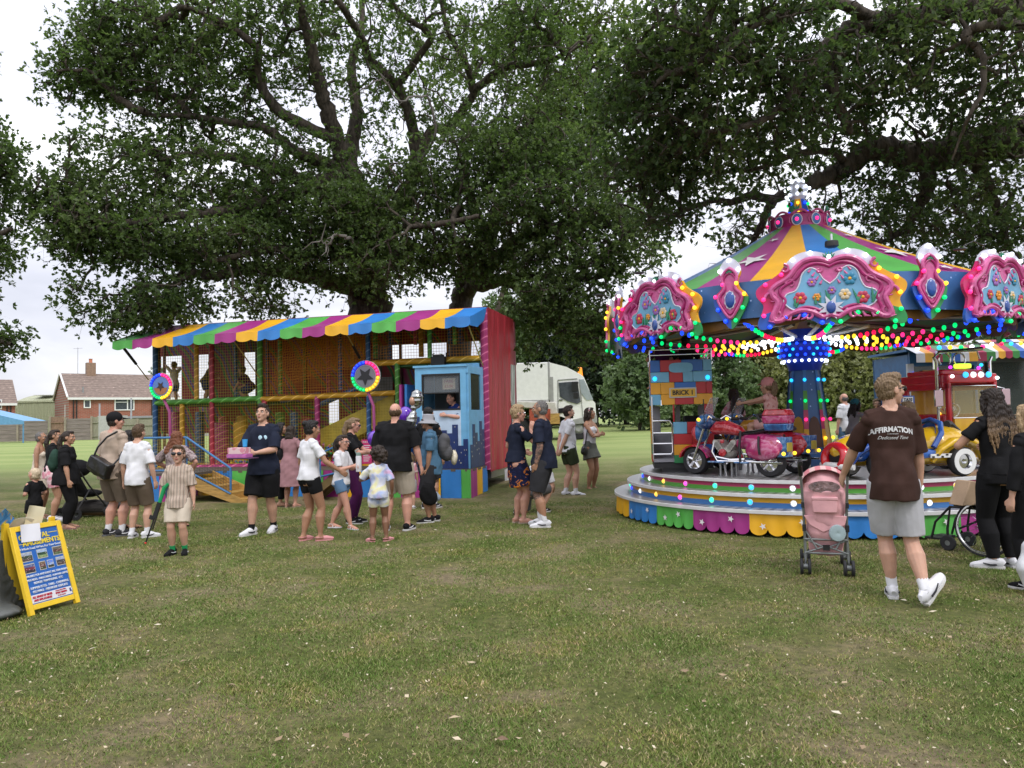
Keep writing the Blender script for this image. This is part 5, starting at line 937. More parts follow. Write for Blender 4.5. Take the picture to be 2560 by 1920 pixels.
# exit chute further right, falling to the left
ex1, ex0 = FX(868, YD), FX(792, YD)
m = MB(); m.prism([(ex1, DZ), (ex0-.0, .05), (ex0, 0), (ex0+.12, 0), (ex1, DZ-.2)], YD-.6, YD-.57); m.prism([(ex1, DZ), (ex0-.0, .05), (ex0, 0), (ex0+.12, 0), (ex1, DZ-.2)], YD-.05, YD-.02); m.box(((ex0+ex1)/2, YD-.31, DZ/2-.02), (math.hypot(ex1-ex0, DZ)-.05, .5, .03), (0, -math.atan2(DZ, ex1-ex0), 0)); m.build('exit_ramp', mat('ramp_brown', (.20, .14, .06), .5, bump=.2), trailer)
m = MB().mat(RB)
e0, e1 = FX(800, YD-.6), FX(880, YD-.6)
m.tube([(e0, YD-.62, DZ-.25), (e0, YD-.62, DZ+.35), (e1, YD-.62, DZ+.62)], .022, 8); m.tube([(e0, YD-.62, DZ-.1), (e1, YD-.62, DZ+.05)], .02, 8); m.build('exit_rail', None, trailer)
# awning
AY = -1.2; AZB = TH-.02; NS = 16
def az(u): return 3.42+.10*u
m = MB()
for i in range(NS):
    m.mat(STR[i % 4]); u0, u1 = i/NS, (i+1)/NS
    def f(a, b, u0=u0, u1=u1): u = u0+(u1-u0)*a; return (u*(TLEN+.10)-.05, .02+(AY-.02)*b, AZB+(az(u)+.03-AZB)*b-.05*math.sin(PI*b)*(.6+.4*math.sin(u*37)))
    m.grid(f, 4, 8)
    K = 12
    def g(a, b, u0=u0, u1=u1): u = u0+(u1-u0)*a; return (u*(TLEN+.10)-.05, AY+b*(-.015+.012*math.sin(u*140)), az(u)+.03-b*(.15+.055*abs(math.sin(PI*u*NS*1.5))**.6))
    m.grid(g, 16, 2)
# end gussets
for sx_, c in ((-.05, 0), (TLEN+.05, 3)): m.mat(STR[c]); m.add([(sx_, .02, AZB), (sx_, AY, az(0 if sx_ < 0 else 1)+.03), (sx_, AY, az(0 if sx_ < 0 else 1)-.14), (sx_, AY*.6, az(0)-.02), (sx_, AY*.2, az(0)+.17)], [(0, 1, 2, 3, 4)])
m.build('striped_awning', None, trailer, fix=False, solid=.004, sharp=60)
for (a, b, fl) in (((300, 858), (372, 950), 1), ((581, 847), (650, 945), 0), ((864, 829), (905, 905), 2), ((1166, 800), (1209, 918), 0)):
    p, q = FL(*a, AY+.05), FL(*b, -.05); q.y = -.06; m = MB().mat(mat('strut_yellow', (.45, .33, .08), .4)).tube([p, q], .013, 8).mat(M_BLACK)
    if fl: s0, s1 = (.03, .55) if fl == 1 else (.45, .85); m.tube([p.lerp(q, s0), p.lerp(q, s1)], .032, 10)
    m.build('awning_strut', None, trailer)
# bulb ringed discs on bent poles
def disc(px, py, r, pole, inner, nm):
    yo = YD+.25; c = FL(px, py, yo); m = MB().mat(MAROON if 0 else mat('pole_magenta', (.30, .05, .17), .4)); pts = [FL(a, b, yo) for a, b in pole]; pts[-1].z = DZ; pts[0] = V((c.x, yo+.03, c.z-r*.8)); m.tube(pts, .032, 8); m.build('sign_pole', None, trailer)
    d = MB(); d.mat(M_WHITE); d.lathe([(.001, -.03), (r*1.0, -.03), (r*1.0, 0), (r*.99, .004), (.001, .004)], 40, axis='Y')
    o = d.build('bulb_disc', None, trailer, loc=(c.x, yo, c.z)); 
    qd = MB()
    for k, cc in enumerate('pbgy'):
        qd.mat(mat('ring_'+cc, {'p': (.6, .03, .2), 'b': (.02, .03, .5), 'g': (.02, .4, .12), 'y': (.7, .45, .02)}[cc], .4, var=0)); qd.lathe([(r*.72, -.036), (r*.99, -.036)], 10, axis='Y', a0=k*PI/2, a1=(k+1)*PI/2)
    qd.build('colour_ring', None, o, fix=False)
    inner(o, r*.70)
    for k in range(24):
        a = 2*PI*(k+.5)/24; cc = 'pbgy'[int(k/6)]; MB().sph((r*.87*math.cos(a), -.05, r*.87*math.sin(a)), .026, 10, 7).build('bulb', LC[cc], o)
def in1(o, r): 
    m = MB().mat(mat('disc_sky', (.12, .22, .5), .5)); m.lathe([(.001, -.038), (r, -.038)], 30, axis='Y'); m.mat(mat('disc_ochre', (.35, .14, .06), .5)); m.prism([(r*.8*math.cos(a), r*.75*math.sin(a)-r*.15) for a in np.linspace(PI, 2*PI, 14)], -.046, -.04); m.mat(mat('disc_dark', (.05, .025, .02), .5)); m.prism([(r*(.5 if k % 2 else .22)*math.cos(k*PI/5+PI/2), r*(.55 if k % 2 else .25)*math.sin(k*PI/5+PI/2)) for k in range(10)], -.052, -.047); m.build('disc_face', None, o)
def in2(o, r):
    m = MB().mat(mat('disc_grey', (.16, .16, .19), .5)); m.lathe([(.001, -.038), (r, -.038)], 30, axis='Y'); m.mat(mat('disc_black', (.012, .012, .015), .5)); m.prism([(r*(.85 if k % 2 else .38)*math.cos(k*PI/5+PI/2), r*(.85 if k % 2 else .38)*math.sin(k*PI/5+PI/2)) for k in range(10)], -.048, -.04); m.build('disc_face', None, o)
disc(405, 966, .295, [(412, 1000), (424, 1030), (426, 1100), (426, 1180)], in1, 'a'); disc(915, 941, .325, [(922, 981), (934, 1016), (936, 1090), (936, 1170)], in2, 'b')
# --- ticket booth ---
BB = mat('booth_blue', (.16, .42, .66), .35, var=.1); BN = mat('booth_navy', (.012, .03, .13), .4, var=.2); BP = mat('booth_pale', (.48, .60, .74), .4)
bx0, bx1 = FX(1038, YD), FX(1166, YD); bz1 = FL(1100, 917, YD).z; bz0 = DZ; by0, by1 = YD+.02, -.12; rt = empty('ticket_booth', (bx0, by0, bz0), 0, None, None, parent=trailer)
bw_, bd, bh = bx1-bx0, by1-by0, bz1-bz0; wz0, wz1 = FL(1100, 1026, YD).z-bz0, FL(1100, 934, YD).z-bz0
m = MB().mat(BB)
fx0, fx1 = .14, bw_-.12
m.box((fx0/2, .03, bh/2), (fx0, .06, bh)); m.box((bw_-.06, .03, bh/2), (.12, .06, bh)); m.box(((fx0+fx1)/2, .03, (wz1+bh)/2), (fx1-fx0, .06, bh-wz1)); m.box((bw_/2, bd/2, bh+.015), (bw_+.06, bd+.06, .04)); m.box((.02, bd/2, bh/2), (.04, bd-.1, bh))
# slanted right side: frame with window
m.box((bw_+.02, bd*.5, wz0/2), (.05, bd-.02, wz0)); m.box((bw_+.02, bd*.5, (wz1+bh)/2), (.05, bd-.02, bh-wz1)); m.box((bw_+.02, .1, bh/2), (.048, .14, bh)); m.box((bw_+.02, bd-.12, bh/2), (.048, .2, bh))
m.build('booth_wall', None, rt)
m = MB().mat(BP).box(((fx0+fx1)/2, .03, wz0/2), (fx1-fx0, .06, wz0)); m.build('front_panel', None, rt)
m = MB().mat(BN); rs = random.Random(8); x = .0
while x < bw_-.02:
    w = rs.uniform(.07, .14); h = wz0*rs.uniform(.35, .92); m.mat(BN).box((x+w/2, -.006, h/2), (w-.002, .01, h))
    m.mat(mat('lit_window_paint', (.62, .60, .45), .5))
    for _ in range(4): m.box((x+.02+.02*rs.randrange(3), -.013, .06+.05*rs.randrange(max(1, int(h/.05)-1))), (.010, .003, .022))
    x += w
m.build('skyline_mural', None, rt)
m = MB().mat(BN); y = .05
for k in range(6): h = wz0*(.4+.5*((k*37) % 10)/10); m.mat(BN).box((bw_+.051, y+.08, h/2), (.01, .155, h)); m.mat(mat('lit_window_paint', (0, 0, 0))); m.box((bw_+.058, y+.06, h*.7), (.003, .015, .03)); m.box((bw_+.058, y+.1, h*.5), (.003, .015, .03)); y += .16
m.build('skyline_mural', None, rt)
m = MB()
for a, b, c, d in ((fx0, fx1, wz1-.03, wz1), (fx0, fx1, wz0, wz0+.03), (fx0, fx0+.025, wz0+.031, wz1-.031), (fx1-.025, fx1, wz0+.031, wz1-.031), (fx0+.026, fx1-.026, wz0+(wz1-wz0)*.46, wz0+(wz1-wz0)*.46+.02)): m.box(((a+b)/2, .02, (c+d)/2), (b-a, .05, d-c))
wf = m.build('window_frame', M_BLACK, rt); DG = mat('dim_glass', (.25, .28, .3), .05, var=0, alpha=.28, spec=.8)
MB().box(((fx0+fx1)/2, .035, wz0+(wz1-wz0)*.73), (fx1-fx0-.06, .006, (wz1-wz0)*.48)).build('pane', DG, wf)
MB().box((bw_+.02, bd*.5, (wz0+wz1)/2), (.01, bd-.45, wz1-wz0-.02)).build('side_window', mat('side_glass', (.03, .035, .035), .08, var=.2, spec=.8), rt)
MB().box((bw_*.5, bd-.05, bh/2), (bw_-.1, .03, bh-.1)).build('back_panel', mat('booth_inside', (.10, .11, .11), .7), rt)
MB().box(((fx0+fx1)/2+.14, .08, wz1-.20), (.26, .01, .22)).build('fare_notice', mat('notice_cream', (.5, .42, .28), .6), rt)
tp = mat('print_purple', (.30, .03, .10), .6, var=0)
text('FARE', .085, tp, rt, ((fx0+fx1)/2+.14, .072, wz1-.155), (PI/2, 0, 0)); text('£3.00', .075, mat('print_red', (.4, .05, .03), .6, var=0), rt, ((fx0+fx1)/2+.14, .072, wz1-.25), (PI/2, 0, 0))
# backing panel beside booth
a = FX(1074, -.07); MB().box(((a+TLEN-.12)/2, -.08, (DZ+zub-.1)/2), (TLEN-.12-a, .04, zub-.1-DZ)).build('backing_panel', BB, trailer)
MB().box((FX(1018, -.3), -.3, DZ+.85), (.05, .7, 1.7)).build('side_curtain', STR[1], trailer); MB().box((FX(1030, -.3), -.32, DZ+.85), (.05, .6, 1.7)).build('side_curtain', STR[3], trailer)
# floodlight
fp = FL(1097, 903, -.15); m = MB().box((fp.x, -.16, fp.z), (.30, .14, .19)).box((fp.x, -.16, fp.z+.115), (.22, .1, .04)); m.tube([(fp.x-.14, -.1, fp.z), (fp.x-.15, -.1, fp.z+.16), (fp.x-.13, -.06, fp.z+.18)], .012, 6); m.tube([(fp.x+.14, -.1, fp.z), (fp.x+.15, -.1, fp.z+.16), (fp.x+.13, -.06, fp.z+.18)], .012, 6); m.build('floodlight', M_BLACK, trailer, bevel=.01)
# road light board below the end, coupling
m = MB().mat(M_WHITE).box((TLEN+.30, .75, .36), (.04, .9, .24)).mat(STR[2]).box((TLEN+.325, .95, .36), (.012, .38, .14)).mat(mat('tail_red', (.45, .04, .02), .3)).box((TLEN+.325, .5, .38), (.012, .24, .16)); m.build('light_board', None, trailer)
m = MB().mat(M_GREYM)
for x in (.4, TLEN-.3): m.tube([(x, .15, .45), (x, .15, 0)], .03, 8)
m.box((TLEN/2, 1.25, .34), (TLEN*.96, .10, .12)); m.build('support_leg', None, trailer)
for y in (.25, 2.2):
    for x in (TLEN*.42, TLEN*.52): MB().mat(M_RUB).lathe([(.001, -.1), (.20, -.1), (.30, -.08), (.33, -.04), (.33, .04), (.30, .08), (.2, .1), (.001, .1)], 20, c=(x, y, .33), axis='Y').build('wheel', None, trailer)
# rules notice
rp = FL(918, 1129, YD-.05); m = MB().box((0, 0, 0), (.21, .012, .48)); rn = m.build('rules_notice', mat('notice_pink', (.50, .03, .14), .5, var=.05), trailer, loc=(rp.x, YD-.06, rp.z))
tw_ = mat('print_white2', (.7, .7, .7), .5, var=0); text('FOR USE', .045, tw_, rn, (0, -.008, .19), (PI/2, 0, 0)); m = MB()
for k in range(9): m.box((-.01*(k % 3), -.008, .12-k*.038), (.15-.02*(k % 3), .002, .012))
m.build('notice_lines', tw_, rn)
# ticket seller and children inside
bp = TM @ V((bx0+bw_*.72, by0+.42, DZ-.42))
person('ticket seller in a dark blue shirt leaning on the booth counter', pos=(bp.x, bp.y, DZ-.20), H=1.72, face=LEFT+.6, skin='pink', hair=('crop', 'dark'), shirt=('royal', -.05, .9, .014), legs=('trousers', 'charcoal'), shoes=('trainer', 'black'), w=1.1, belly=.02, pose=dict(lh=(-.12, .24, .72), rh=(.10, .22, .70), le=(-1, -.3, -.6), re=(1, -.3, -.6), head=(0, -.35, 0), chest=(0, .05)), vox=.009)
for lab, px, yo, h, col, fc, ps in (('child in a pale top climbing high at the left end of the play trailer', 436, .8, 1.05, 'cream', .9, dict(lh=(-.1, .2, .95), rh=(.12, .2, .9), lf=(-.06, .12, .12))), ('child in an orange brown top on the upper deck of the play trailer', 512, 1.0, 1.1, 'taupe', -1.4, dict(chest=(0, .12), lh=(-.1, .25, .6), rh=(.1, .28, .7))), ('child in a dark red top crouching on the upper deck behind the green post', 622, .9, 1.15, 'purple', 1.3, dict(pel=(0, -.05, .34), chest=(0, .16), lh=(-.12, .25, .3), rh=(.1, .25, .35)))):
    x = FX(px, yo); b = TM @ V((x, yo, zmid-.02)); person(lab, pos=tuple(b), H=h, face=fc, hs=1.3, skin='pink', hair=('short', 'brown'), shirt=(col, -.05, .8, .012), legs=('shorts', 'darkblue', .8), pose=ps, vox=.009, group=None)
# ================= roundabout =================
RC = V((4.67, 12.1, 0)); R1, R2, R3 = 3.06, 2.85, 2.64; Z1, Z2, Z3 = .34, .52, .68
ride = empty('roundabout', RC, 0, 'children\'s roundabout with striped cone roof, pink scrolled panels and coloured bulbs', 'roundabout')
def pol(r, deg, z): a = math.radians(deg); return V((r*math.cos(a), r*math.sin(a), z))
def tread():
    m = mat('tread_plate', (.42, .42, .42), .32, .75, var=0); N, L, b = nodes_of(m); tc = N.new('ShaderNodeTexCoord'); s = N.new('ShaderNodeSeparateXYZ'); L.new(tc.outputs['Object'], s.inputs[0])
    at = N.new('ShaderNodeMath'); at.operation = 'ARCTAN2'; L.new(s.outputs['Y'], at.inputs[0]); L.new(s.outputs['X'], at.inputs[1])
    mu = N.new('ShaderNodeMath'); mu.operation = 'MULTIPLY'; mu.inputs[1].default_value = 130; L.new(at.outputs[0], mu.inputs[0]); si = N.new('ShaderNodeMath'); si.operation = 'SINE'; L.new(mu.outputs[0], si.inputs[0])
    r = ramp(N, [(.0, (.30, .295, .29)), (.6, (.62, .61, .61))]); mr = N.new('ShaderNodeMapRange'); mr.inputs['From Min'].default_value = -1; L.new(si.outputs[0], mr.inputs['Value']); L.new(mr.outputs[0], r.inputs[0]); L.new(r.outputs[0], b.inputs['Base Color'])
    bp = N.new('ShaderNodeBump'); bp.inputs['Strength'].default_value = .5; bp.inputs['Distance'].default_value = .01; L.new(mr.outputs[0], bp.inputs['Height']); L.new(bp.outputs[0], b.inputs['Normal']); return m
TP = tread(); EDGE = mat('alu_edge', (.72, .72, .72), .4, .3, var=.08)
for nm, r, z, ri in (('lower_step', R1, Z1, R2-.15), ('middle_step', R2, Z2, R3-.15), ('deck', R3, Z3, .3)):
    m = MB().mat(TP).lathe([(ri, z), (r-.012, z)], 120).mat(EDGE).lathe([(r-.012, z), (r, z-.006), (r, z-.045), (r-.03, z-.05), (ri, z-.05)], 120); m.build(nm, None, ride, sharp=30)
def band(name, r, z0, z1, c0, c1):
    m = MB(); zm = (z0+z1)/2; m.mat(c0).lathe([(r, z1), (r, zm)], 120).mat(c1).lathe([(r, zm), (r, z0)], 120); return m.build(name, None, ride, fix=False)
PINKB = mat('band_pink', (.50, .045, .14), .35, var=.05); GRB = mat('band_green', (.10, .36, .05), .35, var=.05); YB = mat('band_yellow', (.75, .40, .02), .35, var=.05); BLB = mat('band_blue', (.05, .18, .45), .35, var=.05)
band('upper_riser', R3-.05, Z2, Z3-.05, PINKB, GRB); band('lower_riser', R2-.06, Z1, Z2-.05, YB, BLB)
MB().mat(M_DARK).lathe([(R1-.2, 0), (R1-.2, Z1-.05)], 60).build('under_frame', None, ride)
hx = {k: lamp('hex_'+k, c, .9) for k, c in dict(w=(.9, .95, 1), p=(1, .1, .6), g=(.05, .9, .55), c=(.05, .55, 1), y=(1, .6, .08), b=(.05, .1, 1)).items()}
def hexl(a, r, z, c):
    p = pol(r, a, z); m = MB(); m.mat(hx[c]).lathe([(.001, .030), (.020, .026), (.034, .010), (.036, 0)], 7, axis='X'); m.mat(M_CHROME).lathe([(.036, .004), (.042, .002), (.042, -.004)], 12, axis='X'); m.build('step_light', None, ride, loc=p, rot=(0, 0, math.radians(a)), sharp=20)
for i in range(17): hexl(-196+i*11.5, R3-.045, (Z2+Z3-.05)/2, 'gbwypgcw'[i % 8])
for i in range(17): hexl(-192+i*11.0, R2-.055, (Z1+Z2-.05)/2, 'gbwypgcw'[i % 8])
# scalloped skirt with stars
star_m = mat('star_white', (.72, .70, .70), .5, var=.05)
def az_of(px):
    k = (px-1280)/F; A_ = k*k+1; B_ = -2*(k*RC.x+RC.y); C_ = RC.x**2+RC.y**2-(R1-.04)**2; t = (-B_-math.sqrt(max(0, B_*B_-4*A_*C_)))/(2*A_); a = math.degrees(math.atan2(t-RC.y, t*k-RC.x)); return a if a < 90 else a-360
edges = [az_of(p) for p in (1565, 1633, 1723, 1862, 2050, 2235, 2385)]; edges = [edges[0]-24]+edges; edges = edges+[edges[-1]+22*(k+1) for k in range(9)]
seq_ = [2, 3, 0, 1, 2, 3, 0]+[1, 2, 3, 0, 1, 2, 3, 0, 1, 2]
for i in range(len(edges)-1):
    a0 = edges[i]; da = edges[i+1]-a0; m = MB(); ci = seq_[i]; K = 40
    def bz_(t): return .055+.075*(1-abs(math.sin(PI*t*4))**.55)
    m.grid(lambda a, b: pol(R1-.04+b*(.005+.012*math.sin(a*25)), a0+da*a, (Z1-.045)*(1-b)+(bz_(a)-.03)*b), K, 3)
    m.build('skirt_panel', STR[ci], ride, fix=False, solid=.004)
    rs = random.Random(i)
    for q in range(2 if i != 0 else 1):
        m = MB()
        ac = a0+da*(.22+.5*q)+rs.uniform(-1, 1); zc = .14+.07*q; rr = .045; r0 = rs.random(); pts = [(rr*(1 if k % 2 else .42)*math.cos(r0+k*PI/5), rr*(1 if k % 2 else .42)*math.sin(r0+k*PI/5)) for k in range(10)]
        vs = [pol(R1-.012, ac+math.degrees(x/R1), zc+y) for x, y in pts]+[pol(R1-.012, ac, zc)]; m.add(vs, [(k, (k+1) % 10, 10) for k in range(10)]); m.build('star', star_m, ride, fix=False)
# column
STARRY = mat('starry_blue', (.05, .15, .38), .4, var=.25, scale=2); N, L, b = nodes_of(STARRY)
tc = N.new('ShaderNodeTexCoord'); vo = N.new('ShaderNodeTexVoronoi'); vo.inputs['Scale'].default_value = 9; L.new(tc.outputs['Object'], vo.inputs['Vector']); rv = ramp(N, [(0, (.75, .8, .9)), (.07, (.4, .5, .7)), (.14, (0, 0, 0))]); L.new(vo.outputs[0], rv.inputs[0])
ad = N.new('ShaderNodeMix'); ad.data_type = 'RGBA'; ad.blend_type = 'ADD'; ad.inputs[0].default_value = 1; L.new(b.inputs['Base Color'].links[0].from_socket, ad.inputs[6]); L.new(rv.outputs[0], ad.inputs[7]); L.new(ad.outputs[2], b.inputs['Base Color'])
def rc(z): return .40-.17*min(1, max(0, (z-Z3)/1.55))
MB().lathe([(rc(z), z) for z in (Z3, 1.2, 1.7, 2.23)], 8, a0=PI/8, a1=2*PI+PI/8).build('centre_column', STARRY, ride, sharp=20)
for k in range(8):
    a = 22.5+45*k; m = MB(); segs = [(Z3, 1.0, M_WHITE), (1.0, 1.28, STR[2]), (1.28, 1.58, PINKB), (1.58, 1.88, GRB), (1.88, 2.2, BLB)]
    for z0, z1, mm in segs: m.mat(mm); m.add([pol(rc(z0)+.012, a-6, z0), pol(rc(z0)+.012, a+6, z0), pol(rc(z1)+.012, a+6, z1), pol(rc(z1)+.012, a-6, z1)], [(0, 1, 2, 3)])
    tr = m.build('column_trim', None, ride, fix=False)
    for z, c in ((.85, 'w'), (1.14, 'y'), (1.43, 'p'), (1.72, 'g'), (2.05, 'c')):
        if a > 180: MB().sph(pol(rc(z)+.03, a, z), .028, 8, 6).build('bulb', LC[c], tr)
m = MB().mat(mat('arch_yellow', (.55, .33, .03), .4)); 
for k in range(8):
    a = 45*k; 
    if k in (4, 5, 6): m.prism([(-.09, 0), (.09, 0), (.09, .25), (.06, .34), (0, .38), (-.06, .34), (-.09, .25)], 0, .01, 'XZ') if 0 else None
    pts = [(-.10, 1.0), (.10, 1.0), (.085, 1.35), (.05, 1.45), (0, 1.48), (-.05, 1.45), (-.085, 1.35)]; t = V((-math.sin(math.radians(a)), math.cos(math.radians(a)), 0)); 
    m.mat(mat('arch_yellow', (0,)*3) if k % 2 else mat('arch_brown', (.10, .04, .02), .5)); m.add([pol(rc(z)*.93+.008, a, z)+t*x for x, z in pts], [tuple(range(7))])
m.build('column_panel', None, ride, fix=False)
MB().mat(mat('capital_blue', (.01, .05, .5), .4, var=0)).lathe([(.24, 2.2), (.27, 2.3), (.36, 2.42), (.37, 2.62), (.30, 2.66), (.3, 2.85)], 24).build('column_capital', None, ride)
m = MB().mat(LC['b'])
for z, r in ((2.62, .38), (2.53, .39), (2.44, .385), (2.35, .34)):
    for k in range(20): m.mat(LC['w'] if z == 2.35 else (LC['b'] if k % 3 else LC['c'])); m.sph(pol(r, k*18+(9 if z in (2.53, 2.35) else 0), z), .024, 7, 5)
m.build('column_bulbs', None, ride, kind='stuff')
# canopy cone
CE, CT = 3.22, 4.47
m = MB(); cc = [1, 0, 3, 2]
for i in range(24):
    a0 = i*15-18.5; m.mat(STR[(1, 2, 3, 0)[i % 4]])
    m.grid(lambda a, b: pol(2.92+(.42-2.92)*b, a0+15*a, CE+(CT-CE)*b-.05*math.sin(PI*b)-.022*math.sin(PI*a)*(1-b)), 4, 6)
m.build('cone_roof', None, ride, fix=False, solid=.004)
for i in range(24):
    if i % 4 == 0:
        for b_, sz in ((.42, .26), (.10, .12), (.75, .09)):
            ac = i*15-18.5+7.5; rr = 2.92-2.5*b_; zz = CE+(CT-CE)*b_-.05*math.sin(PI*b_)+.012; al = math.atan2(CT-CE, 2.5)
            vs = []; m = MB()
            for k in range(11):
                s_ = sz*(1 if k % 2 else .38); x, y = (s_*math.cos(k*PI/5+.3), s_*math.sin(k*PI/5+.3)) if k < 10 else (0, 0); vs.append(pol(rr-y*math.cos(al), ac, zz+y*math.sin(al))+V((-math.sin(math.radians(ac)), math.cos(math.radians(ac)), 0))*x)
            m.add([v+V((0, 0, .008)) for v in vs], [(k, (k+1) % 10, 10) for k in range(10)]); m.build('roof_star', star_m, ride, fix=False)
# under-side
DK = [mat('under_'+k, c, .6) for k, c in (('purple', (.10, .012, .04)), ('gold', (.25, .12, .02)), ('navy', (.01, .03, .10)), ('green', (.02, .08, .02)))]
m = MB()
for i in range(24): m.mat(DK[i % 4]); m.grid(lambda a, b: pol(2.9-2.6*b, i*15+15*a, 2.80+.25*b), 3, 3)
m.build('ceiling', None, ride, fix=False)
BR = mat('valance_brown', (.22, .10, .02), .5, var=.2); m = MB()
for k in range(256):
    def bt(t): return 2.64+.10*(1-abs(math.sin(t*PI*20))**.7)
    a0, a1 = k/256, (k+1)/256; m.quad(pol(2.84, a0*360, 2.84), pol(2.84, a1*360, 2.84), pol(2.84, a1*360, bt(a1)), pol(2.84, a0*360, bt(a0)))
m.build('scalloped_valance', BR, ride, fix=False, solid=.01)
MB().lathe([(2.90, 2.76), (2.94, 2.76), (2.94, CE+.01), (2.90, CE+.01), (2.90, 2.76)], 64).build('fascia', STARRY, ride, sharp=30)
for k in range(8): p, q = pol(.3, k*45+7, 2.98), pol(2.85, k*45+7, 2.80); MB().tube([p, q], .03, 6).build('roof_arm', M_GREYM, ride)
# shaped panels
PNK = mat('scroll_pink', (.55, .09, .27), .3, var=.22, scale=9, bump=.2, coat=.3); PNKD = mat('scroll_deep_pink', (.38, .02, .15), .35, var=.25, scale=9); PSKY = mat('panel_sky', (.15, .36, .55), .4, var=.25, scale=3); GEM = mat('gem_blue', (.02, .08, .35), .12, var=.3, coat=.6, scale=6); LEAFP = mat('panel_green', (.03, .22, .12), .4, var=.3, scale=20)
RIM = {'w': mat('rim_white', (.62, .62, .72), .35, var=.05), 'p': mat('rim_pink', (.55, .02, .14), .35, var=.05), 'y': mat('rim_yellow', (.75, .38, .02), .35, var=.05), 'g': mat('rim_green', (.03, .28, .08), .35, var=.05), 'b': mat('rim_blue', (.02, .10, .45), .35, var=.05)}
HO = [(0, .06), (.12, 0.02), (.2, .06), (.32, .12), (.5, .15), (.68, .10), (.84, .0), (.96, .0), (.98, .09), (.92, .22), (.9, .32), (.98, .42), (.99, .52), (.9, .60), (.78, .66), (.66, .74), (.57, .86), (.44, .96), (.28, 1.0), (.12, .98), (0, .93)]
SO = [(0, 0), (.10, .03), (.28, .16), (.44, .30), (.50, .40), (.42, .49), (.27, .56), (.22, .66), (.30, .76), (.29, .86), (.16, .95), (0, 1.0)]
def smooth_out(o, n=3):
    p = spline([(x, y, 0) for x, y in o], n); r = [(v.x, v.y) for v in p]; return r+[(-x, y) for x, y in r[::-1][1:-1]]
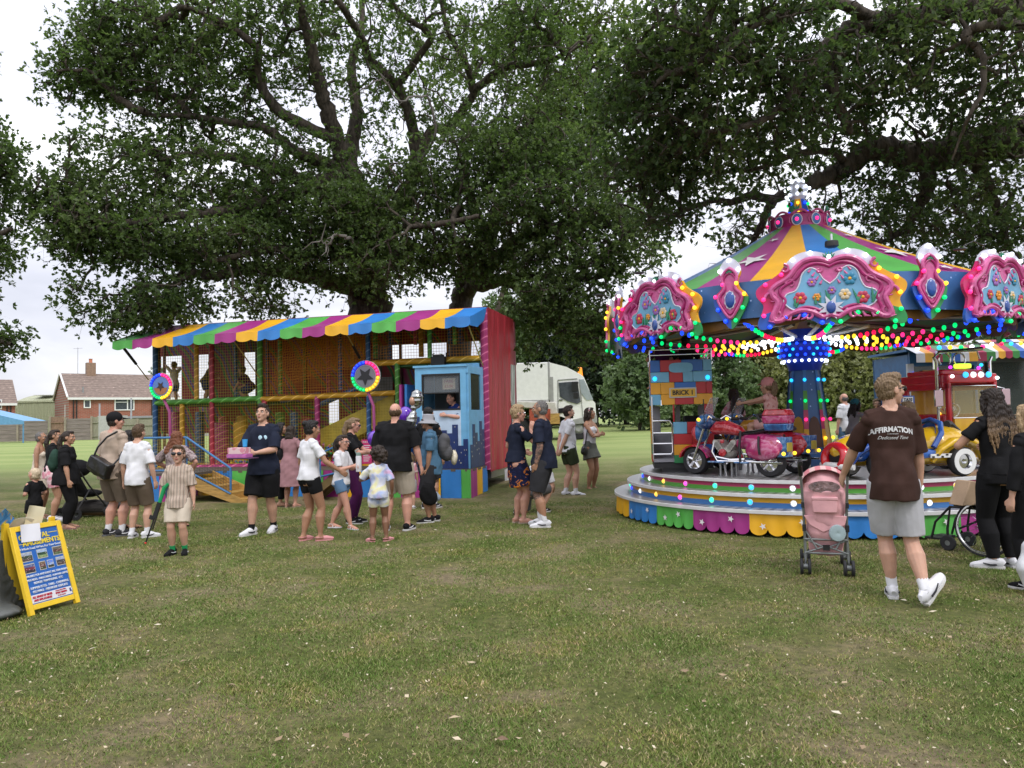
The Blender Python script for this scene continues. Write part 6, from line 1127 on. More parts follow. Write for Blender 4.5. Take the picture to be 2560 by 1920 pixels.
def panel(az_, big, wid, hgt, z0, rad=2.985):
    e = MB(); out = smooth_out(HO if big else SO); sx = wid/2 if big else wid; out = [(x*sx, y*hgt) for x, y in out]; n = len(out); cy_ = hgt*.48
    pe = empty('rounding_panel', pol(rad, az_, z0), math.radians(az_+90), parent=ride)
    def cen(pts, k, dy=0): return [(x*k, cy_+(y-cy_)*k+dy) for x, y in pts]
    def colr(x, y):
        if y > hgt*.80: return 'w'
        if y < hgt*(.16 if big else .42) and big: return 'b' if x < 0 else 'g'
        if not big and y < hgt*.42: return 'b' if x < 0 else 'g'
        return 'p' if x < 0 else 'y'
    m = MB(); ctr = (0, -.012, cy_)
    for i in range(n):
        a, b_ = out[i], out[(i+1) % n]; m.mat(RIM[colr((a[0]+b_[0])/2, (a[1]+b_[1])/2)]); m.add([(a[0], -.0, a[1]), (b_[0], 0, b_[1]), (b_[0], -.035, b_[1]), (a[0], -.035, a[1]), (0, -.035, cy_), (0, 0, cy_)], [(0, 1, 2, 3), (3, 2, 4), (0, 5, 1)])
    m.build('panel_rim', None, pe, fix=False, sharp=30)
    # pink frame: rounded moulding following the outline
    k1 = .84 if big else .74
    fr = cen(out, k1); m = MB().mat(PNK); m.prism(fr, -.05, -.036); mo = m
    mo.tube([(x, -.055, y) for x, y in cen(out, k1-.05)], .034 if big else .020, 8, closed=True); mo.mat(PNKD).tube([(x, -.056, y) for x, y in cen(out, k1-.17)], .022 if big else .014, 8, closed=True)
    mo.mat(PNK)
    if big:
        for s in (-1, 1):
            for (cx_, cz_, r_, t0, t1) in ((.78, .40, .085, 0, 5.2), (.60, .78, .075, 1.5, 6.5), (.72, .16, .07, 2, 7), (.30, .14, .07, 2.5, 7.2), (.52, .58, .06, 0, 5), (.14, .74, .06, 3, 8)):
                mo.tube([(s*(cx_*sx+r_*(1-t/9)*math.cos(t)), -.062, cz_*hgt+r_*(1-t/9)*math.sin(t)) for t in np.linspace(t0, t1, 14)], [.020*(1-.6*q/13) for q in range(14)], 7)
            for q in range(5): mo.tube([(s*(.30+.11*q)*sx, -.06, hgt*(.17)), (s*(.33+.11*q)*sx, -.07, hgt*(.12-.01*q)), (s*(.40+.11*q)*sx, -.06, hgt*.10)], [.010, .020, .006], 7)
            for q in range(4): mo.tube([(s*(.10+.045*q)*sx, -.06, hgt*(.60+.055*q)), (s*(.13+.05*q)*sx, -.068, hgt*(.55+.055*q))], [.008, .016], 7)
    mo.build('scroll_frame', None, pe)
    if big:
        m = MB().mat(PSKY); hp = [(0, .30), (.16, .22), (.36, .21), (.52, .24), (.62, .34), (.58, .44), (.46, .48), (.40, .58), (.36, .70), (.26, .77), (.16, .73), (.09, .62), (0, .55)]; o2 = [(x*sx, y*hgt) for x, y in smooth_out(hp)]; m.prism(o2, -.064, -.051); m.mat(RIM['w']).tube([(x, -.064, y) for x, y in o2], .009, 6, closed=True)
        rs = random.Random(int(az_*10)); m.mat(LEAFP)
        for q in range(12): x = rs.uniform(-.55, .55)*sx; z = hgt*(.26+.05*rs.random()); dx = rs.uniform(-.09, .09); m.tube([(x, -.067, z), (x+dx*.5, -.070, z+.08), (x+dx, -.067, z+.15*rs.uniform(.7, 1.1))], [.018, .014, .003], 5)
        fl = [mat('bloom_'+k, c, .4) for k, c in (('red', (.45, .03, .08)), ('violet', (.28, .12, .40)), ('orange', (.65, .25, .03)), ('cream', (.6, .5, .35)), ('tealb', (.03, .22, .38)))]
        for q in range(7):
            x, z = ((-.40, .38), (-.24, .58), (-.18, .38), (.19, .40), (.26, .60), (.42, .35), (.02, .46))[q]; x *= sx; z *= hgt; r_ = rs.uniform(.045, .075); m.mat(fl[(q+int(az_)) % 5])
            for p_ in range(6): an = p_*PI/3; m.sph((x+r_*.62*math.cos(an), -.072, z+r_*.62*math.sin(an)), (r_*.46, .010, r_*.46), 8, 5)
            m.mat(RIM['y']).sph((x, -.078, z), (r_*.28, .010, r_*.28), 8, 5)
        m.build('flower_picture', None, pe)
        m = MB().mat(RIM['w']); m.prism([(.0+(.16 if k % 2 else .075)*math.cos(k*PI/8), hgt*.235+(.16 if k % 2 else .075)*math.sin(k*PI/8)) for k in range(16)], -.082, -.074); m.mat(GEM).sph((0, -.085, hgt*.235), (.055, .025, .075), 14, 10)
        m.build('gem', None, pe); m = MB().mat(LEAFP)
        for q in range(5): an = PI/2+(q-2)*.38; m.tube([(0, -.055, hgt*.86), (.06*math.cos(an), -.06, hgt*.86+.06*math.sin(an)), (.10*math.cos(an), -.055, hgt*.86+.11*math.sin(an))], [.010, .014, .003], 6)
        m.build('leaf_sprig', None, pe)
    else:
        m = MB().mat(RIM['w']); m.prism([(.078*(1 if k % 2 else .86)*math.cos(k*PI/10), hgt*.40+.125*(1 if k % 2 else .9)*math.sin(k*PI/10)) for k in range(20)], -.062, -.05); m.mat(GEM).sph((0, -.062, hgt*.40), (.062, .03, .105), 16, 10); m.build('gem', None, pe); m = MB().mat(LEAFP)
        for q in range(5): an = PI/2+(q-2)*.5; m.tube([(0, -.055, hgt*.76), (.03*math.cos(an), -.062, hgt*.76+.03*math.sin(an)), (.055*math.cos(an), -.055, hgt*.76+.055*math.sin(an))], [.008, .012, .003], 6)
        m.build('leaf_sprig', None, pe)
    # bulbs on the rim
    nb = 21 if big else 11; per = [0]
    for i in range(n): per.append(per[-1]+math.dist(out[i], out[(i+1) % n]))
    kk = .945 if big else .90
    for q in range(nb):
        t = per[-1]*(q+.5)/nb; i = max(j for j in range(n) if per[j] <= t); f = (t-per[i])/(per[i+1]-per[i]+1e-9); a, b_ = out[i], out[(i+1) % n]; x = (a[0]+(b_[0]-a[0])*f)*kk; y = cy_+((a[1]+(b_[1]-a[1])*f)-cy_)*kk
        MB().mat(LC[colr(a[0], a[1])]).sph((0, -.03, 0), .027, 8, 6).build('bulb', None, pe, loc=(x, -.035, y))
    return pe
for k in (-195, -150, -105, -60, -15): panel(k, True, 1.72, .93, 2.585)
for k in (-172.5, -127.5, -82.5, -37.5): panel(k, False, .46, .93, 2.63)
# crown and finial
m = MB().mat(PNKD).lathe([(.42, 4.40), (.47, 4.42), (.45, 4.52), (.46, 4.62), (.43, 4.66)], 32)
for k in range(10): a = k*36; m.mat(PNK).tube([pol(.455, a-14+28*t, 4.64+.05*math.sin(PI*t)) for t in np.linspace(0, 1, 8)], .018, 6); m.tube([pol(.46, a+18+.08*math.cos(t)*57*.5, 4.54+.05*math.sin(t)) for t in np.linspace(0, 5, 10)], .010, 6)
cr = m.build('crown', None, ride)
for k in range(10):
    a = k*36-6; m = MB().mat(BLB).sph((0, 0, 0), (.012, .072, .085), 12, 8).mat(RIM['w']).tube([(0, .075*math.cos(t), .09*math.sin(t)) for t in np.linspace(0, 2*PI, 16, endpoint=False)], .008, 5, closed=True); m.build('medallion', None, cr, loc=pol(.465, a, 4.54), rot=(0, 0, math.radians(a)))
    if -190 < a-360 < 10: MB().sph((0, 0, 0), .030, 8, 6).build('bulb', LC['p'], cr, loc=pol(.49, a, 4.54))
    if k % 2: m = MB().mat(LEAFP); [m.tube([pol(.44, a, 4.66), pol(.45, a+d*3, 4.72), pol(.46, a+d*6, 4.77)], [.01, .02, .004], 5) for d in (-1, 0, 1)]; m.build('crown_leaf', None, cr)
m = MB()
for k in range(8):
    for (z0, r0), (z1, r1), w in (((4.62, .20), (4.80, .155), 0), ((4.80, .155), (4.95, .11), 0), ((4.95, .11), (5.0, .14), 1), ((5.0, .14), (5.18, .15), 1), ((5.18, .15), (5.26, .06), 1)):
        m.mat(RIM['w'] if w else RIM['gyby'[k % 4]]); m.grid(lambda a, b: pol(r0+(r1-r0)*b, k*45+45*a, z0+(z1-z0)*b), 2, 1)
fi = m.build('finial', None, ride, fix=False)
for z, r, cs_ in ((4.72, .19, 'gbyb'), (4.88, .15, 'gbyb'), (5.02, .17, 'w'), (5.13, .18, 'w'), (5.25, .09, 'w')):
    for k in range(8 if z < 5.2 else 5): MB().sph(pol(r, k*(45 if z < 5.2 else 72)-22, z), .026, 8, 6).build('bulb', LC[cs_[k % len(cs_)]], fi)
# garlands of bulbs under the roof
def garland(p, q, sag, seq, n, name='light_garland'):
    m = MB(); pts = [p.lerp(q, t)+V((0, 0, -sag*4*t*(1-t))) for t in np.linspace(0, 1, n)]; m.mat(M_BLACK).tube(pts, .005, 4)
    for i, c in enumerate(pts): m.mat(LC[seq[min(len(seq)-1, int(i/n*len(seq)))]]); m.sph(c+V((0, 0, -.035)), (.029, .029, .036), 7, 5)
    m.build(name, None, ride, kind='stuff')
for k in range(16):
    a = -200+k*22.5+3; garland(pol(.5, a, 2.72), pol(2.80, a+4, 2.76), .10, 'wyrgb' if k % 2 else 'wypgb', 17)
for k in range(4): a = (-128, -100, -80, -55)[k]; m = MB().mat(M_WHITE); p = pol(.38, a, 2.72); q = pol(1.1, a, 2.80); m.tube([p, q], .03, 6); m.build('lamp_tube', None, ride)
# spotlights
for px_, a, z in ((0, -104, 3.60), (1, -150, 3.46)):
    p = pol(2.96, a, z); m = MB().mat(M_BLACK).lathe([(.001, .03), (.075, .03), (.08, 0), (.08, -.035), (.05, -.05), (.001, -.05)], 18).mat(M_CHROME).tube([(0, 0, .03), (0, 0, .12)], .015, 8); m.build('hanging_speaker', None, ride, loc=p)
for a in (-150, -188, -62): p = pol(2.9, a, 3.46); MB().tube([p, p+V((-.02, 0, .14)), p+V((-.15, 0, .20)), p+V((-.28, 0, .14))], .008, 6).mat(M_BLACK).sph(p+V((-.33, 0, .10)), (.09, .05, .02), 8, 5).build('arm_lamp', None, ride)
# ================= toy vehicles on the deck =================
def painted(k, stops, scale, dist=1, coat=.6, rough=.25):
    m = mat(k, stops[0][1], rough, var=0, coat=coat); N, L, b = nodes_of(m); tc = N.new('ShaderNodeTexCoord'); n = N.new('ShaderNodeTexNoise'); n.inputs['Scale'].default_value = scale; n.inputs['Detail'].default_value = 3; n.inputs['Distortion'].default_value = dist; L.new(tc.outputs['Object'], n.inputs['Vector']); r = ramp(N, stops); L.new(n.outputs[0], r.inputs[0]); L.new(r.outputs[0], b.inputs['Base Color']); return m
BRED = painted('bike_red', [(.3, (.30, .01, .02)), (.5, (.50, .015, .03)), (.58, (.62, .10, .12)), (.64, (.45, .02, .04))], 9)
BPUR = painted('bike_pink', [(.3, (.32, .02, .12)), (.5, (.45, .03, .14)), (.6, (.55, .16, .30)), (.7, (.40, .02, .06))], 8)
BBLU = painted('bike_blue', [(.3, (.02, .06, .20)), (.5, (.03, .14, .38)), (.62, (.20, .36, .60)), (.7, (.03, .10, .30))], 8)
BYEL = painted('car_yellow', [(.3, (.62, .36, .01)), (.7, (.74, .46, .02))], 3); CBLU = painted('car_blue', [(.3, (.01, .05, .26)), (.7, (.03, .13, .45))], 4); CRED = painted('truck_red', [(.3, (.48, .008, .018)), (.7, (.64, .014, .028))], 3)
TY = mat('toy_tyre', (.014, .014, .016), .6, var=.3)
def wheel_mb(r, w, c=(0, 0, 0), wall=None, spokes=5, rim=.62):
    x, y, z = c; m = MB().mat(TY).lathe([(r*rim, -w/2), (r*.9, -w/2), (r, -w*.25), (r, w*.25), (r*.9, w/2), (r*rim, w/2)], 28, c=c, axis='Y')
    t = m.build
    h = MB()
    if wall: h.mat(wall).lathe([(r*.52, -w/2-.006), (r*.86, -w/2-.006), (r*.86, w/2+.006)], 28, c=c, axis='Y')
    h.mat(M_CHROME).lathe([(.001, -w*.42), (r*.14, -w*.46), (r*.18, -w*.30), (r*(rim-.08), -w*.28), (r*rim, -w*.48), (r*rim, w*.48)], 28, c=c, axis='Y')
    for k in range(spokes): a = 2*PI*k/spokes; h.tube([(x+r*.12*math.cos(a), y-w*.38, z+r*.12*math.sin(a)), (x+r*rim*.95*math.cos(a+.2), y-w*.36, z+r*rim*.95*math.sin(a+.2))], r*.07, 6)
    return m, h
def moto(label, ang, rad, scheme, box=True, group='toy motorcycles on the roundabout'):
    """front towards -X in its own frame; origin on the deck"""
    c = RC+pol(rad, ang, Z3); rz = math.radians(ang)+PI/2; root = empty('toy_motorcycle', c, rz, label, 'toy motorcycle', group); root.scale = (1.27, 1.2, 1.2); A, B_, C_ = scheme; s = 1
    for (x, r) in ((-.52, .165), (.40, .165)):
        m, h = wheel_mb(r, .11, (x, 0, r)); w = m.build('wheel', None, root); h.build('rim', None, w)
    m = MB(); 
    def fend(x, r, a0, a1, w): 
        m.grid(lambda a, b: (x-(r*math.cos(a0+(a1-a0)*a)), w*(b-.5), .165+r*math.sin(a0+(a1-a0)*a)-.02*abs(b-.5)), 12, 4)
    m.mat(A); fend(-.52, .20, .25, 1.9, .15); m.mat(B_); fend(-.52, .20, 1.9, 2.9, .15)
    m.build('front_mudguard', None, root, solid=.02)
    # tank + body
    m = MB(); m.tube([(-.30, 0, .52), (-.22, 0, .56), (-.10, 0, .56), (.04, 0, .52), (.12, 0, .47)], [(.05, .05), (.085, .085), (.095, .085), (.075, .06), (.04, .03)], 14, up=(0, 0, 1)); voxel(m, 'fuel_tank', A, root, .012, 2)
    m = MB(); m.tube([(.02, 0, .36), (.15, 0, .40), (.32, 0, .38), (.50, 0, .36), (.60, 0, .32)], [(.07, .05), (.12, .10), (.15, .12), (.14, .11), (.07, .06)], 14, up=(0, 0, 1))
    for sy in (-1, 1): m.sph((.36, sy*.11, .30), (.20, .07, .115), 14, 10)
    voxel(m, 'rear_body', B_, root, .012, 2)
    m = MB().mat(C_); m.box((.56, 0, .34), (.10, .17, .22)); m.mat(mat('plate_yellow', (.5, .38, .05), .5)).box((.615, 0, .34), (.01, .12, .10)); m.build('tail', None, root, bevel=.01)
    m = MB(); m.tube([(.02, 0, .50), (.10, 0, .485), (.26, 0, .50), (.38, 0, .53)], [(.05, .025), (.075, .03), (.10, .035), (.08, .03)], 14, up=(0, 0, 1)); m.build('saddle', mat('black_vinyl', (.01, .01, .011), .25, var=.1), root)
    # top box
    if box:
        m = MB()
        for mm, z0, z1, k0, k1 in ((C_, .52, .60, .84, .92), (B_, .602, .69, .93, .99), (A, .692, .76, 1, .80)):
            m.mat(mm); o_ = [(math.copysign(abs(math.cos(t))**.45, math.cos(t)), math.copysign(abs(math.sin(t))**.45, math.sin(t))) for t in np.linspace(0, 2*PI, 28, endpoint=False)]; vs = [(.50+x*.155*k, y*.125*k, z) for z, k in ((z0, k0), (z1, k1)) for x, y in o_]; n = 28; m.add(vs, [tuple(range(n))[::-1], tuple(range(n, 2*n))]+[(i, (i+1) % n, n+(i+1) % n, n+i) for i in range(n)])
        m.build('luggage_box', None, root, bevel=.012)
    m = MB().mat(M_BLACK); m.tube([(.34, -.08, .62), (.30, -.08, .70), (.30, .08, .70), (.34, .08, .62)], .018, 8); m.build('backrest', None, root)
    # engine
    m = MB().mat(mat('engine_cream', (.50, .48, .44), .35, .3, var=.1)); m.sph((-.10, 0, .27), (.10, .09, .08), 12, 8); 
    for sx_ in (-1, 1):
        for q in range(4): m.tube([(-.10+sx_*(.05+.02*q), -.10, .31+.025*q), (-.10+sx_*(.05+.02*q), .10, .31+.025*q)], .036, 8)
    m.mat(BRED)
    for x, z, r in ((-.12, .27, .045), (.10, .23, .028), (-.12, .40, .022)):
        for sy in (-1, 1): m.lathe([(.001, sy*.115), (r, sy*.11), (r, sy*.09)], 14, c=(x, 0, z), axis='Y')
    m.mat(M_CHROME).tube([(.15, -.10, .20), (-.02, -.115, .19), (-.2, -.10, .22)], .016, 8).tube([(-.22, -.09, .42), (-.25, -.10, .28), (-.18, -.11, .17), (.60, -.15, .17)], .013, 8).tube([(-.22, .09, .42), (-.25, .10, .28), (-.18, .11, .17), (.60, .15, .17)], .013, 8); m.build('engine', None, root)
    m = MB().mat(BBLU)
    for sy in (-1, 1): m.box((-.16, sy*.16, .165), (.20, .07, .02)).box((.14, sy*.16, .165), (.16, .06, .02))
    m.build('footboard', None, root, bevel=.008)
    # forks, fairing, bars
    m = MB().mat(M_CHROME)
    for sy in (-1, 1): m.tube([(-.52, sy*.075, .165), (-.34, sy*.07, .62)], .014, 8)
    m.build('fork', None, root)
    m = MB().mat(M_CHROME).tube([(-.16, -.20, .66), (-.22, -.18, .70), (-.32, -.10, .62), (-.34, 0, .60), (-.32, .10, .62), (-.22, .18, .70), (-.16, .20, .66)], .012, 8).mat(M_BLACK).tube([(-.17, -.205, .665), (-.08, -.20, .655)], .019, 8).tube([(-.17, .205, .665), (-.08, .20, .655)], .019, 8); m.build('handlebar', None, root)
    m = MB(); m.sph((-.37, 0, .63), (.10, .17, .10), 14, 10); m.sph((-.45, 0, .50), (.08, .09, .12), 14, 10); voxel(m, 'fairing', C_, root, .012, 2)
    m = MB(); m.sph((-.49, 0, .50), (.07, .085, .10), 14, 10); m.build('headlight', A, root)
    m = MB(); m.grid(lambda a, b: (-.42+.12*b+.05*(2*a-1)**2, (a-.5)*.24*(1-.35*b), .68+.24*b), 8, 6); m.build('windscreen', mat('screen_clear', (.6, .62, .65), .06, var=0, alpha=.32, spec=.8), root, solid=.004)
    m = MB().mat(M_BLACK).tube([(-.28, -.20, .62), (-.28, -.20, .90)], .006, 6).mat(LC['y'])
    m.build('aerial', None, root)
    m = MB().mat(M_GREYM); [m.tube([(x, sy*.05, .17), (x, sy*.05, 0)], .014, 8) for x in (-.18, -.04) for sy in (-1, 1)]; m.tube([(-.1, -.12, .15), (-.02, -.20, 0)], .009, 6); m.build('stand', None, root)
    m = MB().mat(M_BLACK).tube([(.12, -.12, .52), (.13, -.175, .35), (.14, -.18, .08)], .014, 6).tube([(.34, -.14, .46), (.36, -.19, .36), (.37, -.19, .26)], .012, 6); m.build('strap', None, root)
    for x, y, z, c in ((-.37, -.17, .66, 'y'), (.60, -.11, .27, 'y'), (.62, .10, .27, 'y')): MB().sph((x, y, z), .022, 8, 6).build('indicator', LC[c], root)
    return root
moto('red and pink toy motorcycle nearest the viewer on the roundabout deck', -137, 2.12, (BRED, BPUR, BBLU))
moto('orange and purple toy motorcycle behind the red one, ridden by the girl', -139, 1.30, (painted('bike_orange', [(.3, (.55, .20, .02)), (.55, (.62, .30, .02)), (.7, (.40, .05, .2))], 6), BRED, BBLU), box=False)
gp = RC+pol(1.30, -135, Z3)
fd_ = math.radians(-139)+PI   # facing direction of travel
p_rid = person('girl in a pink cap and pink floral suit riding the inner toy motorcycle', pos=(gp.x, gp.y, .90), H=1.27, face=math.radians(-139)-PI, sex='f', hs=1.32, skin='fair', hair=('ponytail', 'sandy'), hat=('cap', 'pink'), shirt=('dresspink', -.03, .1, .014, .02), legs=('shorts', 'dresspink', .8, .012), shoes=('sandal', 'white'), pose=dict(pel=(0, -.06, .43), chest=(0, .03), lf=(-.16, .16, .10), rf=(.16, .16, .10), lk=(-.5, 1, .6), rk=(.5, 1, .6), lh=(-.14, .36, .64), rh=(.14, .36, .64), le=(-.4, 0, -1), re=(.4, 0, -1), head=(0, -.05, 0)), vox=.008)
# ---- brick bus ----
bus_c = RC+pol(2.02, 181, Z3); bus = empty('toy_bus', bus_c, math.radians(-9), 'toy double decker bus painted with coloured bricks and a BRICK 1 plate', 'toy bus')
BC = [mat('brick_'+k, c, .45, var=.08, coat=.15) for k, c in (('yellow', (.72, .33, .015)), ('red', (.42, .012, .02)), ('green', (.02, .22, .07)), ('blue', (.02, .13, .45)), ('sky', (.16, .42, .62)), ('crimson', (.45, .015, .02)))]
BW, BL, BH = .98, 1.25, 1.70
XB = -BW/2; ZB = .14
MB().mat(M_BLACK).box((0, 0, .10), (BW*.96, BL*.96, .08)).box((0, 0, .03), (BW*.7, BL*.9, .06)).build('chassis', None, bus)
# rear face (towards viewer): painted brick rectangles with openings left free
rows = [(.14, .26), (.26, .42), (.42, .58), (.58, .76), (1.02, 1.18), (1.18, 1.36), (1.36, 1.52), (1.52, 1.70)]
m = MB(); rs = random.Random(12); yb = -BL/2; bus.scale = (.93, .93, 1)
def bricks(x0, x1, z0, z1):
    x = x0
    while x < x1-.01:
        w = min(rs.choice((.16, .22, .30, .34)), x1-x)
        if x1-(x+w) < .08: w = x1-x
        m.mat(rs.choice(BC)).box((x+w/2, yb, (z0+z1)/2), (w-.004, .05, z1-z0-.004)); x += w
for z0, z1 in rows[:4]: bricks(-.15, .49, z0, z1)
bricks(-.15, -.12, .76, 1.02); bricks(.34, .49, .76, 1.02)
for z0, z1 in rows[4:]: bricks(-.49, .49, z0, z1)
bw_o = m.build('brick_wall', None, bus, bevel=.006)
for s in (-1, 1):
    m = MB()
    for z0, z1 in rows[:3]+rows[4:]:
        y = -BL/2+(.45 if s < 0 and z0 < 1 else .03)
        while y < BL/2-.01: w = min(rs.choice((.22, .30, .36)), BL/2-y); m.mat(rs.choice(BC)).box((s*.475, y+w/2, (z0+z1)/2), (.03, w-.004, z1-z0-.004)); y += w
    for y in ((-.1, .25, .6) if s < 0 else (-.58, -.2, .2, .6)): m.mat(BC[0]).box((s*.475, y, .80), (.032, .06, .44))
    m.build('side_wall', None, bus)
MB().mat(mat('bus_inside', (.30, .30, .33), .6)).box((0, .58, .9), (.9, .03, 1.5)).box((0, 0, 1.16), (.94, 1.2, .03)).box((0, 0, .17), (.94, 1.2, .03)).build('inner_panels', None, bus) if 0 else MB().mat(mat('bus_inside', (.32, .32, .35), .6)).box((0, .58, .36), (.9, .03, .42)).box((-.38, .58, .8), (.14, .03, .44)).box((.0, .58, .8), (.08, .03, .44)).box((.40, .58, .8), (.10, .03, .44)).box((0, 0, 1.12), (.94, 1.2, .03)).box((0, 0, .17), (.94, 1.2, .03)).build('inner_panels', None, bus)
m = MB().mat(M_DARK).box((.20, .1, .60), (.26, .5, .5)); m.build('seat', None, bus, bevel=.03)
m = MB().mat(M_CHROME); x0, x1, y = -.48, -.17, -BL/2-.03
m.tube([(x0, y, .28), (x1-.03, y, .28), (x1, y, .31), (x1, y, .72), (x1-.04, y, .78), (x0, y, .78)], .013, 8)
for z in (.44, .60): m.tube([(x0, y, z), (x1, y, z)], .011, 8)
m.tube([(x0, y, .2), (x0, y, 1.15)], .012, 8); m.build('gate', None, bus)
m = MB().mat(M_CHROME)
for z in (1.78, 1.86): m.tube([(-.49, -BL/2, z), (.49, -BL/2, z), (.49, BL/2, z), (-.49, BL/2, z)], .012, 8, closed=True)
for x in (-.49, .49):
    for yy in (-BL/2, 0, BL/2): m.tube([(x, yy, 1.68), (x, yy, 1.86)], .011, 8)
m.build('top_rail', None, bus)
pn = MB().mat(BC[4]).prism([(.19*math.copysign(abs(math.cos(t))**.5, math.cos(t)), 1.58+.075*math.copysign(abs(math.sin(t))**.7, math.sin(t))) for t in np.linspace(0, 2*PI, 24, endpoint=False)], -BL/2-.034, -BL/2-.02).build('destination_blind', None, bus)
pl = MB().mat(mat('plate_grey', (.5, .5, .48), .4)).box((0, 0, 0), (.43, .02, .15)).mat(mat('plate_amber', (.70, .40, .03), .4, var=.03)).box((0, -.012, 0), (.39, .008, .115)).build('number_plate', None, bus, loc=(.02, -BL/2-.04, 1.20))
text('BRICK 1', .095, mat('print_black', (.01, .01, .01), .5, var=0), pl, (0, -.018, -.002), (PI/2, 0, 0), font_bold=.003)
for x in (-.42, .42): MB().sph((0, 0, 0), (.036, .025, .036), 10, 7).build('marker_lamp', LC['c'], bus, loc=(x, -BL/2-.03, 1.42))
MB().sph((0, 0, 0), .04, 10, 7).build('interior_lamp', LC['w'], bus, loc=(-.32, -.45, 1.06))
for x, nm, hc in ((-.24, 'boy with cropped dark hair sitting on the bus top deck, left of the two', 'dark'), (.14, 'boy with dark hair and black top on the bus top deck, right of the two', 'black')):
    b = bus.matrix_basis @ V((x, .05, 1.18)) if 0 else V((bus_c.x+x, bus_c.y+.05, bus_c.z+1.18)); person(nm, pos=tuple(b), H=1.15, face=.15, hs=1.28, skin='mid', hair=('crop', hc), shirt=('black' if x > 0 else 'purple', -.04, .8, .012), legs=('shorts', 'charcoal'), pose=dict(pel=(0, 0, .34), lf=(-.1, .2, .1), rf=(.1, .2, .1), lh=(-.15, .14, .52), rh=(.15, .14, .52)), vox=.01)
# ---- open toy car ----
car_c = RC+pol(2.12, -78, Z3); car = empty('toy_car', car_c, math.radians(-78)+PI/2, 'yellow and blue toy beetle car with white wall tyres facing left', 'toy car')
def EL(m, c, r): m.sph(c, r, 16, 12)
m = MB(); EL(m, (-.62, 0, .36), (.42, .27, .22)); EL(m, (-.35, 0, .34), (.45, .31, .24)); EL(m, (.55, 0, .38), (.44, .32, .27)); m.tube([(-.3, 0, .25), (.7, 0, .25)], [(.30, .12), (.31, .12)], 14, up=(0, 0, 1)); voxel(m, 'body', BYEL, car, .015, 3)
for x in (-.58, .60):
    for sy in (-1, 1):
        m = MB(); m.tube([(x-.40, sy*.27, .18), (x-.30, sy*.30, .34), (x-.12, sy*.31, .44), (x+.10, sy*.31, .45), (x+.28, sy*.30, .36), (x+.42, sy*.27, .17)], [(.06, .03), (.09, .045), (.10, .06), (.10, .06), (.09, .045), (.06, .03)], 12, up=(0, 0, 1)); voxel(m, 'mudguard', BYEL if x > 0 else CBLU, car, .014, 2)
        m, h = wheel_mb(.19, .12, (x, sy*.33, .19), M_WHITE, 0, .56); w = m.build('wheel', None, car); h.build('hubcap', None, w)
m = MB().mat(CBLU); m.tube([(.22, -.30, .38), (.36, -.28, .55), (.42, -.20, .68), (.45, 0, .73), (.42, .20, .68), (.36, .28, .55), (.22, .30, .38)], .035, 10); m.grid(lambda a, b: (.26+.20*math.sin(PI*a)+.0*b, (a-.5)*.56, .30+(.40*math.sin(PI*a)**.6)*b), 12, 6); m.box((.05, 0, .30), (.46, .50, .12)); m.build('seat_tub', None, car, solid=.01)
m = MB().mat(CBLU).tube([(-.20, -.26, .50), (-.16, -.2, .62), (-.14, 0, .66), (-.16, .2, .62), (-.20, .26, .50)], .03, 8).tube([(-.08, .10*math.cos(t), .60+.10*math.sin(t)) for t in np.linspace(0, 2*PI, 16, endpoint=False)], .014, 6, closed=True); m.build('dashboard', None, car)
m = MB().mat(CBLU); EL(m, (-.66, 0, .50), (.28, .06, .06)); EL(m, (-.80, -.22, .34), (.16, .10, .12)); EL(m, (-.80, .22, .34), (.16, .10, .12)); EL(m, (-.10, -.30, .30), (.40, .03, .07)); EL(m, (-.10, .30, .30), (.40, .03, .07)); m.tube([(-.98, 0, .40), (-.75, -.12, .52), (-.45, -.14, .58)], .02, 6).tube([(-.98, 0, .40), (-.75, .12, .52), (-.45, .14, .58)], .02, 6); m.build('bonnet_trim', None, car)
m = MB().mat(CRED); m.tube([(-1.0+.03*math.sin(t), .20*math.cos(t), .27+.15*math.sin(t)) for t in np.linspace(0, 2*PI, 20, endpoint=False)], .06, 10, closed=True).mat(M_DARK); m.sph((-.96, 0, .27), (.05, .17, .12), 14, 8); m.build('red_grille', None, car)
for x in (-1.03, 1.03):
    m = MB().mat(M_WHITE).tube([(x*.93, -.32, .17), (x, -.2, .17), (x*1.02, 0, .17), (x, .2, .17), (x*.93, .32, .17)], .045, 10); m.build('bumper', None, car)
m = MB().mat(M_WHITE).box((.30, -.345, .27), (.34, .02, .05)).mat(M_BLACK)
for k in range(5): m.box((.16+.068*k, -.358, .258+.024*(k % 2)), (.034, .006, .022))
m.build('chequer_strip', None, car)
m = MB().mat(M_BLACK); m.tube([(.60, -.1, .66), (.72, 0, .66), (.90, .02, .56)], [.05, .06, .03], 8); m.build('folded_hood', None, car)
m = MB().mat(CBLU).box((.28, .22, 1.0), (.20, .06, .11)).tube([(.28, .22, .45), (.28, .22, .96)], .012, 6); ts = m.build('roof_sign', None, car)
m = MB().mat(M_WHITE).box((.27, .186, 1.0), (.16, .006, .075)); pp = m.build('sign_face', None, ts); text('TAXI', .06, mat('print_black', (0, 0, 0)), ts, (.27, .18, 1.0), (PI/2, 0, 0), font_bold=.001)
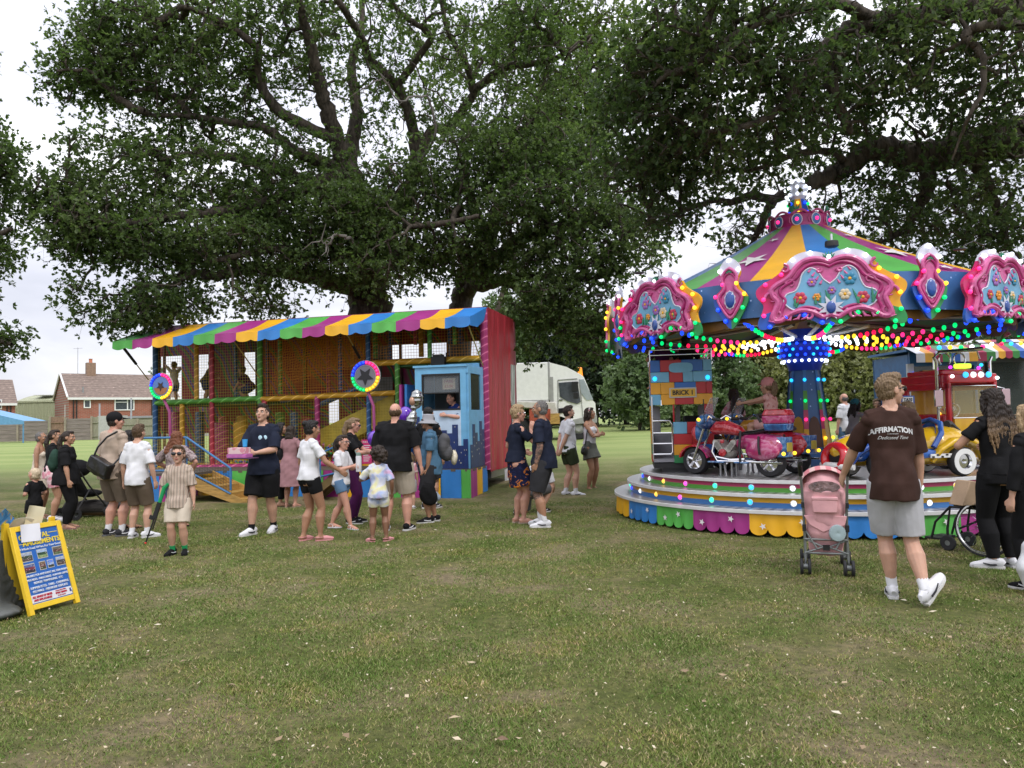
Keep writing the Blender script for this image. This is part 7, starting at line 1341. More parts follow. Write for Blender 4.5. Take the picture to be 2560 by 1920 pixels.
# ---- red truck ----
tk_c = RC+pol(2.0, -19, Z3); tk = empty('toy_truck', tk_c, math.radians(-19)+PI/2-PI*0-.15-PI/2, 'red and yellow toy lorry cab with roof lamps standing on the roundabout', 'toy lorry')
TKY = painted('truck_yellow', [(.3, (.62, .33, .01)), (.7, (.74, .44, .02))], 3)
tk.rotation_euler = (0, 0, math.radians(12)); W2, L2 = .42, .48
m = MB().mat(CRED); m.box((0, 0, .24), (W2*2, L2*2, .24)).box((0, .40, .66), (W2*2, .16, .60)); 
for sx_ in (-1, 1): m.box((sx_*(W2-.03), -L2+.04, .88), (.06, .08, .74)); m.box((sx_*(W2-.02), .03, .57), (.04, .86, .44)); m.box((sx_*(W2-.02), .40, 1.0), (.045, .14, .44)); m.box((sx_*(W2-.02), .0, 1.20), (.04, L2*2, .12))
m.box((0, -.0, 1.30), (W2*2, L2*2, .14)).box((0, .06, 1.40), (W2*1.7, L2*1.5, .08)); m.build('cab_body', None, tk, bevel=.035)
m = MB().mat(TKY).box((0, -L2-.005, .62), (.72, .05, .20)).box((0, -L2+.0, .44), (.70, .05, .14)); MB().box((0, .30, .85), (.76, .02, .6)).build('cab_lining', TKY, tk); m.mat(M_DARK)
for k in range(4): m.box((.08, -L2-.032, .44+.05*k), (.44, .01, .018))
m.build('radiator_panel', None, tk, bevel=.006)
text('SCANIA', .07, CRED, tk, (.08, -L2-.034, .68), (PI/2, 0, 0), font_bold=.001)
MB().box((0, -L2+.02, .96), (.74, .01, .44)).build('windscreen', mat('truck_glass', (.5, .4, .15), .06, var=0, alpha=.35, spec=.9), tk)
m = MB().mat(M_CHROME).tube([(-.37, -L2-.01, .73), (.37, -L2-.01, .73), (.37, -L2-.01, 1.19), (-.37, -L2-.01, 1.19)], .010, 6, closed=True).tube([(-.20+.11*math.cos(t), -.30, .84+.10*math.sin(t)) for t in np.linspace(0, 2*PI, 16, endpoint=False)], .016, 6, closed=True); m.sph((-.20, -.28, .84), (.08, .03, .07)); m.build('chrome_trim', None, tk)
m = MB().mat(TKY).box((0, -L2-.02, .20), (.84, .08, .17)).mat(CRED).box((0, -L2-.03, .085), (.84, .08, .05)); m.build('bumper', None, tk, bevel=.02)
for sx_ in (-1, 1): MB().sph((sx_*.29, -L2-.07, .20), (.075, .03, .055), 14, 8).build('headlight', lamp('head', (1, .75, .05), 1.6), tk)
m = MB().mat(mat('beacon_lime', (.5, .7, .05), .4, var=0, emit=(.6, .9, .05), estr=1.2)).box((.02, -.28, 1.49), (.22, .12, .07)); m.build('beacon', None, tk, bevel=.02)
for k, c in enumerate('cwwc'): p = (-.20+.13*k+.06, -L2-.02, 1.35); MB().lathe([(.001, -.03), (.04, -.02), (.045, 0)], 12, axis='Y').build('roof_lamp', hx[c], tk, loc=p)
for p, c in (((-.36, -L2-.02, 1.33), 'w'), ((.40, -L2-.02, 1.30), 'w'), ((-.25, -.35, 1.47), 'v'), ((.28, -.35, 1.50), 'c'), ((.28, -.3, 1.46), 'v'), ((-.43, -.30, 1.0), 'g'), ((-.43, -.30, .80), 'y'), ((-.43, -.30, .60), 'v'), ((-.40, -.40, .42), 'g'), ((.36, -L2-.06, .06), 'v')): MB().sph((0, 0, 0), .026, 8, 6).build('bulb', LC[c], tk, loc=p)
m = MB().mat(M_CHROME)
for cx_ in (-.12, .14): m.tube([(cx_+.10*math.cos(t), -.1, 1.60+.10*math.sin(t)) for t in np.linspace(-.8, PI+.8, 14)], .014, 8)
for sx_ in (-1, 1): m.tube([(sx_*.46, -.32, .55), (sx_*.46, -.32, 1.55), (sx_*.50, -.32, 1.62)], .022, 8); m.tube([(sx_*.44, -.40, .85), (sx_*.54, -.46, .88), (sx_*.54, -.46, 1.15), (sx_*.44, -.40, 1.18)], .010, 6)
m.tube([(-.40, -.2, 1.45), (-.40, -.2, 1.62), (-.3, -.2, 1.70), (.36, -.2, 1.72), (.40, -.2, 1.6)], .012, 8); m.tube([(-.3, -.15, 1.70), (.5, -.15, 1.76)], .03, 8); m.build('exhaust_pipes', None, tk)
for sx_ in (-1, 1): MB().box((sx_*.57, -.46, 1.02), (.14, .03, .24)).build('mirror', mat('mirror_glass', (.55, .40, .42), .1, .8, var=0), tk, bevel=.01)
for x in (-.34, .34):
    for y in (-.28, .3): m, h = wheel_mb(.14, .1, (0, 0, 0)); ob = m.build('wheel', None, tk, loc=(x, y, .13), rot=(0, 0, PI/2)); h.build('rim', None, ob)
# ---- black cab behind ----
cb = empty('toy_taxi', RC+pol(1.75, 152, Z3), math.radians(60), 'black toy taxi at the back of the roundabout behind the motorcycles', 'toy taxi')
m = MB(); EL(m, (0, -.1, .32), (.30, .55, .24)); m.tube([(0, -.20, .52), (0, .30, .52)], [(.25, .20), (.25, .20)], 14, up=(0, 0, 1)); voxel(m, 'body', mat('taxi_black', (.012, .014, .02), .2, var=.1, coat=.7), cb, .015, 3)
for y in (-.4, .35):
    for x in (-.26, .26): m, h = wheel_mb(.13, .09); ob = m.build('wheel', None, cb, loc=(x, y, .13), rot=(0, 0, PI/2)); h.build('rim', None, ob)
m = MB().mat(M_WHITE).box((0, 0, .74), (.24, .08, .07)); m.build('roof_sign', None, cb, bevel=.01); MB().tube([(-.24, -.1, .70), (-.2, .1, .74), (.2, .1, .74), (.24, -.1, .70)], .02, 8).build('roof_trim', M_WHITE, cb)
# riders and people at the back of the ride
q1 = RC+pol(1.2, 155, Z3); person('person with very long dark hair sitting beyond the toy motorcycles', pos=(P(1836, 1000, 13.2).x, 13.2, Z3-.15), H=1.45, face=.3, sex='f', skin='mid', hair=('longer', 'dark'), shirt=('pinkcheck', -.04, .8, .012), legs=('trousers', 'denim'), shoes=('trainer', 'white'), pose=dict(lh=(-.12, .15, .6)))
person('child in a teal cap and pale top riding at the back right of the roundabout', pos=(P(2128, 1000, 13.2).x, 13.2, Z3+.10), H=1.15, face=RIGHT+.2, hs=1.28, sex='f', skin='mid', hair=('long', 'black'), hat=('capback', 'teal'), shirt=('silver', -.04, .8, .012), legs=('shorts', 'denim'), pose=dict(pel=(0, 0, .36), chest=(0, .05), lf=(-.1, .2, .1), rf=(.1, .2, .1), lh=(-.05, .25, .62), rh=(.08, .25, .62)))
person('bald man in a white t-shirt standing far beyond the roundabout', pos=(P(2112, 1000, 19).x, 19, gz(8, 19)), H=1.80, face=.4, skin='pink', hair=('bald', 'grey'), shirt=('white', -.05, .9, .016), legs=('trousers', 'denim'), shoes=('trainer', 'white'))
person('fair curly haired person glimpsed to the left of the brown t-shirt', pos=(P(2194, 1000, 17).x, 17, gz(8, 17)), H=1.68, face=2.6, sex='f', skin='mid', hair=('curly', 'sandy'), shirt=('black', -.05, .9, .014), legs=('trousers', 'charcoal'), shoes=('trainer', 'black'))
person('child with long sandy hair sitting in the toy car behind the brown t-shirt', pos=(car_c.x+.12, car_c.y+.02, Z3-.02), H=1.2, face=LEFT+.2, hs=1.25, sex='f', skin='fair', hair=('long', 'sandy'), shirt=('cream', -.04, .8, .012), legs=('shorts', 'denim'), shoes=('trainer', 'white'), pose=dict(pel=(0, 0, .34), lf=(-.08, .28, .08), rf=(.08, .28, .08), lh=(-.08, .25, .55), rh=(.08, .25, .55)))
# ================= background buildings =================
def brickm(k, c1, c2):
    m = mat(k, c1, .85, var=0); N, L, b = nodes_of(m); tc = N.new('ShaderNodeTexCoord'); mp = N.new('ShaderNodeMapping'); mp.inputs['Rotation'].default_value = (PI/2, 0, 0); L.new(tc.outputs['Object'], mp.inputs[0])
    t = N.new('ShaderNodeTexBrick'); t.inputs['Scale'].default_value = 1.0; t.inputs['Brick Width'].default_value = .45; t.inputs['Row Height'].default_value = .15; t.inputs['Mortar Size'].default_value = .02; t.inputs['Color1'].default_value = c1+(1,); t.inputs['Color2'].default_value = c2+(1,); t.inputs['Mortar'].default_value = (.34, .25, .2, 1); L.new(mp.outputs[0], t.inputs['Vector'])
    n = N.new('ShaderNodeTexNoise'); n.inputs['Scale'].default_value = 1.5; L.new(tc.outputs['Object'], n.inputs['Vector']); mx = N.new('ShaderNodeMix'); mx.data_type = 'RGBA'; mx.blend_type = 'MULTIPLY'; mx.inputs[0].default_value = .4; L.new(t.outputs[0], mx.inputs[6]); L.new(n.outputs[0], mx.inputs[7]); L.new(mx.outputs[2], b.inputs['Base Color']); return m
BRK = brickm('red_brick', (.34, .09, .055), (.42, .12, .075))
def tilem():
    m = mat('roof_tile', (.2, .15, .12), .85, var=0); N, L, b = nodes_of(m); tc = N.new('ShaderNodeTexCoord'); s = N.new('ShaderNodeSeparateXYZ'); L.new(tc.outputs['Object'], s.inputs[0])
    mu = N.new('ShaderNodeMath'); mu.operation = 'MULTIPLY'; mu.inputs[1].default_value = 4.2; L.new(s.outputs['Z'], mu.inputs[0]); fr = N.new('ShaderNodeMath'); fr.operation = 'FRACT'; L.new(mu.outputs[0], fr.inputs[0]); r = ramp(N, [(0, (.09, .068, .056)), (.3, (.19, .14, .115)), (1, (.24, .18, .145))]); L.new(fr.outputs[0], r.inputs[0])
    n = N.new('ShaderNodeTexNoise'); n.inputs['Scale'].default_value = 3; n.inputs['Detail'].default_value = 8; L.new(tc.outputs['Object'], n.inputs['Vector']); r2 = ramp(N, [(.35, (.75, .75, .75)), (.62, (1.1, 1.1, 1.1)), (.69, (1.2, 1.2, 1.2)), (.71, (2.2, 2.3, 2.4))]); L.new(n.outputs[0], r2.inputs[0]); mx = N.new('ShaderNodeMix'); mx.data_type = 'RGBA'; mx.blend_type = 'MULTIPLY'; mx.inputs[0].default_value = 1; L.new(r.outputs[0], mx.inputs[6]); L.new(r2.outputs[0], mx.inputs[7]); L.new(mx.outputs[2], b.inputs['Base Color']); return m
TILE = tilem(); PGL = mat('dark_pane', (.06, .07, .08), .12, var=.3, spec=.7); UP = mat('white_upvc', (.72, .72, .72), .4, var=.04)
YH = 88
HRZ = math.radians(39); HD = V((math.cos(HRZ), math.sin(HRZ), 0))
def house(label, C, w, wins=(), chim=None, pipes=(), he=None):
    """front long wall starts at C and runs to the right and away; gable end on the left"""
    D = 10; g0 = gz(C.x, C.y)-.3; r = empty('brick_house', (C.x, C.y, g0), HRZ, label, 'house', 'houses beyond the field fence'); h, hr = he
    def al(px): k = (px-1280)/F; return (k*C.y-C.x)/(HD.x-k*HD.y)
    def zz(px, py): a_ = al(px); return P(px, py, C.y+a_*HD.y).z-g0
    m = MB().mat(BRK); m.add([(0, 0, 0), (w, 0, 0), (w, 0, h), (0, 0, h)], [(0, 1, 2, 3)]); m.add([(0, 0, 0), (0, 0, h), (0, D/2, hr-.1), (0, D, h), (0, D, 0)], [(0, 1, 2, 3, 4)]); m.add([(w, 0, 0), (w, 0, h), (w, D/2, hr-.1), (w, D, h), (w, D, 0)], [(0, 1, 2, 3, 4)]); m.build('wall', None, r, smooth=False)
    m = MB().mat(TILE); m.add([(-.12, -.35, h-.12), (w+.2, -.35, h-.12), (w+.2, D/2, hr), (-.12, D/2, hr), (w+.2, D+.3, h-.1), (-.12, D+.3, h-.1)], [(0, 1, 2, 3), (3, 2, 4, 5)]); rf = m.build('roof', None, r, smooth=False, solid=.15)
    m = MB().mat(UP).box((w/2, -.38, h-.22), (w+.3, .06, .26)); m.tube([(-.16, -.4, h-.05), (-.16, D/2, hr+.02), (-.16, D+.2, h-.05)], .11, 4); m.build('fascia', None, r)
    for px in pipes: MB().mat(M_BLACK).tube([(al(px), -.12, 0), (al(px), -.12, h-.3)], .07, 6).build('drain_pipe', None, r)
    for (wx0, wx1, wy0, wy1, n) in wins:
        x1_, x2_ = al(wx0), al(wx1); z2, z1 = zz(wx0, wy0), zz(wx0, wy1); f = MB().mat(UP)
        for d in (z2, z1): f.box(((x1_+x2_)/2, -.05, d), (x2_-x1_+.12, .14, .12))
        for c in [x1_, x2_]+([x1_+(x2_-x1_)*.66] if n > 1 else []): f.box((c, -.05, (z1+z2)/2), (.12, .13, z2-z1-.1))
        if n > 1: f.box((x1_+(x2_-x1_)*.33, -.05, z2-(z2-z1)*.28), ((x2_-x1_)*.66-.1, .13, .09))
        wf_ = f.build('window', None, r); MB().box(((x1_+x2_)/2, -.01, (z1+z2)/2), (x2_-x1_-.1, .04, z2-z1-.1)).build('pane', PGL, wf_)
    MB().mat(UP).box((-.03, 2.2, h-1.6), (.08, .10, 1.5)).build('gable_window', None, r)
    if chim:
        xc = al(chim)-3.2; MB().mat(mat('chimney_brick', (.26, .17, .12), .85, var=.2)).box((xc, D/2, hr+.4), (1.0, 1.0, 1.9)).build('chimney', None, rf); MB().lathe([(.26, 0), (.2, .1), (.2, .5), (.25, .55), (.18, .55)], 14).build('chimney_pot', mat('terracotta', (.45, .16, .09), .8), rf, loc=(xc, D/2, hr+1.3))
        MB().mat(M_GREYM).tube([(xc-1.4, D/2, hr), (xc-1.4, D/2, hr+3.2)], .03, 5).tube([(xc-1.9, D/2, hr+3.05), (xc-.9, D/2, hr+3.15)], .025, 5).build('aerial', None, rf)
    MB().mat(M_GREYM).tube([(1.6, .8, h-.1), (1.6, .8, h+1.2)], .10, 8).build('soil_pipe', None, rf)
C1 = V((-51.4, 88, 0)); hh = (P(172, 992, 88).z-gz(-51, 88)+.3, P(148, 932, 91).z-gz(-51, 88)+.3)
house('red brick house with long tiled roof and chimney left of the play trailer', C1, 12, [(209, 224, 1000, 1019, 1), (286, 333, 998, 1025, 2)], 320, (182, 190, 378), hh)
C2 = V((-57.9, 88.5, 0))-HD*12; house('red brick house cut off by the left edge of the picture', C2, 12, [(-14, 2, 1000, 1022, 1)], None, (16, 25), (hh[0]-.5, hh[1]-.6))
# corrugated barn
a, b = P(36, 1075, 100), P(132, 1075, 100); r = empty('barn', (a.x, 100, gz(a.x, 100)-.3), 0, 'pale green corrugated barn between the two brick houses', 'barn'); w = b.x-a.x+3; h = P(36, 1003, 100).z-gz(a.x, 100)+.3; ht = P(36, 984, 100).z-gz(a.x, 100)+.3
CG = mat('corrugated_green', (.42, .44, .28), .6, var=.08); N, L, bb = nodes_of(CG); tc = N.new('ShaderNodeTexCoord'); wv = N.new('ShaderNodeTexWave'); wv.bands_direction = 'X'; wv.inputs['Scale'].default_value = 1.6; L.new(tc.outputs['Object'], wv.inputs[0]); bp = N.new('ShaderNodeBump'); bp.inputs['Strength'].default_value = 1; bp.inputs['Distance'].default_value = .1; L.new(wv.outputs[1], bp.inputs['Height']); L.new(bp.outputs[0], bb.inputs['Normal'])
MB().mat(CG).box((w/2, 6, h/2), (w, 12, h)).build('wall', None, r, smooth=False); MB().mat(CG).grid(lambda s, t: (w*s*1.02-.1, -.15+6*t, h-.2+(ht-h+.2)*math.sin(t*PI/2)), 8, 10).build('roof', None, r)
MB().mat(mat('rooflight', (.6, .6, .55), .4)).box((w*.35, 2.2, ht-.22), (2.2, 2.0, .08)).build('roof_light', None, r)
# ---- fence panels ----
FW_ = mat('weathered_wood', (.23, .195, .175), .9, var=.35, scale=3, bump=.5, stretch=(.4, 1, 8)); FP_ = mat('fence_post_wood', (.30, .26, .20), .9, var=.2); FV = mat('vertical_board', (.27, .26, .19), .9, var=.3, scale=4, stretch=(8, 1, .4))
def fence(label, px0, px1, ytop, ybot, kind='h', Y=61, m_=None, grp='wooden fence panels along the left edge of the field'):
    a, b = P(px0, ybot, Y), P(px1, ybot, Y); g0 = gz(a.x, Y)-.05; zt_ = P((px0+px1)/2, ytop, Y).z-g0; w = b.x-a.x; r = empty('fence_panel', (a.x, Y, g0), 0, label, 'fence', grp); m = MB().mat(m_ or (FW_ if kind == 'h' else FV))
    if kind == 'h':
        n = 11
        for i in range(n): z = .05+(zt_-.1)*i/n; m.box((w/2, .02*(i % 2), z+(zt_)/n/2), (w-.12, .03, zt_/n*.93))
    else:
        n = max(4, int(w/.14))
        for i in range(n): m.box(((i+.5)*w/n, 0, zt_/2), (w/n*.86, .03, zt_-.02*(i % 3)))
        for z in (.35, zt_-.45): m.box((w/2, -.06, z), (w, .06, .09))
    m.build('boards', None, r, smooth=False); MB().mat(FP_).box((0, -.03, zt_/2), (.13, .13, zt_+.06)).box((w, -.03, zt_/2+.01), (.12, .12, zt_+.04)).build('post', None, r) if 0 else MB().mat(FP_).box((0, -.05, zt_/2+.02), (.14, .12, zt_+.08)).build('post', None, r)
fence('grey slatted fence panel at the far left edge, under the blue gazebo', -60, 45, 1052, 1107); fence('grey slatted fence panel in front of the pale barn', 45, 121, 1050, 1106); fence('brown solid fence panel with rounded top beside the barn', 126, 160, 1042, 1104, 'v', m_=mat('brown_board', (.25, .16, .11), .9, var=.25))
fence('grey slatted fence panel in front of the big brick house', 164, 230, 1045, 1100); fence('narrow upright board section right of the slatted panels', 230, 246, 1042, 1098, 'v'); fence('greenish upright board fence behind the capped man', 300, 345, 1047, 1096, 'v'); fence('greenish upright board fence ending behind the play trailer', 345, 440, 1048, 1094, 'v')
a = P(244, 1095, 61); m = MB().mat(mat('shed_grey', (.42, .42, .40), .6, var=.1)).box((.95, .5, .95), (1.9, 1, 1.9)); m.build('garden_shed', None, None, loc=(a.x, 61, gz(a.x, 61)), label='pale grey shed standing between the wooden fence panels', cat='shed')
p = P(262, 1046, 63); m = MB().mat(mat('flat_roof', (.28, .28, .29), .6)).box((3.4, 1.5, 0), (8.5, 3, .18)).mat(mat('outbuilding_wall', (.4, .38, .35), .8)).box((3.4, 1.6, -.95), (8, 2.6, 1.7)); m.build('outbuilding', None, None, loc=(p.x-1, 66, p.z+.1), label='low flat roofed outbuilding over the fence left of the trailer', cat='outbuilding')
p0, p1, p2 = P(-70, 1022, 55), P(0, 1032, 55), P(60, 1052, 55); gb = empty('gazebo', (p0.x, 55, gz(p0.x, 55)), 0, 'blue canopy gazebo roof peeking in at the left edge', 'gazebo')
gzb = gz(p0.x, 55); m = MB().mat(mat('gazebo_blue', (.12, .30, .50), .5, var=.1)); w = p2.x-p0.x; m.add([(0, 0, p0.z-gzb), (w, 0, p2.z-gzb), (w, 0, p2.z-gzb-.25), (0, 0, p2.z-gzb-.25), (w, 2.6, p2.z-gzb), (0, 2.6, p0.z-gzb)], [(0, 1, 2, 3), (0, 5, 4, 1)]); m.build('canopy', None, gb, smooth=False, solid=.02)
for x in (.3, w*.97): MB().mat(mat('gazebo_pole', (.1, .25, .42), .4)).tube([(x, .1, 0), (x, .1, p2.z-gzb-.1)], .05, 8).build('pole', None, gb)
for px, yt, lab in ((249, 1010, 'grey metal post standing left of the house window'), (328, 996, 'pale metal pole in front of the house window')): p = P(px, yt, 63.5); g0 = gz(p.x, 63.5); MB().tube([(0, 0, 0), (0, 0, p.z-g0)], .07, 8).tube([(0, 0, p.z-g0), (0, 0, p.z-g0+.03)], .09, 8).build('metal_post', mat('galvanised', (.45, .46, .5), .4, .5), None, loc=(p.x, 63.5, g0), label=lab, cat='post')
# ================= white lorry =================
LY = 33; lp = P(1278, 1090, LY); lg = gz(1.5, LY); lor = empty('white_lorry', (lp.x, LY, lg), math.radians(-6), 'white box lorry with high cab and orange beacon parked behind the trailer', 'lorry')
def lx(px): return (px-1278)/F*LY
def lz(py): return CAMH+(1043-py)/F*LY-lg
LW = mat('lorry_white', (.82, .82, .80), .35, var=.05, coat=.2); LG_ = mat('lorry_grey', (.32, .32, .31), .4, var=.1)
bx1_ = lx(1374)
MB().mat(LW).box(((bx1_-4.2)/2, 1.2, (lz(905)+lz(1000))/2), (bx1_+4.2, 2.4, lz(905)-lz(1000))).mat(LG_).box((bx1_+.03, 1.2, (lz(905)+lz(1000))/2), (.10, 2.42, lz(905)-lz(1000)+.03)).box(((bx1_-4.2)/2, -.01, lz(1000)-.05), (bx1_+4.2, .06, .10)).build('box_body', None, lor, bevel=.03)
out = [(lx(1376), lz(905)), (lx(1420), lz(918)), (lx(1452), lz(936)), (lx(1462), lz(944)), (lx(1474), lz(975)), (lx(1482), lz(1002)), (lx(1489), lz(1010)), (lx(1490), lz(1052)), (lx(1440), lz(1054)), (lx(1400), lz(1040)), (lx(1378), lz(1030))]
MB().mat(LW).prism(out, .02, 2.38).build('cab', None, lor, smooth=False)
for a_, b_ in (((1398, 950), (1396, 1052)), ((1398, 950), (1446, 948)), ((1452, 950), (1458, 1050))): MB().mat(LG_).tube([(lx(a_[0]), .0, lz(a_[1])), (lx(b_[0]), .0, lz(b_[1]))], .018, 6).build('door_seam', None, lor)
MB().mat(M_BLACK).box((lx(1404), -.0, lz(1000)), (.16, .05, .04)).build('door_handle', None, lor)
MB().mat(LG_).prism([(lx(1378), lz(942)), (lx(1386), lz(942)), (lx(1386), lz(1028)), (lx(1378), lz(1028))], -.01, .03).build('cab_gap_panel', None, lor)
MB().mat(PGL).prism([(lx(1400), lz(957)), (lx(1446), lz(955)), (lx(1453), lz(1006)), (lx(1444), lz(1011)), (lx(1420), lz(1004)), (lx(1402), lz(992))], -.02, .04).build('side_window', None, lor)
MB().mat(mat('lorry_screen', (.35, .40, .42), .1, spec=.8, var=.1)).prism([(lx(1450), lz(951)), (lx(1462), lz(950)), (lx(1484), lz(1001)), (lx(1468), lz(1002)), (lx(1455), lz(985))], -.015, .10).build('windscreen', None, lor)
MB().mat(M_BLACK).box((lx(1440), -.18, lz(968)), (.28, .12, .42)).box((lx(1442), -.18, lz(990)), (.22, .10, .26)).tube([(lx(1448), .05, lz(958)), (lx(1442), -.18, lz(960))], .03, 6).build('mirror', None, lor, bevel=.03)
MB().mat(mat('beacon_orange', (.9, .25, .01), .3, var=0, emit=(1, .3, .02), estr=.5)).lathe([(.001, .42), (.10, .38), (.12, .1), (.14, 0)], 12).build('beacon', None, lor, loc=(lx(1452), .9, lz(940)))
MB().mat(M_DARK).prism([(lx(1396), lz(1021)), (lx(1410), lz(1020)), (lx(1412), lz(1032)), (lx(1396), lz(1034))], -.01, .03).build('vent', None, lor)
MB().mat(LG_).prism([(lx(1482), lz(1040)), (lx(1492), lz(1040)), (lx(1492), lz(1058)), (lx(1400), lz(1062)), (lx(1400), lz(1056))], -.02, 2.4).mat(M_DARK).prism([(lx(1230), lz(1060)), (lx(1440), lz(1064)), (lx(1440), lz(1050)), (lx(1230), lz(1040))], .3, 2.1).build('bumper_and_chassis', None, lor)
for x in (lx(1300), lx(1446)):
    m = MB().mat(M_RUB).lathe([(.25, -.14), (.44, -.14), (.48, -.08), (.48, .08), (.44, .14), (.25, .14)], 24, axis='Y').mat(LG_).lathe([(.001, -.10), (.12, -.12), (.24, -.05), (.25, .1)], 20, axis='Y')
    for y in (.18, 2.2): m.build('wheel', None, lor, loc=(x, y, .48))
m = MB().mat(mat('trim_cream', (.55, .53, .48), .4)).prism([(lx(1290), lz(1000)), (lx(1376), lz(1004)), (lx(1390), lz(1004)), (lx(1398), lz(1040)), (lx(1380), lz(1046)), (lx(1360), lz(1022)), (lx(1290), lz(1016))], -.12, .3); m.build('side_locker', None, lor, bevel=.04)
m = MB().mat(mat('side_red', (.35, .07, .04), .5)).box((lx(1352), -.16, lz(1036)), (.9, .2, .5)).mat(GOLD).box((lx(1386), -.17, lz(1046)), (.5, .18, .45)); m.build('side_box', None, lor)
# ================= kiosks behind the ride =================
def kiosk(label, px0, px1, Y, ytop, yval, ybody, wallm, seq, scallop, rows=1, fare=False):
    a, b = P(px0, 1000, Y), P(px1, 1000, Y); w = b.x-a.x; g0 = gz(a.x, Y); r = empty('fair_kiosk', (a.x, Y, g0), 0, label, 'kiosk'); z = lambda py: P((px0+px1)/2, py, Y).z-g0
    zt_, zv, zb_ = z(ytop), z(yval), z(ybody); m = MB(); n = int(w/.16)
    for i in range(n):
        m.mat(seq[i % len(seq)]); x0, x1 = w*i/n, w*(i+1)/n; m.grid(lambda s, t: (x0+(x1-x0)*s, -.42+.55*(1-t)**1.0, zv+(zt_-zv)*(1-t)), 1, 4)
        m.grid(lambda s, t: (x0+(x1-x0)*s, -.425, zv-(zv-zb_)*t*(1-(.25*abs(2*s-1)**2 if scallop else 0))), 6, 1)
    m.build('striped_canopy', None, r, fix=False)
    m = MB().mat(wallm).box((w/2, 1.6, zb_/2+.05), (w-.2, .05, zb_+.3)).box((.13, .85, zb_/2+.05), (.06, 1.5, zb_+.3)).box((w-.1, .85, zb_/2+.05), (.06, 1.5, zb_+.3)).box((w/2, .05, zb_+.12), (w-.2, .05, .34)).box((w/2, .05, .5), (w-.2, .05, 1.0)).box((w*.5, .8, zt_-.1), (w, 1.7, .05)); m.build('kiosk_wall', None, r)
    MB().mat(mat('kiosk_glass', (.10, .12, .11), .06, var=.2, alpha=.5, spec=.8)).box((w/2, .06, (1.0+zb_)/2), (w-.4, .01, zb_-1.05)).build('window', None, r)
    for i in range(int(w/.22)): MB().sph((0, 0, 0), .045, 8, 6).build('bulb', LC['wyprgbcw'[(i*3) % 8]], r, loc=(.1+i*.22, -.30, (zt_+zv)/2+.02))
    if fare:
        fb = MB().mat(mat('fare_board', (.42, .24, .10), .6)).box((0, 0, 0), (.26, .02, .26)).build('fare_notice', None, r, loc=(z_fx(px0, Y, 2326), -.0, z(940))); text('FARE', .09, mat('print_purple', (0,)*3), fb, (0, -.014, .06), (PI/2, 0, 0)); text('£3.00', .08, mat('print_red', (0,)*3), fb, (0, -.014, -.05), (PI/2, 0, 0))
        m = MB().mat(mat('pale_post', (.5, .52, .55), .4)).box((.06, -.05, zb_/2), (.13, .06, zb_)); m.build('corner_post', None, r)
        for i, c in enumerate('bbcggrp'): MB().sph((0, 0, 0), .03, 7, 5).build('bulb', LC[c], r, loc=(.09, -.11, zb_-.2-.28*i))
def z_fx(px0, Y, px): return (px-px0)/F*Y
dk = lambda k, c: mat('kcan_'+k, c, .5)
SQ = [dk('white', (.6, .6, .65)), dk('amber', (.65, .33, .03)), dk('wine', (.30, .02, .07)), dk('green', (.04, .22, .05)), dk('blue', (.02, .10, .40))]
kiosk('blue fare kiosk with a striped canopy and FARE notice behind the roundabout', 2268, 2462, 15.6, 862, 886, 908, mat('kiosk_blue', (.02, .12, .32), .4, var=.2), SQ, False, fare=True)
kiosk('grey catering stall with a scalloped striped canopy at the right edge', 2455, 2700, 17.5, 846, 880, 898, mat('stall_grey', (.09, .095, .10), .5, var=.1), SQ, True)
# ================= A-board sign =================
A0, A1 = V((-4.04, 6.37, 0)), V((-3.90, 6.85, 0)); ad_ = (A1-A0); AW = ad_.length; ang = math.atan2(ad_.y, ad_.x); abd = empty('a_board', A0, ang, 'yellow framed blue A-board advertising fairground amusements, standing on the grass', 'sign')
AH = .76; lean = math.atan(.24/.74)
fr = empty('front_board', (0, 0, 0), 0, parent=abd); fr.rotation_euler = (-lean, 0, 0)
YF = mat('yellow_gloss', (.78, .52, .03), .35, var=.08, bump=.1); SB = mat('sign_blue', (.02, .12, .42), .35, var=.05)
m = MB().mat(YF); t = .045; z0 = .04; m.box((t/2, 0, AH/2), (t, .035, AH)).box((AW-t/2, 0, AH/2), (t, .035, AH)).box((AW/2, 0, AH-t/2), (AW-2*t-.004, .033, t)).box((AW/2, 0, z0+t/2), (AW-2*t-.004, .033, t)); m.build('frame', None, fr, bevel=.003)
MB().mat(SB).box((AW/2, .0, (AH+z0)/2), (AW-2*t, .012, AH-z0-2*t)).build('poster', None, fr)
yl = mat('letter_yellow', (.75, .58, .05), .5, var=0); wl = mat('letter_white', (.72, .74, .78), .5, var=0); rl = mat('letter_red', (.5, .02, .05), .5, var=0)
def at_(s, sz, mm, x, z, sx=1, b=0, rot=0): text(s, sz, mm, fr, (AW*x, -.009, z), (PI/2, 0, 0), sx=sx, font_bold=b)
at_('CARNIVAL', .062, yl, .42, .655, 1.0, .0012); at_('AMUSEMENTS', .060, yl, .54, .600, .98, .0012); at_('A Whole Load Of Fun, For Your Event!', .027, wl, .5, .556, .95)
m = MB(); m.box((AW*.80, -.008, .668), (.09, .002, .005)).box((AW*.16, -.008, .602), (.05, .002, .005)); m.build('rule_line', yl, fr)
rs = random.Random(21)
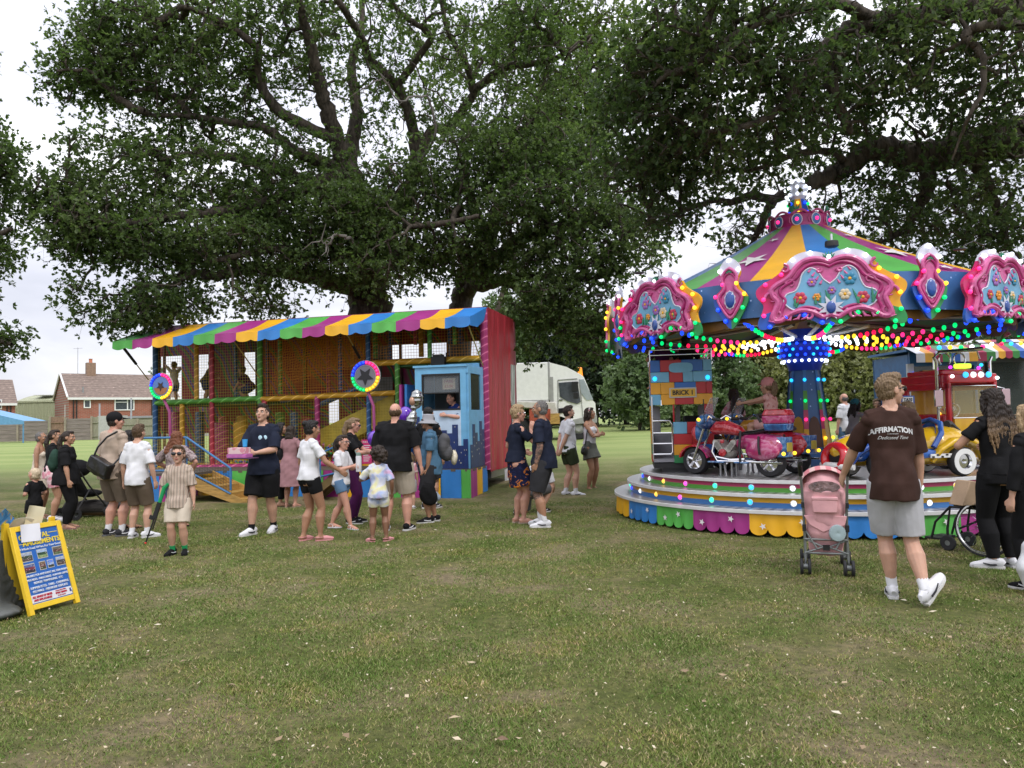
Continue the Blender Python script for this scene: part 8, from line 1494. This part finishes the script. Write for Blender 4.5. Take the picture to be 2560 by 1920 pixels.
def photo(x, z, w, h, k):
    ps = MB().mat(mat('photo_edge', (.5, .48, .4), .5)).box((0, 0, 0), (w, .002, h)); o = ps.build('small_photo', None, fr, loc=(AW*x, -.0075, z)); m = MB(); c = [((.30, .34, .42), (.03, .05, .03), (.08, .06, .06)), ((.3, .4, .55), (.02, .06, .03), (.2, .28, .12)), ((.12, .10, .08), (.10, .04, .03), (.08, .12, .05)), ((.10, .12, .25), (.16, .03, .05), (.03, .02, .03)), ((.16, .10, .06), (.12, .04, .05), (.05, .06, .03)), ((.10, .2, .6), (.25, .35, .6), (.03, .04, .03)), ((.3, .34, .45), (.05, .05, .05), (.08, .05, .04))][k]
    for i in range(3): m.mat(mat('pic_%d_%d' % (k, i), c[i], .5, var=.5, scale=40)).box((0, -.0015, h*(.28-.28*i)), (w-.008, .002, h*.28-.0))
    m.mat(mat('pic_spark', (.6, .5, .4), .5))
    for _ in range(8): m.box((rs.uniform(-.4, .4)*w, -.003, rs.uniform(-.3, .25)*h), (.005, .001, .004))
    m.build('picture', None, o)
for x, z, w, h, k in ((.20, .488, .105, .082, 0), (.50, .494, .10, .080, 1), (.81, .495, .098, .078, 2), (.20, .388, .105, .082, 3), (.455, .392, .062, .074, 4), (.615, .394, .062, .072, 5), (.83, .398, .098, .078, 6)): photo(x, z, w, h, k)
for s, z, sz in (('AVAILABLE FOR ANY EVENT ALL YEAR ROUND', .322, .0255), ('KIDS RIDES - INFLATABLES - FUN FAIR GAMES', .289, .0245), ('BUNGEE TRAMPOLINES - ETC', .258, .0265), ('SUMMER FETES - FAIRS - CARNIVALS', .218, .0285), ('FESTIVALS - FIREWORK DISPLAYS', .186, .0285)): at_(s, sz, wl, .5, z, .82, 0)
MB().mat(mat('strip_white', (.66, .66, .70), .5, var=.03)).box((AW/2, -.0075, .128), (AW-2*t-.01, .002, .068)).build('contact_strip', None, fr)
def at2(s, sz, mm, x, z, sx=1, b=0): text(s, sz, mm, fr, (AW*x, -.0105, z), (PI/2, 0, 0), sx=sx, font_bold=b)
at2('ALL KINDS OF RIDES', .025, rl, .31, .141, .82, .0005); at2('AND INFLATABLES', .025, rl, .31, .114, .82, .0005); at2('Contact: Fairs Office', .014, rl, .68, .152, .9); at2('07967 208016', .022, rl, .68, .130, .9, .0003); at2('E-mail: enquiries', .013, rl, .68, .109, .9)
fb = MB().mat(mat('icon_blue', (.03, .06, .22), .4, var=0)).box((0, 0, 0), (.030, .002, .030)).build('icon', None, fr, loc=(AW*.885, -.0095, .132)); text('f', .036, wl, fb, (.003, -.003, -.002), (PI/2, 0, 0), font_bold=.001)
m = MB().mat(YF).box((t/2, .0, AH/2), (t, .03, AH)).box((AW-t/2, 0, AH/2), (t, .03, AH)).box((AW/2, 0, AH*.5), (AW-2*t-.004, .02, AH*.8)); bk_ = m.build('back_board', None, abd, loc=(0, .36, 0), rot=(lean*.3, 0, 0))
top = abd.matrix_basis
bpy.context.view_layer.update()
def AB(x, y, z): return abd.matrix_basis @ (Matrix.Rotation(-lean, 4, 'X') @ V((x, y, z)))
def sheet(label, name, c, w, h, rot, m_, curl=.03, cat='paper'): return MB().grid(lambda a, b: ((a-.5)*w, curl*math.sin(PI*a*.8+.3)*b, (b-.5)*h), 8, 8).build(name, m_, None, loc=c, rot=rot, label=label, cat=cat, solid=.001)
PW = mat('paper_white', (.72, .72, .76), .6, var=.03); LEAFL = CL['leaflet']
sheet('blank white paper sheet folded over the top of the A-board lettering', 'paper_sheet', AB(.17, -.035, .685), .19, .15, (-lean*.3, .05, ang), PW)
sheet('curled white paper sticking up from the top of the A-board', 'paper_sheet', AB(.30, .02, .83), .17, .17, (.2, .22, ang), mat('paper_cream', (.66, .60, .42), .6, var=.1), .05)
sheet('white paper lying behind the curled sheet on top of the A-board', 'paper_sheet', AB(.18, .06, .79), .20, .10, (.9, .1, ang), PW)
for k in range(3): sheet('%s blue and yellow leaflet in the stack on the A-board top' % ('topmost', 'middle', 'lowest')[k], 'leaflet', AB(.01-.06*k, .03+.03*k, .83-.035*k), .15, .20, (.6, -.9+.12*k, ang-.2), CL['leaflet'], .02, 'leaflet')
# grey tarpaulin covered crate at the very left
p = G(-40, 1545); m = MB(); m.box((-.14, .25, .31), (.56, .5, .62)); m.sph((-.05, -.08, .05), (.42, .25, .07), 18, 10); m.tube([(-.4, -.2, .16), (-.1, -.24, .13), (.16, -.2, .08), (.33, -.1, .04)], [.035, .05, .04, .02], 8); m.tube([(-.4, -.1, .24), (-.1, -.12, .2), (.18, -.05, .1)], [.05, .05, .03], 8); m.tube([(-.3, -.28, .05), (.0, -.3, .06), (.26, -.22, .03)], [.03, .045, .02], 8)
o = voxel(m, 'covered_crate', mat('grey_tarp', (.075, .08, .075), .5, var=.3, bump=.6, bscale=8), None, .02, 3, lambda co: .010*np.abs(np.sin(co[:, 0]*22+co[:, 2]*31+np.sin(co[:, 1]*18)*2))*(co[:, 2] < .3)+.004*np.sin(co[:, 2]*9+co[:, 0]*13)); o.location = (p.x-.05, p.y+.05, 0); tag(o, 'crate under a crumpled dark grey sheet beside the A-board', 'crate')
# ================= pushchairs =================
PKC = cloth('push_pink', (.70, .38, .40)); PKD = cloth('push_deep', (.42, .17, .19)); FRG = mat('frame_grey', (.20, .215, .21), .4, .4, var=.1)
pp = G(2078, 1440); pc = empty('pushchair', (pp.x+.05, pp.y+.22, 0), -.36, 'pink pushchair with grey folding frame held by the man in brown', 'pushchair')
for sx_ in (-1, 1):
    for y, r in ((-.20, .075), (.42, .070)):
        m = MB().mat(M_RUB)
        for dx in (-.035, .035): m.lathe([(.03, -.012), (r*.86, -.015), (r, -.008), (r, .008), (r*.86, .015), (.03, .012)], 20, c=(dx, 0, 0), axis='X')
        m.mat(FRG).lathe([(.001, -.05), (.028, -.048), (.028, .048), (.001, .05)], 12, axis='X'); m.build('wheel', None, pc, loc=(sx_*.19, y, r))
    m = MB().mat(FRG).tube([(sx_*.19, -.17, .09), (sx_*.185, -.15, .34), (sx_*.19, -.18, .62), (sx_*.205, -.30, .98)], .013, 10).tube([(sx_*.19, .42, .09), (sx_*.19, .20, .38), (sx_*.19, -.12, .52)], .012, 8); m.build('side_frame', None, pc)
    MB().mat(M_BLACK).tube([(sx_*.203, -.29, .95), (sx_*.208, -.34, 1.04), (sx_*.205, -.43, 1.09), (sx_*.198, -.50, 1.07)], .021, 10).build('handle', None, pc); MB().mat(M_BLACK).box((sx_*.19, -.17, .44), (.035, .05, .06)).build('hinge', None, pc); MB().mat(M_BLACK).box((sx_*.195, -.20, .66), (.03, .045, .05)).build('hinge', None, pc)
m = MB().mat(FRG)
for z in (.20, .33): m.tube([(-.19, -.165, z), (.19, -.165, z)], .011, 8)
m.tube([(-.19, -.17, .20), (.0, -.175, .27), (.19, -.17, .20)], .009, 8).tube([(-.19, -.16, .33), (0, -.175, .25), (.19, -.16, .33)], .009, 8).tube([(-.185, -.16, .42), (-.08, -.18, .24)], .009, 8).tube([(.185, -.16, .42), (.08, -.18, .24)], .009, 8).mat(M_BLACK).box((0, -.175, .255), (.06, .03, .05)); m.build('cross_brace', None, pc)
m = MB(); m.tube([(0, -.06, .18), (0, -.12, .40), (0, -.14, .62), (0, -.15, .80)], [(.15, .05), (.17, .07), (.18, .08), (.18, .09)], 18, up=(0, 1, 0)); m.sph((0, .08, .42), (.17, .22, .07), 16, 10); voxel(m, 'seat', PKC, pc, .010, 3, lambda co: .004*np.sin(co[:, 2]*40+co[:, 0]*12)+.003*np.sin(co[:, 0]*60))
m = MB(); m.sph((0, .02, .84), (.20, .24, .16), 20, 12); m.tube([(0, -.15, .58), (0, -.16, .72), (0, -.12, .86)], [(.185, .03), (.19, .05), (.185, .08)], 18, up=(0, 1, 0)); voxel(m, 'hood', PKC, pc, .010, 3, lambda co: .003*np.sin(co[:, 0]*50+co[:, 2]*30))
m = MB(); m.grid(lambda a, b: (.215*math.cos(PI*a), .03-.225*b-.0, .855+.165*math.sin(PI*a)-.02*b), 20, 5); m.build('hood_band', CL['gingham'], pc, solid=.005)
m = MB(); m.prism([(.14*math.cos(t), .835+.055*math.sin(t)) for t in np.linspace(0, 2*PI, 24, endpoint=False)], -.232, -.212); m.build('viewing_window', mat('crinkled_clear', (.20, .13, .13), .12, var=.8, scale=14, bump=.8, bscale=30, spec=.8), pc)
m = MB(); m.box((0, -.228, .665), (.22, .03, .15)).box((0, -.238, .725), (.235, .02, .035)); m.build('pocket', PKC, pc, bevel=.012)
m = MB(); m.prism([(-.19, .56), (.19, .56), (.17, .47), (.02, .42), (-.02, .40), (-.14, .47)], -.20, -.185); m.build('lower_flap', PKC, pc, bevel=.006)
m = MB(); m.sph((.0, -.10, .40), (.13, .06, .05), 14, 8); m.build('basket', M_BLACK, pc); m = MB(); m.lathe([(.001, -.02), (.03, -.03), (.075, -.02), (.08, 0), (.001, .01)], 20, axis='Y'); m.build('cap_hanging_on_brace', mat('pale_teal', (.32, .42, .44), .6), None, loc=pc.matrix_basis @ V((.10, -.20, .40)), label='pale grey round cap resting on the pushchair basket', cat='cap')
# black pushchair in the left queue
pq = G(205, 1296); sp_ = empty('pushchair', (pq.x, pq.y, 0), -.5, 'black pushchair standing in the queue at the left', 'pushchair')
for x in (-.22, .22):
    for y in (-.25, .35): MB().mat(M_RUB).lathe([(.04, -.03), (.09, -.03), (.1, -.02), (.1, .02), (.09, .03), (.04, .03)], 18, axis='X').mat(FRG).lathe([(.001, -.02), (.04, -.02), (.04, .02)], 10, axis='X').build('wheel', None, sp_, loc=(x, y, .1))
    MB().mat(M_BLACK).tube([(x, .35, .12), (x, .0, .55), (x, -.30, 1.0), (x*.9, -.42, 1.05)], .015, 8).tube([(x, -.25, .12), (x, 0, .5)], .014, 8).build('side_frame', None, sp_)
m = MB(); m.tube([(0, -.22, .85), (0, -.10, .6), (0, 0, .42)], [(.19, .05), (.2, .06), (.2, .06)], 14, up=(0, 1, 0)); m.sph((0, .12, .42), (.2, .22, .07)); m.sph((0, -.10, .86), (.21, .24, .16)); voxel(m, 'seat', CL['black'], sp_, .014, 2)
m = MB().mat(M_BLACK).tube([(-.22, .35, .12), (.22, .35, .12)], .012, 6).tube([(-.2, -.42, 1.05), (.2, -.42, 1.05)], .016, 8); m.build('cross_bar', None, sp_)
# ================= wheelchair =================
wp = G(2456, 1394); wc = empty('wheelchair', (wp.x+.08, wp.y+.05, 0), .55, 'wheelchair with spoked wheels beside the woman in black', 'wheelchair')
for x, cam_ in ((-.03, .08), (.52, -.08)):
    m = MB().mat(M_RUB).tube([(0, .29*math.cos(t), .29*math.sin(t)) for t in np.linspace(0, 2*PI, 40, endpoint=False)], .012, 8, closed=True); w = m.build('wheel', None, wc, loc=(x, 0, .30), rot=(0, cam_, 0))
    m = MB().mat(M_CHROME).tube([(0, .27*math.cos(t), .27*math.sin(t)) for t in np.linspace(0, 2*PI, 40, endpoint=False)], .010, 6, closed=True).tube([(-.05 if x < .2 else .05, .25*math.cos(t), .25*math.sin(t)) for t in np.linspace(0, 2*PI, 40, endpoint=False)], .008, 6, closed=True); m.lathe([(.001, -.04), (.03, -.035), (.03, .035), (.001, .04)], 12, axis='X')
    for k in range(18): t = k*PI/9; m.tube([(.02*(-1)**k, .03*math.cos(t+.3), .03*math.sin(t+.3)), (0, .27*math.cos(t), .27*math.sin(t))], .0018, 4)
    m.build('rim', None, w)
for x in (.04, .45): MB().mat(M_RUB).lathe([(.03, -.02), (.075, -.02), (.085, -.01), (.085, .01), (.075, .02), (.03, .02)], 18, axis='X').mat(FRG).lathe([(.001, -.015), (.03, -.015), (.03, .015)], 10, axis='X').build('caster', None, wc, loc=(x, .42, .085)); 
m = MB().mat(M_BLACK)
for x in (.04, .45): m.tube([(x, .42, .09), (x, .42, .24), (x, .38, .48), (x, -.12, .48), (x, -.14, .95), (x, -.24, .97)], .014, 8).tube([(x, .38, .48), (x, .55, .30), (x, .60, .12)], .013, 8).tube([(x, -.1, .66), (x, .28, .68)], .02, 8)
m.tube([(.04, 0, .30), (.45, 0, .30)], .014, 8).tube([(.04, .3, .25), (.45, .0, .45)], .012, 8); m.build('frame', None, wc)
MB().mat(CL['black']).box((.245, .12, .49), (.40, .46, .04)).build('seat', None, wc, bevel=.01); MB().mat(CL['black']).box((.245, -.13, .73), (.40, .03, .40)).build('backrest', None, wc, bevel=.01); MB().mat(M_BLACK).box((.15, .62, .11), (.15, .16, .02)).box((.34, .62, .11), (.15, .16, .02)).build('footrest', None, wc)
b_ = wc.matrix_basis @ V((.02, .14, .53)); MB().mat(mat('kraft_paper', (.40, .28, .18), .8, var=.1, bump=.2)).prism([(-.22, 0), (.20, 0), (.12, .22), (-.10, .26)], -.09, .09).build('paper_bag', None, None, loc=(b_.x, b_.y, b_.z), rot=(0, 0, .3), label='brown paper bag lying on the wheelchair seat', cat='bag', bevel=.01)
# white carrier at the right edge
p = G(2556, 1508); m = MB(); m.tube([(.02, 0, .52), (.0, 0, .40), (-.01, 0, .22), (.02, 0, .04)], [(.02, .02), (.08, .05), (.13, .08), (.10, .05)], 16, up=(0, 1, 0)); o = voxel(m, 'carrier_bag', mat('bag_white', (.62, .63, .65), .4, var=.05), None, .01, 2, lambda co: .006*np.sin(co[:, 0]*40+co[:, 2]*25)); o.location = (p.x+.27, p.y+.25, .0); tag(o, 'white carrier bag at the extreme right edge', 'bag')
# ================= bags and held things =================
def bagm(name, label, loc, rz, shapes, m_, vox=.01, cat='bag', disp=.003, strap=None, strapm=None, rot=None):
    m = MB()
    for c, r in shapes: m.sph(c, r, 16, 10)
    root = empty(name, loc, rz, label, cat)
    if rot: root.rotation_euler = rot
    voxel(m, 'bag_body', m_, root, vox, 2, lambda co: disp*(np.sin(co[:, 0]*40+co[:, 2]*33)+np.sin(co[:, 1]*45-co[:, 2]*20)))
    if strap: MB().mat(strapm or M_LEATH).tube(strap, .014, 6, ry=None).build('strap', None, root)
    return root
def pos_of(pn, x, y, z): return pn.root.matrix_basis @ (V((x, y, z))*pn.H)
l = pos_of(p_cap, .03, -.135, .565); mg = empty('messenger_bag', l, 0, 'large black messenger bag slung over the capped man\'s back', 'bag'); mg.rotation_euler = (0, .45, p_cap.root.rotation_euler.z+.15)
m = MB(); m.box((0, 0, 0), (.37, .10, .22)); m.box((0, -.045, .02), (.35, .05, .16)); m.sph((0, 0, -.06), (.17, .07, .08)); voxel(m, 'bag_body', M_LEATH, mg, .01, 3, lambda co: .005*np.sin(co[:, 0]*30+co[:, 2]*25)); MB().mat(M_LEATH).tube([(-.17, 0, .08), (-.18, .02, .22), (-.13, .06, .40), (-.05, .12, .52)], .014, 6).tube([(.17, 0, .08), (.16, .10, .2), (.08, .2, .36)], .014, 6).build('strap', None, mg)
l = pos_of(p_l4, -.01, -.10, .70); bagm('backpack', 'dark green backpack worn by the woman in black at the left', l, p_l4.root.rotation_euler.z, [((0, 0, 0), (.14, .09, .18)), ((0, -.02, -.06), (.13, .09, .13))], CL['greenbag'], strap=[(.09, .05, .15), (.11, .16, .10), (.12, .15, -.02), (.10, .04, -.12)], strapm=CL['greenbag'])
l = pos_of(p_l3, -.09, -.05, .60); bagm('tote_bag', 'cream cloth tote hanging from the shoulder of the braided woman', l, p_l3.root.rotation_euler.z, [((0, 0, -.08), (.10, .06, .16)), ((0, 0, -.14), (.13, .06, .12))], CL['cream'], strap=[(-.05, 0, .02), (.0, .02, .3), (.04, .02, .36)], strapm=CL['cream'])
l = pos_of(p_buc, .0, -.125, .68); bagm('backpack', 'grey and black backpack worn by the man in the bucket hat', l, p_buc.root.rotation_euler.z, [((0, 0, .02), (.15, .10, .20)), ((0, -.05, -.08), (.14, .10, .13)), ((0, -.02, .12), (.13, .09, .1))], cloth('bag_grey', (.09, .09, .095)), strap=[(.10, .06, .18), (.10, .19, .17), (.11, .22, .02), (.12, .10, -.12)], strapm=M_BLACK)
l = pos_of(p_buc, .0, -.22, .60); bagm('plastic_bag', 'white and yellow plastic bag tied to the grey backpack', l, .2, [((0, 0, 0), (.06, .09, .10)), ((0, -.05, -.05), (.05, .07, .08))], mat('bag_cream', (.62, .56, .42), .35, var=.3, scale=12))
l = pos_of(p_buc, -.10, .03, .27); bagm('shoulder_bag', 'black bag hanging from the hand of the man in the bucket hat', l, .3, [((0, 0, 0), (.13, .07, .17)), ((.05, 0, -.05), (.1, .07, .13))], CL['black'], strap=[(-.05, 0, .12), (0, 0, .38), (.05, 0, .12)])
l = pos_of(p_buc, -.02, -.01, .25); bagm('rolled_towel', 'pale blue and grey cloth tucked in the black bag', l, .5, [((0, 0, 0), (.12, .06, .07)), ((.07, 0, -.04), (.08, .06, .06))], cloth('towel_blue', (.30, .36, .44)))
l = pos_of(p_w27, .16, .02, .50); bagm('handbag', 'small black handbag on the hip of the woman with folded arms', l, p_w27.root.rotation_euler.z, [((0, 0, 0), (.10, .05, .10)), ((0, 0, -.03), (.11, .05, .08))], M_LEATH, strap=[(-.04, 0, .08), (-.08, .03, .35), (-.14, .02, .52)])
l = pos_of(p_nav, .0, .215, .595); rzb = p_nav.root.rotation_euler.z
for k, (dx, dz, w, d, h, c, lab) in enumerate(((.05, .0, .36, .20, .016, (.06, .02, .06), 'flat dark tray under the toy boxes held by the navy t-shirt'), (.13, .035, .30, .17, .05, (.45, .12, .36), 'purple toy box in the middle of the held stack'), (.14, .105, .26, .16, .085, (.55, .33, .42), 'pink checked toy box on top of the held stack'))): o = MB().box((0, 0, 0), (w, d, h)).build('toy_box', (CL['pinkcheck'] if k == 2 else mat('boxcol%d' % k, c, .5, var=.2, scale=20)), None, loc=l+V((-.02-dx*.6, -.02, dz)), rot=(0, 0, rzb), bevel=.004, label=lab, cat='box')
l2 = l+V((-.02, -.03, .21)); MB().lathe([(.001, -.05), (.028, -.05), (.036, .05), (.032, .05), (.026, -.04), (.001, -.04)], 16).build('plastic_cup', mat('cup_blue', (.05, .35, .75), .3, var=0), None, loc=l2, label='bright blue plastic cup held above the toy boxes', cat='cup')
l = pos_of(p_g2, .0, .19, .70); m = MB().mat(CL['white']).lathe([(.001, -.13), (.040, -.13), (.042, -.10), (.042, .08), (.034, .10), (.001, .10)], 16); o = m.build('bottle_body', mat('bottle_pale', (.45, .54, .52), .3, var=0), None); rt_ = empty('drink_bottle', l, 0, 'pale grey green drink bottle held by the girl in glasses', 'bottle'); o.parent = rt_; m = MB().mat(mat('bottle_lid', (.22, .32, .28), .4, var=0)).lathe([(.035, .10), (.037, .14), (.001, .15)], 14).tube([(-.03, 0, .13), (-.05, 0, .17), (.0, 0, .19)], .008, 6); m.build('lid', None, rt_)
l = pos_of(p_pur, .0, .30, .67); MB().box((0, 0, 0), (.075, .15, .009)).build('phone', mat('phone_pink', (.5, .25, .3), .3, var=0), None, loc=l, rot=(.2, 0, p_pur.root.rotation_euler.z), bevel=.003, label='phone in a pale pink case held by the blonde woman', cat='phone')
# toy gun held by the boy
l = pos_of(p_boy, .17, .05, .43); tg = empty('toy_gun', l, PI+.08, 'black toy rifle with green grip and red tip in the boy\'s hand', 'toy gun'); tg.rotation_euler = (0, -.32, PI)
m = MB().mat(M_BLACK).box((.0, 0, -.02), (.045, .03, .20)).tube([(0, 0, -.1), (.01, 0, -.42)], .010, 8).box((.035, 0, -.12), (.05, .02, .05)).tube([(-.02, 0, .02), (-.02, 0, -.25)], .008, 6); m.build('barrel', None, tg); MB().mat(CL['green']).tube([(0, 0, .08), (.0, 0, .26), (-.03, 0, .32)], [.022, .026, .018], 8).build('stock', None, tg); MB().sph((.01, 0, -.43), .013, 8, 6).build('muzzle_tip', mat('tip_red', (.8, .03, .03), .4, var=0), tg)
# balloons
FOIL = mat('silver_foil', (.38, .39, .38), .2, 1, var=.1, bump=.4, bscale=14); PB = mat('balloon_purple', (.12, .02, .42), .15, var=.05, coat=.5, spec=.7)
Yb = 11.7; c = P(1042, 1000, Yb); bl = empty('foil_balloon', c, .3, 'shiny silver foil balloon figure floating above the bucket hat', 'balloon'); m = MB(); m.sph((0, 0, .02), (.10, .08, .15), 18, 12); m.sph((-.05, 0, -.12), (.05, .05, .06)); m.sph((-.10, 0, -.34), (.085, .07, .19), 16, 12, rot=(0, .35, 0)); voxel(m, 'foil_body', FOIL, bl, .012, 3, lambda co: .004*np.sin(co[:, 2]*90)*np.sign(-.1-co[:, 2])); MB().sph((0, 0, 0), (.05, .05, .07), 12, 8).build('tan_patch', mat('foil_tan', (.42, .24, .16), .3, .3, var=0), bl, loc=(-.075, -.03, -.02)); MB().tube([(-.1, 0, -.5), (-.06, .05, -.75), (.02, .1, -.95)], .003, 4).build('string', M_WHITE, bl)
for px, py, r, lab in ((936, 1097, .105, 'round purple balloon in front of the big man in black'), (1013, 1038, .12, 'purple balloon half hidden behind the balding man\'s neck')):
    Y_ = 11.5 if r < .11 else 12.1; c = P(px, py, Y_); b0 = empty('balloon', c, 0, lab, 'balloon'); MB().sph((0, 0, 0), (r, r, r*1.18), 20, 14).sph((0, 0, -r*1.2), (.012, .012, .014), 8, 6).build('balloon_skin', PB, b0); MB().tube([(0, 0, -r*1.2), (.03, .0, -.5), (.02, .05, -.8)], .003, 4).build('string', M_WHITE, b0)
# ================= dog lying on the grass =================
dp = G(228, 1292); dog = empty('dog', (dp.x, dp.y, 0), .15, 'black and tan dog lying on the grass beside the queue', 'dog')
m = MB(); m.tube([(-.30, 0, .13), (-.15, 0, .16), (.05, 0, .165), (.22, 0, .15), (.32, 0, .16)], [(.11, .10), (.14, .13), (.14, .14), (.12, .13), (.08, .09)], 16, up=(0, 0, 1)); m.tube([(.30, 0, .18), (.40, -.01, .21), (.46, -.02, .19)], [.085, .07, .06], 12); m.sph((.48, -.02, .18), (.085, .065, .065)); m.tube([(.52, -.02, .165), (.62, -.03, .14)], [.042, .028], 10)
for y, x0, x1 in ((-.10, -.22, -.42), (.10, -.22, -.40)): m.tube([(x0, y, .12), (x0+.10, y*1.3, .09), (x1+.05, y*1.5, .05), (x1+.22, y*1.6, .025)], [.08, .06, .035, .022], 10)
for y in (-.08, .08): m.tube([(.25, y, .12), (.30, y*1.3, .05), (.48, y*1.3, .03), (.56, y*1.3, .02)], [.05, .035, .028, .024], 10)
m.tube([(-.40, 0, .12), (-.52, -.05, .06), (-.66, -.12, .03)], [.04, .03, .012], 8)
for s in (-1, 1): m.tube([(.44, s*.04-.02, .23), (.43, s*.055-.02, .30)], [.022, .006], 6)
dm = mat('dog_coat', (.015, .012, .01), .7, var=0, bump=.6, bscale=60); N, L, b = nodes_of(dm); tc = N.new('ShaderNodeTexCoord'); s = N.new('ShaderNodeSeparateXYZ'); L.new(tc.outputs['Object'], s.inputs[0]); r = ramp(N, [(.2, (.20, .11, .055)), (.42, (.015, .012, .010))]); mr = N.new('ShaderNodeMapRange'); mr.inputs['From Max'].default_value = .22; L.new(s.outputs['Z'], mr.inputs['Value']); L.new(mr.outputs[0], r.inputs[0]); L.new(r.outputs[0], b.inputs['Base Color'])
voxel(m, 'body', dm, dog, .011, 2)
MB().tube([(.35, -.02, .26), (.25, .1, .30), (.1, .4, .55), (.15, .6, .8)], .006, 5).build('lead', M_BLACK, None, loc=dog.location, label='black lead running up from the lying dog', cat='dog lead')
